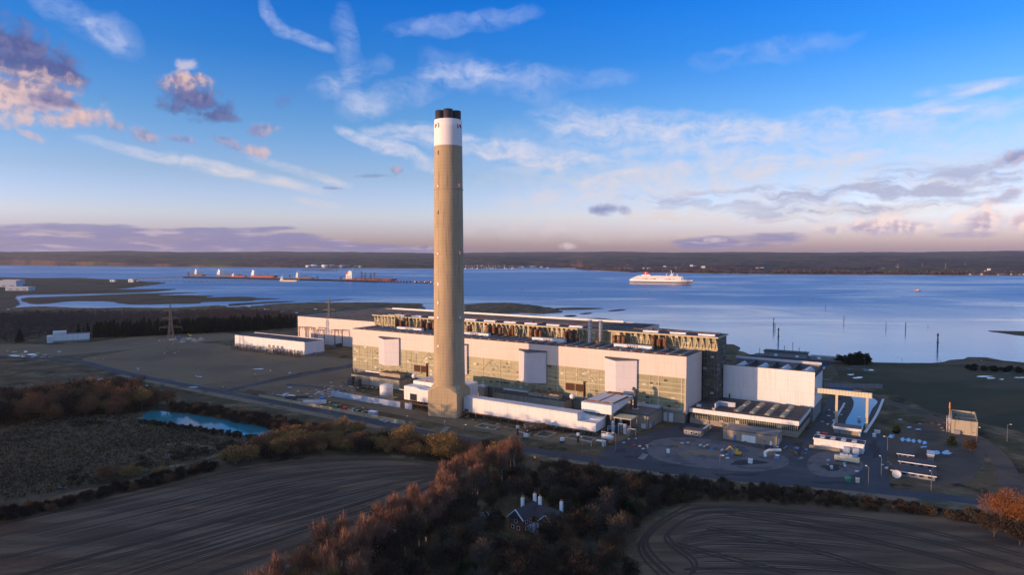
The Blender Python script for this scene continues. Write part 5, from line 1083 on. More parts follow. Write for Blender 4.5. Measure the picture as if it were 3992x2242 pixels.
slab_pile(1280, 1528, 'scatter of pale slabs at the left end of the tall screen wall', 60, 1, ('pipe', 'bluepale', 'concrete', 'rust'), (9, 12), 1.0)
slab_pile(1370, 1598, 'coloured scrap heaped along the concrete fence', 26, 2, ('rust', 'orange', 'cream', 'pipe', 'green'), (5, 2), .9)
slab_pile(1548, 1646, 'pale tarpaulined pallets behind the fence corner', 16, 3, ('bluepale', 'wframe', 'pipe'), (6, 1.6), 1.2)
slab_pile(1110, 1545, 'pale flat slabs behind the concrete fence', 20, 4, ('pipe', 'bluepale'), (10, 2), 1.3)
slab_pile(730, 1325, 'grey rubble heap near the pylon', 40, 5, ('concrete', 'grey', 'pipe'), (14, 8), 2.6)
slab_pile(3040, 1745, 'brown metal scrap behind the store', 30, 7, ('rust', 'rust', 'blue', 'dksteel'), (9, 3), 1.0)
slab_pile(3265, 1815, 'scrap and pale bins round the cream cabin', 22, 8, ('dksteel', 'bluepale', 'pipe', 'rust'), (6, 4), .9)
slab_pile(2830, 1765, 'dark cable drums and bits on the gravel', 16, 9, ('dksteel', 'pipe', 'blue'), (6, 5), .9)
slab_pile(1930, 1672, 'dark scrap lying in the open pit', 14, 10, ('dksteel', 'pipe', 'rust'), (5, 3), .8)
slab_pile(1420, 1510, 'clutter of pale drums beside the oil room', 40, 11, ('dksteel', 'pipe', 'rust', 'grey', 'cream'), (16, 5), .8)
slab_pile(2700, 1735, 'rusty pipe ends lying behind the site office', 14, 21, ('rust', 'dksteel', 'pipe'), (7, 2), .9)
slab_pile(3110, 1770, 'dark scrap along the striped shed yard edge', 20, 22, ('dksteel', 'rust', 'grey'), (4, 8), .9)
slab_pile(3480, 1815, 'dark bits strewn left of the hut row', 16, 23, ('dksteel', 'pipe', 'grey'), (3, 7), .7)
slab_pile(3690, 1665, 'dark plant standing under the tank stair', 18, 24, ('dksteel', 'rust', 'grey'), (4, 6), 1.1)
slab_pile(2290, 1690, 'valves and pipe bits under the end of the flue duct', 26, 25, ('pipe', 'dksteel', 'rust'), (11, 2), .6)
slab_pile(2480, 1735, 'drums and pallets by the pipework corner', 18, 26, ('dksteel', 'red', 'pipe', 'rust'), (5, 3), .8)
slab_pile(3240, 1625, 'dark machine parts on the apron below the annexe', 22, 27, ('dksteel', 'rust', 'pipe'), (3, 14), 1.0)
slab_pile(1880, 1640, 'low pipes and rubble at the chimney foot', 22, 28, ('concrete', 'dksteel', 'rust'), (14, 3), .8)
slab_pile(1170, 1328, 'grey plant scattered before the switchyard frames', 40, 29, ('dksteel', 'grey', 'pipe', 'rust'), (34, 10), 1.6)
slab_pile(120, 1385, 'pale rubble by the road at the left edge', 26, 12, ('concrete', 'pipe', 'grey'), (30, 8), 2.0)
def digger(px, py, label, body, rz=20, s=1.0):
    t = thing('digger', label, 'digger', at(px, py), R(rz))
    for y in (-1.1, 1.1): MB().prism([(-1.9, y - .3), (1.9, y - .3), (1.9, y + .3), (-1.9, y + .3)], .1, .95).obj('track', 'dksteel', t)
    MB().box(-1.6, 1.4, -1.2, 1.2, 1.0, 2.0).obj('body', body, t); c = box(.0, 1.3, -1.15, .1, 2.0, 3.2).obj('cab', body, t); box(1.31, 1.36, -1.0, 0, 2.2, 3.0).obj('cab_window', 'window', c)
    a = MB().bar((1.3, .5, 1.8), (4.0, .5, 4.6), .5).bar((4.0, .5, 4.6), (6.2, .5, 2.2), .42); a = a.obj('boom', body, t); MB().prism([(5.6, .0), (6.7, .0), (6.7, 1.0), (5.6, 1.0)], .8, 2.2).obj('bucket', 'dksteel', a)
digger(2877, 1778, 'yellow digger parked on the gravel patch', 'yellow', 150); digger(688, 1322, 'blue digger beside the rubble heap', 'blue', -30); digger(745, 1315, 'yellow digger behind the rubble heap', 'yellow', 160)
t = place(3012, 1782, 'bent_duct', 'white bent duct section lying on the gravel', 'duct', 0); MB().path([(-4.5, -2, .4), (-4, 0, 2.4), (-2, 0, 3.4), (4.5, 1, 3.2)], .75, 10).obj('duct', 'white', t)
for k, (px, py) in enumerate([(3408, 1705), (3350, 1640), (3190, 1700)]):
    t = place(px, py, 'shore_bin', ('pale drum by the meadow track', 'pale drum near the channel', 'white drum at the workshop corner')[k], 'drum'); MB().lathe(0, 0, [(1.0, 0), (1.05, 1.0), (1.0, 2.0)], 12).obj('drum', 'pipe', t); MB().cyl(0, 0, 2.0, 2.1, .9).obj('lid', 'wframe', t)
# lamp posts
def lamp(p, rz, first=[None]):
    lab = 'tall thin grey lamp post along the works roads'
    if first[0] is None:
        t = thing('street_lamp', lab, 'street lamp', p, rz, 'lamp posts along the works roads'); MB().lathe(0, 0, [(.17, 0), (.14, 2), (.10, 9.4)], 8).obj('pole', 'lattice', t)
        a = MB().bar((0, 0, 9.4), (1.5, 0, 9.7), .16).obj('arm', 'lattice', t); MB().prism([(1.2, -.22), (2.1, -.16), (2.1, .16), (1.2, .22)], 9.62, 9.86).obj('lamp_head', 'wframe', a); first[0] = t
    else: copy_tree(first[0], p, rz)
for i, (px, py) in enumerate([(1133, 1597), (1280, 1629), (1420, 1653), (1598, 1686), (1735, 1706), (1806, 1722), (2048, 1752), (2271, 1780), (2355, 1792), (2527, 1815), (2806, 1852), (3020, 1820), (3435, 1862), (3459, 1775), (3630, 1918), (3806, 1732), (3926, 1722), (362, 1440), (405, 1442), (775, 1513), (1000, 1505), (1050, 1490), (2470, 1785), (3385, 1905), (3516, 1440), (3665, 1440), (3817, 1446), (3972, 1450), (3370, 1440), (2400, 1760), (880, 1560)]):
    lamp(at(px, py), R((i * 67) % 360))
t = place(2085, 1795, 'sign_post', 'small yellow sign beside the perimeter road', 'sign'); MB().cyl(0, 0, 0, 1.6, .08).obj('post', 'lattice', t); box(-.6, .6, -.1, -.08, 1.2, 2.2).obj('board', 'yellow', t)
# crossing bars painted on the yard road
for k, (px, py) in enumerate([(2500, 1790), (1728, 1684)]):
    for i in range(5):
        p = at(px + i * 4, py - i * 4); o = MB().box(-1.7, 1.7, -.3, .3, 0, .004).obj('road_marking', 'line'); o.location = (p.x, p.y, .14 + .002 * k); o.rotation_euler = (0, 0, -YAW); structure(o, 'white painted road bar')

# ------------------------------------------------------------------ brick house in the wood
def brick_house():
    t = thing('brick_house', 'red brick house with tall white chimney stacks among the dark trees', 'house', ad(1322, 1326), R(-38))
    def wing(x0, x1, y0, y1, h, hr, axis):
        box(x0, x1, y0, y1, 0, h).obj('wall', 'redbrick', t); m = MB(); o = .45
        if axis == 'y':
            xm = (x0 + x1) / 2; m.add([(x0 - o, y0 - o, h - .2), (xm, y0 - o, hr), (x1 + o, y0 - o, h - .2), (x0 - o, y1 + o, h - .2), (xm, y1 + o, hr), (x1 + o, y1 + o, h - .2)], [(0, 1, 4, 3), (1, 2, 5, 4), (0, 2, 1), (3, 4, 5), (0, 3, 5, 2)])
            g = MB().add([(x0, y0 - .01, h), (x1, y0 - .01, h), (xm, y0 - .01, hr - .35)], [(0, 1, 2)]); g.add([(x0, y0 - .2, h - .1), (xm, y0 - .2, hr + .02), (xm, y0 - .2, hr - .25), (x0, y0 - .2, h - .4)], []); 
        else:
            ym = (y0 + y1) / 2; m.add([(x0 - o, y0 - o, h - .2), (x0 - o, ym, hr), (x0 - o, y1 + o, h - .2), (x1 + o, y0 - o, h - .2), (x1 + o, ym, hr), (x1 + o, y1 + o, h - .2)], [(0, 3, 4, 1), (1, 4, 5, 2), (0, 1, 2), (3, 5, 4), (0, 2, 5, 3)])
        r = m.obj('roof', 'slate', t)
        if axis == 'y': MB().bar((x0 - o, y0 - o - .05, h - .15), (xm, y0 - o - .05, hr + .05), .28).bar((x1 + o, y0 - o - .05, h - .15), (xm, y0 - o - .05, hr + .05), .28).obj('bargeboard', 'wframe', r)
        return r
    wing(-3.4, 3.4, -6, 6, 5.2, 8.6, 'y'); r = wing(3.3, 13, 1, 8, 5.0, 8.0, 'x'); wing(8, 13.6, -2, 3, 5.0, 7.8, 'y')
    for x, y, h in ((-2.2, 1, 10.6), (3.2, 5, 11), (0, 6.0, 11.2), (12.5, 6, 11)):
        c = box(x - .55, x + .55, y - .45, y + .45, 4, h).obj('chimney', 'wframe', r)
        for q in (-.25, .25): MB().cyl(x + q, y, h, h + .7, .17, n=8).obj('pot', 'orange', c)
    for x, z in ((-1.5, 1), (1.2, 1), (0, 3.4)): f = box(x - .7, x + .7, -6.1, -6.0, z, z + 1.5).obj('window', 'wframe', t); box(x - .5, x + .5, -6.14, -6.11, z + .2, z + 1.3).obj('pane', 'window', f)
    for y, z in ((-4, 1), (-1.5, 3.2), (-4, 3.3)): f = box(3.41, 3.5, y - .7, y + .7, z, z + 1.4).obj('window', 'wframe', t); box(3.51, 3.54, y - .5, y + .5, z + .2, z + 1.2).obj('pane', 'window', f)
    for x in (9.6, 12): f = box(x - .6, x + .6, -2.1, -2.0, 3, 4.3).obj('window', 'wframe', t); box(x - .42, x + .42, -2.14, -2.11, 3.2, 4.1).obj('pane', 'window', f)
    MB().box(3.5, 7.8, -3, .9, 0, 2.6).obj('conservatory', 'bluepale', t)
brick_house()
t = thing('shed', 'pale green-roofed garden shed in the dark wood', 'shed', ad(1512, 1325), R(20)); box(-3, 3, -2, 2, 0, 2.2).obj('wall', 'grey', t); MB().add([(-3.3, -2.3, 2.1), (-3.3, 0, 3.3), (-3.3, 2.3, 2.1), (3.3, -2.3, 2.1), (3.3, 0, 3.3), (3.3, 2.3, 2.1)], [(0, 3, 4, 1), (1, 4, 5, 2), (0, 1, 2), (3, 5, 4)]).obj('roof', 'bluepale', t)
t = thing('greenhouse', 'pale blue glasshouse left of the brick house', 'greenhouse', ad(1222, 1306), R(25)); box(-2.5, 2.5, -1.6, 1.6, 0, 1.6).obj('wall', 'bluepale', t); MB().add([(-2.6, -1.7, 1.61), (-2.6, 0, 2.7), (-2.6, 1.7, 1.61), (2.6, -1.7, 1.61), (2.6, 0, 2.7), (2.6, 1.7, 1.61)], [(0, 3, 4, 1), (1, 4, 5, 2), (0, 1, 2), (3, 5, 4)]).obj('roof', 'snow', t)

# ------------------------------------------------------------------ ships and marks on the water
def hull(L, B, z0, z1, bow=.22, rake=.06, sheer=1.5, flare=.9, n=14, zfun=None):
    """a ship's side shell between two heights: stern at x = 0, bow at x = L"""
    m = MB(); rows = []
    for z, low in ((z0, True), (z1, False)):
        xe = L * (1 - rake) if low else L; pts = []
        for i in range(n + 1):
            s = i / n; x = xe * s; k = 1 if s < 1 - bow else math.sqrt(max(0, 1 - ((s - 1 + bow) / bow) ** 2)) if not low else max(0, 1 - ((s - 1 + bow) / bow) ** 1.5)
            if s < .06: k *= .82 + .18 * s / .06
            h = B / 2 * k * (flare if low else 1); pts.append((x, h, z + (sheer * max(0, (s - .7) / .3) ** 2 if not low else 0)))
        rows.append(pts)
    for pts in rows: m.v += [(x, -h, z) for x, h, z in pts] + [(x, h, z) for x, h, z in pts]
    k = n + 1
    for i in range(n):
        m.f += [(i, i + 1, 2 * k + i + 1, 2 * k + i), (k + i + 1, k + i, 3 * k + i, 3 * k + i + 1), (2 * k + i, 2 * k + i + 1, 3 * k + i + 1, 3 * k + i)]
    m.f += [(k, 0, 2 * k, 3 * k)]
    return m
def cruise_ship():
    a, b = at(2458, 1105.5, WZ), at(2701, 1110.5, WZ); d = b - a; L = d.length; k = L / 240; t = thing('cruise_ship', 'white cruise ship with a grey hull and red funnel crossing the estuary', 'cruise ship', a, math.atan2(d.y, d.x)); B = 29
    hull(L, B, -.5, 1.3, rake=.055, sheer=0, flare=.97).obj('boot_stripe', 'shipwhite', t); hull(L, B, 1.3, 11, rake=.04, sheer=1.5).obj('hull', 'hullgrey', t); hull(L * 1.004, B + .2, 11.0, 16.5, rake=.02, sheer=2.0, flare=.99).obj('hull_band', 'shipwhite', t)
    tiers = [(.02, .87, 16.5, 19.6), (.045, .855, 19.6, 22.7), (.075, .86, 22.7, 25.8), (.105, .865, 25.8, 28.9), (.14, .83, 28.9, 31.6)]
    for i, (x0, x1, z0, z1) in enumerate(tiers):
        w = B / 2 - .3 - i * .5; m = MB().prism([(L * x0, -w), (L * x1 - 8, -w), (L * x1, -w * .45), (L * x1, w * .45), (L * x1 - 8, w), (L * x0, w)], z0, z1 - .35); dk = m.obj('deck_house', 'shipwhite', t)
        MB().prism([(L * x0 - 3, -w - .7), (L * x1 - 6, -w - .7), (L * x1 + 1.5, -w * .45), (L * x1 + 1.5, w * .45), (L * x1 - 6, w + .7), (L * x0 - 3, w + .7)], z1 - .35, z1).obj('deck_edge', 'shipwhite', dk)
        m = MB(); x = L * (x0 + .03)
        while x < L * x1 - 10: m.box(x, x + 2.2, -w - .06, -w, z0 + .9, z1 - 1.0); m.box(x, x + 2.2, w, w + .06, z0 + .9, z1 - 1.0); x += 3.6
        m.obj('windows_row', 'window', dk)
    for i in range(9):
        x = L * .2 + i * L * .062
        if 4 <= i <= 5: continue
        for s_ in (-1, 1): MB().capsule((x, s_ * (B / 2 + .9), 19.4), (x + 8.5, s_ * (B / 2 + .9), 19.4), 1.5, 8).obj('lifeboat', 'orange' if i % 2 else 'cream', t)
    MB().box(L * .19, L * .33, -8, 8, 31.6, 35).obj('funnel_base', 'shipwhite', t)
    f = MB(); f.add([(L * .225, -4, 35), (L * .33, -3, 35), (L * .33, 3, 35), (L * .225, 4, 35), (L * .235, -3, 46), (L * .275, -2.4, 46), (L * .275, 2.4, 46), (L * .235, 3, 46)], [(0, 1, 5, 4), (1, 2, 6, 5), (2, 3, 7, 6), (3, 0, 4, 7), (4, 5, 6, 7)]); f = f.obj('funnel', 'red', t); f['label'] = 'red raked funnel with a pale square badge'
    box(L * .245, L * .262, -3.9, -3.6, 38, 42).obj('badge', 'shipwhite', f); MB().box(L * .238, L * .272, -2.2, 2.2, 46, 47).obj('funnel_top', 'dksteel', f)
    MB().prism([(L * .645, -3), (L * .69, -3), (L * .69, 3), (L * .645, 3)], 31.6, 37).bar((L * .675, 0, 36), (L * .655, 0, 53), 1.6).bar((L * .68, 0, 37), (L * .7, 0, 43), 1.2).obj('mast', 'shipwhite', t)
    for x in (.59, .757): MB().ball((L * x, 0, 36.5), 2.6, 12, 7).obj('radar_dome', 'shipwhite', t, True)
    for x in (.59, .757): MB().cyl(L * x, 0, 31.6, 34.6, .9).obj('dome_stand', 'shipwhite', t)
    MB().box(L * .845, L * .865, -B / 2 - 3, B / 2 + 3, 26.2, 28.9).obj('bridge_wing', 'shipwhite', t)
    MB().box(L * .56, L * .80, -9, 9, 31.61, 32.6).obj('sun_deck', 'deck', t)
cruise_ship()
def tanker(p, q, label, hullmat, sup=.06, free=9, beam=30, flip=False, suph=24, deck=True):
    a, b = at(*p, WZ), at(*q, WZ)
    if flip: a, b = b, a
    d = b - a; L = d.length; t = thing('tanker', label, 'ship', a, math.atan2(d.y, d.x), 'ships moored at the oil jetty'); B = min(beam, L * .18)
    hull(L, B, -.5, free, bow=.16, rake=.03, sheer=2).obj('hull', hullmat, t); 
    MB().box(L * .2, L * .84, -B / 2 + .6, B / 2 - .6, free + .02, free + .5).obj('deck', 'deck', t)
    x0 = L * sup; w = L * .11; s_ = box(x0, x0 + w, -B / 2 + 2, B / 2 - 2, free, free + suph * .55).obj('superstructure', 'shipwhite', t); box(x0 + w * .3, x0 + w, -B / 2 + 3.5, B / 2 - 3.5, free + suph * .55, free + suph * .85).obj('upper_house', 'shipwhite', s_); box(x0 + w * .55, x0 + w, -B / 2 - .6, B / 2 + .6, free + suph * .85, free + suph).obj('bridge', 'shipwhite', s_)
    m = MB()
    for k in range(4): m.box(x0 + w * .1, x0 + w * .9, -B / 2 + 1.9, -B / 2 + 2, free + 2 + k * 3, free + 3 + k * 3)
    m.obj('windows_row', 'window', s_)
    MB().prism([(x0 - w * .25, -3), (x0 + w * .1, -3), (x0 + w * .1, 3), (x0 - w * .25, 3)], free, free + suph * .9).obj('funnel', hullmat if hullmat == 'hullred' else 'hulldk', t); MB().tube((x0 + w * .8, 0, free + suph), (x0 + w * .8, 0, free + suph + 9), .6, 6).obj('mast', 'shipwhite', t)
    MB().tube((L * .95, 0, free + 1), (L * .95, 0, free + 12), .5, 6).obj('foremast', 'shipwhite', t)
    for k in (.36, .5, .64): MB().bar((L * k, -B * .2, free), (L * k, -B * .2, free + 13), 1.0).bar((L * k, -B * .2, free + 12), (L * k + L * .05, -B * .2, free + 7), .7).obj('deck_crane', 'rust', t)
    m = MB(); m.box(L * .22, L * .9, -1.2, 1.2, free + 1.4, free + 2.6); m.obj('deck_pipes', 'rust', t)
tanker((1342, 1094), (1550, 1096.5), 'long red-hulled tanker with a white bridge block, biggest at the oil jetty', 'hullred', .07, 9, 36, suph=34)
tanker((983, 1081), (1084, 1082.5), 'red tanker moored second along the jetty with white bridge at its left end', 'hullred', .03, 9, 28, suph=28)
tanker((850, 1077.5), (943, 1079.5), 'dark-hulled tanker at the jetty with two white deckhouses', 'hulldk', .04, 9, 26, suph=28)
tanker((735, 1074), (803, 1076), 'short dark tanker at the far left of the jetty, bridge near the middle', 'hulldk', .45, 8, 24, suph=28)
tanker((1094, 1097), (1168, 1098), 'pale cream coaster lying near side of the jetty', 'cream', .03, 6, 16, suph=14)
tanker((1156, 1089), (1226, 1091), 'small dark tanker just right of the cream coaster', 'hulldk', .05, 8, 22, suph=24)
def small_boat(px, py, label, L, hullmat, name='tug', group=None, rz=20):
    t = thing(name, label, 'boat', at(px, py, WZ), R(rz), group); hull(L, L * .32, -.3, L * .09 + .8, bow=.4, rake=.05, sheer=L * .04).obj('hull', hullmat, t); z = L * .09 + .8
    h = box(L * .28, L * .62, -L * .1, L * .1, z, z + L * .11).obj('deckhouse', 'shipwhite', t); box(L * .4, L * .58, -L * .08, L * .08, z + L * .11, z + L * .2).obj('wheelhouse', 'shipwhite', h); MB().bar((L * .45, 0, z + L * .2), (L * .45, 0, z + L * .42), max(.25, L * .012)).obj('mast', 'lattice', t); box(L * .3, L * .36, -L * .05, L * .05, z + L * .11, z + L * .24).obj('funnel', 'hullred', h)
for i, px in enumerate((1607, 1626, 1646, 1672, 1688)): small_boat(px, 1103 + i * .8, ('small tug nearest the red tanker in the row of tugs', 'second tug in the row, dark-hulled', 'tug with a white wheelhouse in the middle of the row', 'large white-topped tug beside the chimney', 'last tug, half hidden by the chimney')[i], (22, 18, 30, 30, 24)[i], 'hulldk', 'tug', 'tugs at the end of the jetty', 15 * i)
small_boat(3566, 1135, 'small orange and white motor launch alone on the water', 17, 'orange', 'launch', None, -5)
small_boat(2130, 1046, 'small white ferry near the far spit', 30, 'shipwhite', 'ferry', None, 10)
tanker((905, 1080), (965, 1081), 'low rust-red barge between the two white-bridged tankers', 'hullred', .05, 6, 16, suph=12)
def jl(p, q, h, wd, label, every): return jetty_line('jetty', za(*p), za(*q), h, wd, label, every)
jl((1340, 362), (1850, 343), 5, 6, 'dark approach jetty from the marsh to the moored ships', 16)
jl((1400, 392), (2900, 377), 5, 5, 'long thin pipe trestle behind the bay', 22)
jl((1850, 400), (2830, 387), 4, 3, 'second thin pipe trestle nearest the bay', 22)
for k, (p, q) in enumerate([((1850, 343), (2450, 352)), ((2450, 352), (3250, 372)), ((3250, 372), (3800, 388)), ((3800, 388), (4380, 396))]): jl(p, q, 5.5, 14, ('jetty head behind the dark tankers', 'jetty head along the cream coaster', 'jetty head under the red tanker', 'jetty end where the tugs lie')[k], 14)
for k, (px, py) in enumerate([(735, 1078), (1130, 1086), (1238, 1093), (1410, 1096), (1424, 1097), (1446, 1097), (1460, 1098), (1330, 1096)]):
    t = thing('loading_tower', ('loading tower at the far left berth', 'loading tower behind the cream coaster', 'loading tower right of the small dark tanker', 'left of the loading towers amidships of the red tanker', 'second loading tower amidships of the red tanker', 'third loading tower amidships of the red tanker', 'right loading tower amidships of the red tanker', 'low loading tower at the stern of the red tanker')[k], 'loading tower', at(px, py, WZ), 0); h = (20, 18, 16, 40, 36, 34, 38, 18)[k]
    m = MB()
    for x, y in ((-3, -3), (3, -3), (3, 3), (-3, 3)): m.bar((x, y, 0), (x * .5, y * .5, h), .8)
    for z in range(4, h, 5): w_ = 3 - 1.5 * z / h; m.bar((-w_, -w_, z), (w_, -w_, z + 4), .5).bar((-w_, w_, z), (w_, w_, z + 4), .5)
    m.obj('frame', 'dksteel', t); MB().bar((0, 0, h), (9, -3, h - 10), .9).bar((0, 0, h), (-7, -2, h - 8), .8).obj('loading_arm', 'dksteel', t); box(-4, 4, -4, 4, 5, 7).obj('platform', 'jetty', t)
t = thing('mooring_mast', 'slim pale mast at the root of the approach jetty', 'mast', at(537, 1098, 0), 0); MB().tube((0, 0, 0), (0, 0, 40), 1.2, 6, .6).obj('mast', 'lattice', t); box(-4, 4, -4, 4, 0, 5).obj('base', 'concrete', t)
bc = None
for i, (px, py, s_) in enumerate([(*zd(688, 502), .8), (*zd(798, 468), .8), (*zd(903, 550), .9), (*zd(1058, 662), 1.0), (*zd(1413, 712), .8), (*zd(1578, 732), 1.1), (*zd(466, 708), 1.4), (*zd(506, 818), 1.5), (*zd(1848, 872), 1.5), (*zd(478, 722), .8), (*zc(720, 392), .9), (*zc(1220, 408), .7), (*zc(1785, 420), .7), (*zd(1767, 700), .4), (*zd(2475, 528), .5), (*zc(2080, 470), .4)]):
    p = at(px, py, WZ)
    if bc is None:
        bc = thing('beacon', 'slim dark navigation pile with a reddish topmark standing in the open water', 'beacon', p, 0, 'navigation piles in the estuary'); MB().lathe(0, 0, [(.55, -1), (.5, 6), (.35, 9)], 8).obj('pile', 'dksteel', bc); MB().lathe(0, 0, [(.7, 8.4), (.7, 10.0), (.1, 10.8)], 8).obj('topmark', 'deck', bc); MB().lathe(0, 0, [(1.1, 3.2), (1.1, 3.6)], 8).obj('platform', 'rust', bc); bc.scale = (s_,) * 3
    else: copy_tree(bc, p, None, None, s_)

# ------------------------------------------------------------------ far shore details
for k, (x0, x1, y, mat) in enumerate([(752, 800, 237, 'shipwhite'), (806, 866, 238, 'shipwhite'), (870, 906, 239, 'shipwhite'), (912, 975, 232, 'shipwhite'), (984, 1048, 236, 'beige'), (1056, 1090, 232, 'shipwhite'), (1092, 1150, 237, 'grey'), (1152, 1200, 236, 'grey'), (1236, 1280, 240, 'beige'), (1284, 1330, 238, 'grey')]):
    a, b = zb(x0, y), zb(x1, y); p = far_pt((a[0] + b[0]) / 2, 60 + (k % 3) * 60, 3); r = (b[0] - a[0]) / 2 / F * p.y
    t = thing('oil_tank', 'big round oil tank in the depot across the water', 'tank', p, 0, 'oil tanks across the water'); MB().lathe(0, 0, [(r, -3), (r, r * .85), (r * .97, r * .86), (r * .05, r * .98)], 20).obj('shell', mat, t, True); m = MB(); m.lathe(0, 0, [(r + .2, r * .8), (r + .2, r * .84)], 20, (False, False)); m.obj('rim', 'pipe', t)
jetty_line('jetty', zb(730, 268), zb(1062, 276), 5, 10, 'short oil jetty below the far tanks', 30); jetty_line('jetty', zb(900, 270), zb(1100, 246), 5, 5, 'slim causeway out to the far oil jetty', 40)
for k, (px, w, h, lab) in enumerate([(997, 42, 62, 'wide pale tower block on the far hills'), (1046, 26, 60, 'slim pale tower block on the far hills')]):
    p = far_pt(px, 2600, 28); t = thing('tower_block', lab, 'tower block', p, 0); box(-w / 2, w / 2, -9, 9, -20, h).obj('wall', 'shipwhite', t)
    for q in range(3): box(-w / 2 + w * (.12 + .3 * q), -w / 2 + w * (.24 + .3 * q), -9.2, -9.01, -10, h - 3).obj('window', 'grey', t)
    box(-w / 4, w / 4, -5, 5, h, h + 4).obj('roof_house', 'grey', t)
def far_house(px, back, lab, s_=1.0, first={}, kind='white', group=None, z=3):
    p = far_pt(px, back, z)
    if kind not in first:
        t = thing('house', lab, 'house', p, R(8), group); box(-12, 12, -6, 6, -6, 8).obj('wall', 'shipwhite' if kind == 'white' else 'beige', t); MB().add([(-13, -7, 8), (-13, 0, 13), (-13, 7, 8), (13, -7, 8), (13, 0, 13), (13, 7, 8)], [(0, 3, 4, 1), (1, 4, 5, 2), (0, 1, 2), (3, 5, 4)]).obj('roof', 'redbrick' if kind == 'brick' else 'paleroof', t); first[kind] = t
        for q in (-8, -3, 3, 8): box(q - 1, q + 1, -6.1, -6.01, 3, 5.5).obj('window', 'window', t)
        t.scale = (s_,) * 3; return
    copy_tree(first[kind], p, R((px * 37) % 40 - 20), lab, s_, group)
for px in (2866, 2896, 2922, 2938, 2956, 2975): far_house(px, 260, 'sunlit villa in the short row above the far beach', .9, kind='brick', group='villas above the far beach')
rg = random.Random(12)
for i in range(26): far_house(3775 + i * 9.5 + rg.uniform(-3, 3), rg.uniform(25, 110), 'white holiday cabin on the far shore at the right edge', rg.uniform(.35, .6), kind='white', group='holiday cabins on the far shore')
for i in range(70): far_house(rg.uniform(2050, 3950), rg.uniform(300, 2600), 'pale house scattered in the wooded country across the water', rg.uniform(.5, 1.0), kind='white', group='scattered houses across the water', z=rg.uniform(8, 26))
for i in range(34): far_house(rg.choice((rg.uniform(20, 1500), rg.uniform(40, 700))), rg.uniform(40, 2400), 'pale house scattered along the far left shore', rg.uniform(.6, 1.3), kind='white', group='scattered houses along the far left shore', z=rg.uniform(5, 24))
for i in range(14): far_house(rg.uniform(2010, 2120), rg.uniform(20, 120), 'white waterside house near the far marina', rg.uniform(.6, 1.0), kind='white', group='waterside houses near the marina')
for i, px in enumerate((2420, 2437, 2452, 2470)): far_house(px, 300, 'sunlit low block above the spit across the water', 1.1, kind='white', group='low blocks above the far spit', z=6)
yb = None
for i in range(90):
    px = 1806 + (2008 - 1806) * ((i * .6180339) % 1); p = at(px, rg.uniform(1045.5, 1048.0), WZ)
    if yb is None:
        yb = thing('sailing_boat', 'white yacht with a bare mast in the far marina', 'yacht', p, R(70), 'yachts in the far marina'); hull(16, 5, -.3, 2.2, bow=.5, sheer=.4).obj('hull', 'shipwhite', yb); MB().tube((7, 0, 2), (7, 0, 24), .35, 4).obj('mast', 'shipwhite', yb); box(4, 9, -1.4, 1.4, 2.2, 3.2).obj('cabin', 'shipwhite', yb)
    else: copy_tree(yb, p, R(rg.uniform(0, 360)), None, rg.uniform(.8, 1.3))
for k, (px, back, h) in enumerate([(3500, 900, 45), (3595, 1200, 45), (3685, 700, 50), (3762, 1500, 48)]):
    t = thing('pylon', 'faint lattice pylon in the fields across the water', 'pylon', far_pt(px, back, 12), 0, 'pylons across the water'); m = MB()
    for x, y in ((-4, -4), (4, -4), (4, 4), (-4, 4)): m.bar((x, y, -10), (x * .15, y * .15, h), .7)
    for z in range(0, h, 8): w_ = 4 * (1 - .85 * (z + 10) / (h + 10)); m.bar((-w_, -w_, z), (w_, -w_, z + 7), .5).bar((w_, -w_, z), (-w_, -w_, z + 7), .5)
    m.obj('tower', 'lattice', t); m = MB()
    for z, w in ((h * .6, 10), (h * .78, 7.5), (h * .93, 5)): m.bar((-w, 0, z), (w, 0, z), .6)
    m.obj('cross_arm', 'lattice', t)
for k, (px, py, w, h) in enumerate([(25, 1118, 90, 20), (55, 1108, 60, 16), (80, 1132, 70, 10)]):
    t = thing('depot_block', ('largest pale depot block on the marsh at the left edge', 'upper pale depot block behind the largest one', 'low pale depot block nearest the creek')[k], 'building', at(px, py, 0), 0); box(-w / 2, w / 2, -15, 15, -1, h).obj('wall', 'bluepale', t); box(-w / 2 - 1, w / 2 + 1, -16, 16, h + .01, h + 1.2).obj('roof', 'paleroof', t)
    for q in range(3): box(-w / 2 + w * (.15 + .3 * q), -w / 2 + w * (.3 + .3 * q), -15.2, -15.01, 1, 6).obj('door', 'grey', t)
for k, (px, py) in enumerate([(512, 1100), (440, 1098)]):
    t = thing('jetty_office', ('small sunlit office at the jetty root', 'small dim hut on the marsh left of the jetty office')[k], 'hut', at(px, py, 0), 0); box(-9, 9, -6, 6, -1, 12 - 5 * k).obj('wall', 'shipwhite', t); box(-10, 10, -7, 7, 12.01 - 5 * k, 13 - 5 * k).obj('roof', 'paleroof', t); box(-4, 0, -6.1, -6.01, 1, 5).obj('door', 'window', t)

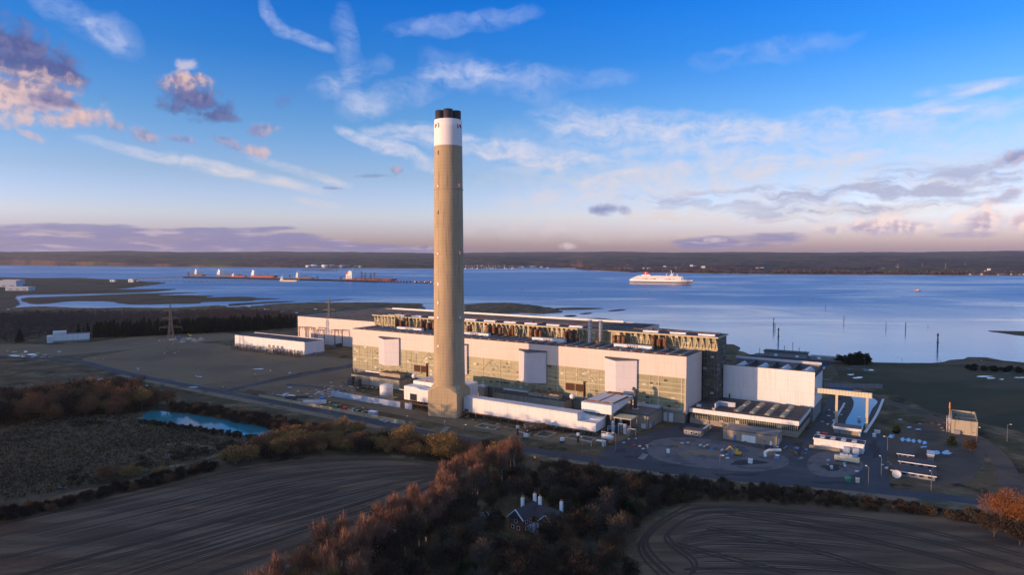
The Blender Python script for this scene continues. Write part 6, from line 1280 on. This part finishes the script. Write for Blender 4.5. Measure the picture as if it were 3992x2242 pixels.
# ------------------------------------------------------------------ trees
def np_mesh(name, verts, tris, mat):
    me = bpy.data.meshes.new(name); nv, nt = len(verts), len(tris)
    me.vertices.add(nv); me.vertices.foreach_set('co', np.asarray(verts, np.float32).ravel())
    me.loops.add(nt * 3); me.loops.foreach_set('vertex_index', np.asarray(tris, np.int32).ravel())
    me.polygons.add(nt); me.polygons.foreach_set('loop_start', np.arange(0, nt * 3, 3, dtype=np.int32)); me.polygons.foreach_set('loop_total', np.full(nt, 3, np.int32))
    me.materials.append(mat); me.update(); me.validate(); return me
def twigs(centres, radii, n, ln, wd, rg, up=.5, flat=False):
    """n slender faces strewn through the clumps: each a small twig or leaf spray pointing out and up"""
    k = rg.integers(0, len(centres), n); c = np.asarray(centres)[k]; r = np.asarray(radii)[k]
    d = rg.normal(size=(n, 3)); d /= np.linalg.norm(d, axis=1)[:, None]; q = rg.random(n) ** .45
    p = c + d * r * q[:, None]
    a = d + np.array([0, 0, up]) + rg.normal(size=(n, 3)) * .45; a /= np.linalg.norm(a, axis=1)[:, None]
    s = np.cross(a, rg.normal(size=(n, 3))); s /= np.linalg.norm(s, axis=1)[:, None] + 1e-6
    L = ln * rg.uniform(.6, 1.4, n)[:, None]; w = wd * rg.uniform(.6, 1.4, n)[:, None]
    v = np.stack([p - s * w, p + s * w, p + a * L], 1).reshape(-1, 3)
    return v, np.arange(n * 3).reshape(-1, 3)
def leafmat(name, c1, c2, trans=.0):
    m = bpy.data.materials.new(name); m.use_nodes = True; N = NT(m.node_tree); b = m.node_tree.nodes['Principled BSDF']
    g = N.new('ShaderNodeNewGeometry').outputs['Random Per Island']; oi = N.new('ShaderNodeObjectInfo').outputs['Random']
    tc = N.new('ShaderNodeTexCoord').outputs['Object']; f = N.noise(tc, .35, 3, .6)
    c = N.mix(N.m('ADD', N.m('MULTIPLY', g, .6), N.m('MULTIPLY', f, .4)), (*c1, 1), (*c2, 1))
    c = N.mix(1.0, c, N.comb(N.m('ADD', .75, N.m('MULTIPLY', oi, .5)), N.m('ADD', .80, N.m('MULTIPLY', oi, .35)), N.m('ADD', .85, N.m('MULTIPLY', oi, .2))), 'MULTIPLY')
    N.l.new(c, b.inputs['Base Color']); b.inputs['Roughness'].default_value = .9; b.inputs['Specular IOR Level'].default_value = .08
    return m
LM = {'russet': leafmat('russet_twigs', (.29, .145, .075), (.14, .075, .045)), 'gold': leafmat('golden_twigs', (.36, .225, .085), (.18, .11, .045)), 'dark': leafmat('dark_twigs', (.075, .052, .036), (.035, .026, .02)),
      'grey': leafmat('grey_twigs', (.115, .095, .075), (.06, .05, .042)), 'birch': leafmat('birch_twigs', (.33, .175, .11), (.17, .09, .062)), 'ever': leafmat('evergreen_leaves', (.035, .055, .02), (.015, .026, .012)),
      'willow': leafmat('willow_twigs', (.16, .15, .10), (.08, .075, .055)), 'conifer': leafmat('conifer_needles', (.022, .034, .016), (.010, .016, .009)), 'orange': leafmat('orange_leaves', (.36, .13, .035), (.20, .07, .025)), 'heath': leafmat('scrub_twigs', (.10, .075, .045), (.045, .035, .022))}
def make_tree(name, label, cat, h, w, kind, seed, mat, n=1100, bark='trunk', group=None):
    rg = np.random.default_rng(seed); rr = random.Random(seed); t = thing(name, label, cat, (0, 0, 0), 0, group)
    m = MB(); cs = []; rs = []
    if kind in ('bare', 'birch', 'round'):
        th = h * {'bare': .34, 'birch': .55, 'round': .22}[kind]; r0 = h * (.019 if kind == 'birch' else .02)
        m.tube((0, 0, 0), (rr.uniform(-.2, .2), rr.uniform(-.2, .2), th), r0, 6, r0 * .7); nl = 9 if kind != 'birch' else 8
        for i in range(nl):
            a = 2 * math.pi * i / nl + rr.uniform(-.4, .4); z0 = th * rr.uniform(.6, 1); rad = w / 2 * rr.uniform(.35, .95); z1 = h * (rr.uniform(.45, .85) if kind != 'birch' else rr.uniform(.55, .92))
            if kind == 'birch': rad *= .8
            p1 = Vector((math.cos(a) * rad, math.sin(a) * rad, z1)); p0 = Vector((0, 0, z0)); pm_ = p0.lerp(p1, .5) + Vector((0, 0, h * .04))
            m.tube(p0, pm_, r0 * .45, 5, r0 * .3); m.tube(pm_, p1, r0 * .3, 4, r0 * .1); cs += [p1, pm_.lerp(p1, .5)]; rs += [(w * .23, w * .23, h * (.17 if kind != 'birch' else .20))] * 2
        m.tube((0, 0, th), (0, 0, h * .93), r0 * .6, 5, r0 * .1); cs += [(0, 0, h * .86), (0, 0, h * .72), (0, 0, h * .58)]; rs += [(w * .15, w * .15, h * .13), (w * .26, w * .26, h * .15), (w * .28, w * .28, h * .16)]
        if kind == 'round': cs += [(rr.uniform(-.3, .3) * w, rr.uniform(-.3, .3) * w, h * .38) for _ in range(4)]; rs += [(w * .2, w * .2, h * .18)] * 4
        v, f = twigs(cs, rs, n, h * (.13 if kind == 'birch' else .10), {'birch': .06, 'bare': .085, 'round': .13}[kind], rg, 1.3 if kind == 'birch' else .7)
    elif kind == 'conifer':
        m.tube((0, 0, 0), (0, 0, h * .95), h * .014, 6, .04); k = 12
        for i in range(k):
            q = i / (k - 1); z = h * (.10 + .86 * q); rad = w / 2 * (1 - q) ** .75 + .15
            for j in range(5): a = 2 * math.pi * j / 5 + i * .7; cs.append((math.cos(a) * rad * .55, math.sin(a) * rad * .55, z)); rs.append((rad * .55, rad * .55, h * .06))
        v, f = twigs(cs, rs, n, h * .07, .28, rg, .2)
    elif kind == 'ever':
        m.tube((0, 0, 0), (0, 0, h * .6), h * .03, 6, h * .01)
        for i in range(4): a = i * 1.6; m.tube((0, 0, h * .3), (math.cos(a) * w * .25, math.sin(a) * w * .25, h * .6), h * .012, 5, .04)
        for i in range(16): a = rr.uniform(0, 6.28); q = rr.random(); rad = w / 2 * math.sin(math.pi * min(.95, .25 + q * .68)) * rr.uniform(.4, .8); cs.append((math.cos(a) * rad, math.sin(a) * rad, h * (.15 + .72 * q))); rs.append((w * .2, w * .2, h * .13))
        v, f = twigs(cs, rs, n, .75, .3, rg, .4)
    else:                                    # shrub: many thin stems from the ground
        for i in range(7): a = rr.uniform(0, 6.28); rad = w * rr.uniform(.1, .42); z1 = h * rr.uniform(.5, .9); m.tube((math.cos(a) * .2, math.sin(a) * .2, 0), (math.cos(a) * rad, math.sin(a) * rad, z1), .09, 4, .03); cs.append((math.cos(a) * rad, math.sin(a) * rad, z1 * .75)); rs.append((w * .24, w * .24, h * .3))
        cs.append((0, 0, h * .5)); rs.append((w * .33, w * .33, h * .4)); v, f = twigs(cs, rs, n, h * .22, .11, rg, .8)
    v[:, 2] = np.maximum(v[:, 2], .05)
    m.obj('trunk' if kind != 'shrub' else 'stems', bark, t)
    me = np_mesh('crown', v, f, LM[mat]); o = bpy.data.objects.new('crown', me); C.objects.link(o); o.parent = t
    return t
def inside(p, poly_):
    c = False; n = len(poly_)
    for i in range(n):
        a, b = poly_[i], poly_[(i + 1) % n]
        if (a.y > p[1]) != (b.y > p[1]) and p[0] < (b.x - a.x) * (p[1] - a.y) / (b.y - a.y) + a.x: c = not c
    return c
def scatter(pts, gap, seed, limit=400, holes=(), drift=None):
    ps = poly(pts); hs = [poly(h) for h in holes]; rg = random.Random(seed); x0, x1 = min(p.x for p in ps), max(p.x for p in ps); y0, y1 = min(p.y for p in ps), max(p.y for p in ps); out = []; cell = {}
    for _ in range(int((x1 - x0) * (y1 - y0) / gap ** 2 * 14) + 100):
        p = (rg.uniform(x0, x1), rg.uniform(y0, y1))
        if not inside(p, ps) or any(inside(p, h) for h in hs): continue
        if drift is not None and fbm(p[0] / 26, p[1] / 26, 4) < drift: continue
        k = (int(p[0] // gap), int(p[1] // gap))
        if any((p[0] - q[0]) ** 2 + (p[1] - q[1]) ** 2 < gap * gap for i in (-1, 0, 1) for j in (-1, 0, 1) for q in cell.get((k[0] + i, k[1] + j), ())): continue
        cell.setdefault(k, []).append(p); out.append(p)
    out.sort(key=lambda p: p[0] ** 2 + p[1] ** 2)
    return out[:limit]
GRASS = {}
def grove(name, label, cat, group, pts, gap, seed, variants, s=(.8, 1.2), limit=300, holes=(), drift=None):
    rg = random.Random(seed); protos = []
    for i, p in enumerate(scatter(pts, gap, seed, limit, holes, drift)):
        k = rg.choices(range(len(variants)), [v[-1] for v in variants])[0]; sc_ = rg.uniform(*s); z = (sc_, sc_, sc_ * rg.uniform(.88, 1.12))
        key = (group, k); pr = next((q for q in protos if q[0] == k), None)
        if pr is None:
            h, w, kind, mat, n, bark, _ = variants[k]; t = make_tree(name, label, cat, h, w, kind, seed * 31 + k, mat, n, bark, group); t.location = (p[0], p[1], 0); t.scale = z; t.rotation_euler = (0, 0, rg.uniform(0, 6.28)); protos.append((k, t))
        else: copy_tree(pr[1], (p[0], p[1], 0), rg.uniform(0, 6.28), None, z)
grove('bare_tree', 'bare russet tree in the dense wood at the left edge', 'tree', 'trees of the wood at the left edge', [(-70, 955), (60, 945), (150, 948), (230, 965), (300, 985), (370, 1008), (425, 1028), (330, 1042), (200, 1052), (60, 1066), (-90, 1090)], 6.4, 3,
      [(13.5, 14, 'round', 'russet', 2400, 'trunk', 4), (15, 14, 'bare', 'dark', 2200, 'trunk', 2), (13, 12, 'round', 'dark', 2000, 'trunk', 1.5), (13, 12, 'bare', 'gold', 2000, 'trunk', 1), (14, 12, 'bare', 'russet', 2200, 'trunk', 3)], (.75, 1.25), 120)
grove('shrub', 'dark leafless shrub on the bank between road and pond', 'shrub', 'shrubs on the bank above the pond', [(430, 1022), (520, 1030), (620, 1050), (720, 1070), (820, 1088), (850, 1085), (840, 1100), (740, 1090), (620, 1068), (500, 1046), (430, 1036)], 3.3, 5,
      [(4.6, 5.5, 'shrub', 'dark', 700, 'trunk', 4), (4.2, 5, 'shrub', 'heath', 700, 'trunk', 3), (4.4, 4.6, 'shrub', 'russet', 600, 'trunk', 1)], (.7, 1.3), 150)
grove('bushy_tree', 'low golden brown tree in the sunlit belt above the ploughed field', 'tree', 'sunlit belt of low trees above the left field', [(552, 1168), (640, 1146), (720, 1116), (800, 1098), (860, 1096), (950, 1106), (1060, 1122), (1180, 1136), (1290, 1150), (1310, 1168), (1180, 1170), (1060, 1152), (940, 1140), (850, 1140), (700, 1154), (600, 1174)], 4.5, 7,
      [(7.6, 8.5, 'round', 'gold', 1500, 'trunk', 4), (7.2, 8, 'round', 'russet', 1400, 'trunk', 3), (8.4, 7.5, 'bare', 'gold', 1300, 'trunk', 2), (6.6, 8, 'round', 'dark', 1300, 'trunk', 2)], (.6, 1.4), 150)
house_hole = [(1205, 1325), (1215, 1298), (1265, 1285), (1385, 1275), (1402, 1300), (1392, 1350), (1372, 1382), (1300, 1385), (1240, 1350)]
wood = [(760, 1455), (850, 1415), (955, 1362), (1035, 1312), (1095, 1255), (1165, 1218), (1190, 1192), (1300, 1174), (1345, 1168), (1420, 1188), (1500, 1212), (1580, 1245), (1650, 1270), (1690, 1288), (1625, 1335), (1588, 1390), (1590, 1450), (1590, 1600), (1100, 1640), (640, 1600)]
edge = [(745, 1462), (850, 1418), (955, 1364), (1035, 1314), (1095, 1258), (1165, 1220), (1190, 1194), (1300, 1176), (1300, 1205), (1210, 1240), (1160, 1285), (1110, 1340), (1040, 1390), (960, 1430), (930, 1480), (880, 1600), (640, 1600)]
grove('birch_tree', 'bare birch or other tree in the strip along the ploughed field', 'tree', 'birches along the edge of the left field', edge, 4.6, 11, [(14.5, 6, 'birch', 'birch', 1700, 'birch', 4), (13.5, 5.5, 'birch', 'birch', 1500, 'birch', 3), (12.5, 6.5, 'bare', 'birch', 1500, 'birch', 2), (13, 6.5, 'birch', 'gold', 1300, 'birch', 1.2), (11, 7, 'bare', 'russet', 1500, 'trunk', 1), (9, 8, 'round', 'willow', 1500, 'trunk', .8)], (.62, 1.22), 180)
grove('bare_tree', 'bare leafless tree in the shaded wood round the brick house', 'tree', 'bare trees round the brick house', [(1300, 1205), (1420, 1195), (1500, 1218), (1580, 1250), (1650, 1275), (1640, 1300), (1615, 1335), (1580, 1395), (1590, 1600), (920, 1600), (960, 1440), (1050, 1395), (1120, 1340), (1170, 1285), (1220, 1240)], 6.0, 13,
      [(11, 8, 'bare', 'dark', 1600, 'trunk', 4), (10, 8, 'round', 'dark', 1600, 'trunk', 3), (10.5, 8, 'bare', 'grey', 1500, 'trunk', 2), (9, 7, 'round', 'heath', 1500, 'trunk', 2), (9, 9, 'round', 'willow', 1700, 'trunk', 1.2), (10, 8, 'bare', 'russet', 1600, 'trunk', 1)], (.55, 1.25), 200, (house_hole,))
grove('evergreen_tree', 'dark green rounded evergreen near the brick house', 'tree', 'evergreens near the brick house', [(1400, 1290), (1450, 1262), (1540, 1272), (1610, 1285), (1620, 1310), (1560, 1345), (1480, 1370), (1420, 1340)], 8.5, 17, [(9.5, 7.5, 'ever', 'ever', 1900, 'trunk', 2), (8, 7, 'ever', 'ever', 1800, 'trunk', 1)], (.75, 1.1), 16)
for k, (x, y, h, w, kind, mat, lab) in enumerate([(1322, 1420, 9.5, 13, 'round', 'willow', 'pale grey rounded willow in front of the brick house'), (1522, 1440, 8.5, 10, 'round', 'willow', 'second pale grey willow beside the right ploughed field'), (1175, 1462, 6, 8, 'ever', 'ever', 'round green evergreen at the bottom of the wood'), (1250, 1318, 4.5, 6, 'ever', 'ever', 'low dark green evergreen bush left of the brick house'),
    (1285, 1180, 13, 10, 'bare', 'russet', 'big russet tree standing up at the head of the wood'), (1255, 1188, 11, 8, 'bare', 'birch', 'reddish tree close to the big russet tree'), (1472, 1265, 10, 5, 'birch', 'birch', 'single lit birch top rising out of the dark wood'), (985, 1310, 6, 6, 'ever', 'ever', 'dark evergreen at the field edge among the birches'), (1078, 1355, 6.5, 7, 'round', 'gold', 'small olive-gold tree inside the birch edge'),
    (270, 1210, 7, 9, 'round', 'russet', 'round russet tree alone in the hedge of the left field'), (330, 1200, 5.5, 9, 'round', 'gold', 'low golden tree right of the round russet tree'), (405, 1200, 5, 6, 'round', 'gold', 'small golden bush in the hedge before the scraped loop'), (570, 1165, 6, 8, 'round', 'gold', 'golden bush at the left end of the sunlit belt'),
    (2530, 1342, 17, 15, 'bare', 'orange', 'large bright orange tree at the right edge'), (2575, 1350, 15, 13, 'bare', 'orange', 'second orange tree cut by the right edge'), (2500, 1352, 9, 10, 'round', 'dark', 'dark bushy tree left of the large orange tree'), (2565, 1372, 9, 10, 'round', 'dark', 'dark bushy tree below the orange trees'),
    (50, 862, 16, 10, 'conifer', 'conifer', 'single dark conifer left of the white depot'), (2254, 1090, 4, 4, 'ever', 'ever', 'single dark bush beside the hardstanding'), (2395, 1120, 4.5, 4, 'ever', 'ever', 'dark bush below the concrete tank'), (2440, 1140, 7, 8, 'round', 'dark', 'dark bare bush right of the hut row')]):
    t = make_tree('shrub' if h < 5 else 'tree', lab, 'tree', h, w, kind, 100 + k, mat, 2400, 'trunk'); t.location = ad(x, y)
grove('hedge_plant', 'dull brown shrub in the hedge along the right field', 'shrub', 'hedge along the right field', [(1480, 1192), (1600, 1207), (1800, 1225), (2000, 1243), (2200, 1264), (2350, 1286), (2500, 1305), (2480, 1322), (2300, 1296), (2100, 1278), (1900, 1262), (1750, 1258), (1690, 1275), (1560, 1240)], 3.3, 19,
      [(3.4, 4.6, 'shrub', 'dark', 650, 'trunk', 4), (3.8, 4.6, 'shrub', 'heath', 700, 'trunk', 3), (4.2, 4.4, 'shrub', 'grey', 650, 'trunk', 1)], (.6, 1.25), 280)
grove('hedge_bush', 'dark shrub in the black hedge under the left field', 'shrub', 'hedge on the near side of the reed meadow', [(-60, 1318), (80, 1285), (200, 1255), (320, 1225), (430, 1200), (520, 1178), (545, 1168), (550, 1180), (440, 1212), (320, 1240), (200, 1270), (80, 1300), (-60, 1335)], 3.0, 23, [(3.6, 4.6, 'shrub', 'dark', 650, 'trunk', 5), (3.4, 4.2, 'shrub', 'russet', 650, 'trunk', 1)], (.7, 1.3), 170)
grove('scrub_bush', 'scattered low shrub in the reed meadow', 'shrub', 'shrubs strewn over the reed meadow', [(0, 1080), (200, 1060), (340, 1070), (540, 1110), (680, 1130), (540, 1155), (330, 1190), (120, 1240), (0, 1260)], 3.2, 29, [(1.3, 4.5, 'shrub', 'heath', 420, 'trunk', 3), (1.8, 3.4, 'shrub', 'heath', 420, 'trunk', 2), (2.0, 3.4, 'shrub', 'dark', 420, 'trunk', .6)], (.4, 1.5), 260, (), .75)
grove('reed_clump', 'reedy shrub along the near bank of the pond', 'shrub', 'reeds along the pond', [(350, 1062), (420, 1070), (520, 1085), (640, 1105), (690, 1110), (690, 1118), (560, 1098), (420, 1076), (350, 1068)], 2.6, 31, [(2.6, 2.6, 'shrub', 'heath', 420, 'trunk', 2), (2.8, 2.4, 'shrub', 'grey', 420, 'trunk', 1)], (.7, 1.3), 120)
grove('shrub', 'dark evergreen shrub on the shore knoll beyond the annexe', 'shrub', 'bushes on the shore knoll', [(2108, 912), (2130, 905), (2165, 903), (2192, 912), (2180, 920), (2130, 920)], 5, 37, [(7, 8, 'ever', 'conifer', 900, 'trunk', 1)], (.7, 1.2), 30)
grove('conifer', 'dark conifer in the long clipped belt behind the turf field', 'tree', 'conifers of the long dark belt', [(168, 846), (300, 842), (420, 841), (430, 836), (600, 829), (748, 821), (748, 826), (600, 835), (430, 843), (300, 849), (168, 852)], 4.2, 41, [(19, 7.5, 'conifer', 'conifer', 1000, 'trunk', 1), (18, 7.5, 'conifer', 'conifer', 1000, 'trunk', 1)], (.82, 1.1), 190)
grove('shrub', 'dark low bush on the far edge of the meadow by the water', 'shrub', 'bushes along the meadow shore', [(2430, 925), (2576, 930), (2700, 945), (2700, 952), (2560, 938), (2430, 932)], 7, 43, [(3.5, 7, 'ever', 'conifer', 500, 'trunk', 1)], (.7, 1.2), 40)
def mass(name, label, pts, gap, seed, h, mat, extra=None, n=26, size=1.6):
    rg = np.random.default_rng(seed); P_ = scatter(pts, gap, seed, 6000) if extra is None else extra; vs = []; k = len(P_); cen = np.array([(p[0], p[1], 0) for p in P_], float)
    hh = h * rg.uniform(.65, 1.25, k); cs = []; rs = []
    for i in range(k):
        for j in range(3): cs.append(cen[i] + [rg.normal() * gap * .25, rg.normal() * gap * .25, hh[i] * (.35 + .25 * j)]); rs.append((gap * .5, gap * .5, hh[i] * .26))
    v, f = twigs(cs, rs, k * n, size * 1.3, size * .45, rg, .5); v[:, 2] = np.maximum(v[:, 2], 0.1)
    o = bpy.data.objects.new(name, np_mesh(name, v, f, LM[mat])); C.objects.link(o); return tag(o, label, None, None, 'stuff')
LM['farw'] = leafmat('purple_brown_twigs', (.115, .078, .07), (.06, .043, .042))
mass('far_wood', 'dark leafless wood between the conifer belt and the creek', [(-140, 860), (-140, 798), (60, 792), (200, 790), (330, 790), (420, 790), (560, 783), (640, 786), (745, 794), (750, 818), (600, 826), (430, 833), (160, 842), (40, 862)], 7.5, 51, 8, 'farw', n=46, size=1.1)
def tufts(label, pts, gap, seed, mat, h=.8, n=10, size=.55): mass('meadow_grass', label, pts, gap, seed, h, mat, None, n, size)
LM['palegrass'] = leafmat('bleached_grass', (.27, .205, .12), (.13, .10, .06))
tufts('tussocks of bleached grass in the reed meadow', [(-60, 1100), (120, 1050), (300, 1045), (420, 1068), (560, 1100), (700, 1128), (560, 1150), (480, 1172), (330, 1200), (150, 1240), (-60, 1285)], 2.1, 71, 'palegrass')
tufts('dark tussocks in the reed meadow', [(-60, 1110), (120, 1060), (300, 1050), (420, 1075), (540, 1105), (560, 1140), (330, 1195), (150, 1235), (-60, 1280)], 3.0, 72, 'heath', 1.3, 14, .7)
tufts('pale reeds along the right field hedge', [(1690, 1205), (1900, 1228), (2200, 1255), (2180, 1268), (1880, 1243), (1700, 1222)], 1.9, 73, 'palegrass', 1.6, 14, .7)
tufts('rough grass on the slope above the hedge', [(1330, 1160), (1500, 1178), (1760, 1205), (1740, 1225), (1560, 1205), (1400, 1180)], 2.2, 74, 'heath', .9, 10, .6)
fw = []; rg_ = random.Random(88)
for i in range(5200):
    px = rg_.uniform(-900, 5000) if i % 3 else rg_.uniform(2000, 4000); back = 25 + 2600 * rg_.random() ** 2.4
    if rg_.random() < .5 and fbm(px / 90, back / 300, 6) < .1: continue
    p = far_pt(px, back); fw.append((p.x, p.y))
mass('shore_wood', 'distant woods along the far shore', None, 22, 54, 15, 'farw', fw, 8, 8.0)
# the wood that stands to the left of the picture and shades the low ground at this hour
ew = []
rg_ = random.Random(77)
for i in range(900):
    y = rg_.uniform(-120, 1150); x = -.80 * y - 26 - rg_.random() ** 1.3 * 60
    if y < 150: x = min(x, -150 - rg_.random() * 60)
    ew.append((x, y))
mass('sunset_wood', 'tall dark wood west of the works', None, 9, 53, 20, 'dark', ew, 90, 1.7)

# ------------------------------------------------------------------ air
def haze():
    o = box(-21500, 21500, -2300, 24000, -4, 245).obj('haze', 'white'); m = bpy.data.materials.new('haze_air'); m.use_nodes = True; nt = m.node_tree
    nt.nodes.remove(nt.nodes['Principled BSDF']); v = nt.nodes.new('ShaderNodeVolumePrincipled'); v.inputs['Density'].default_value = 1.9e-5; v.inputs['Color'].default_value = (.90, .93, 1, 1); v.inputs['Anisotropy'].default_value = .2
    nt.links.new(v.outputs[0], nt.nodes['Material Output'].inputs['Volume']); o.data.materials.clear(); o.data.materials.append(m); tag(o, 'thin evening haze over the estuary', None, None, 'stuff')
haze()
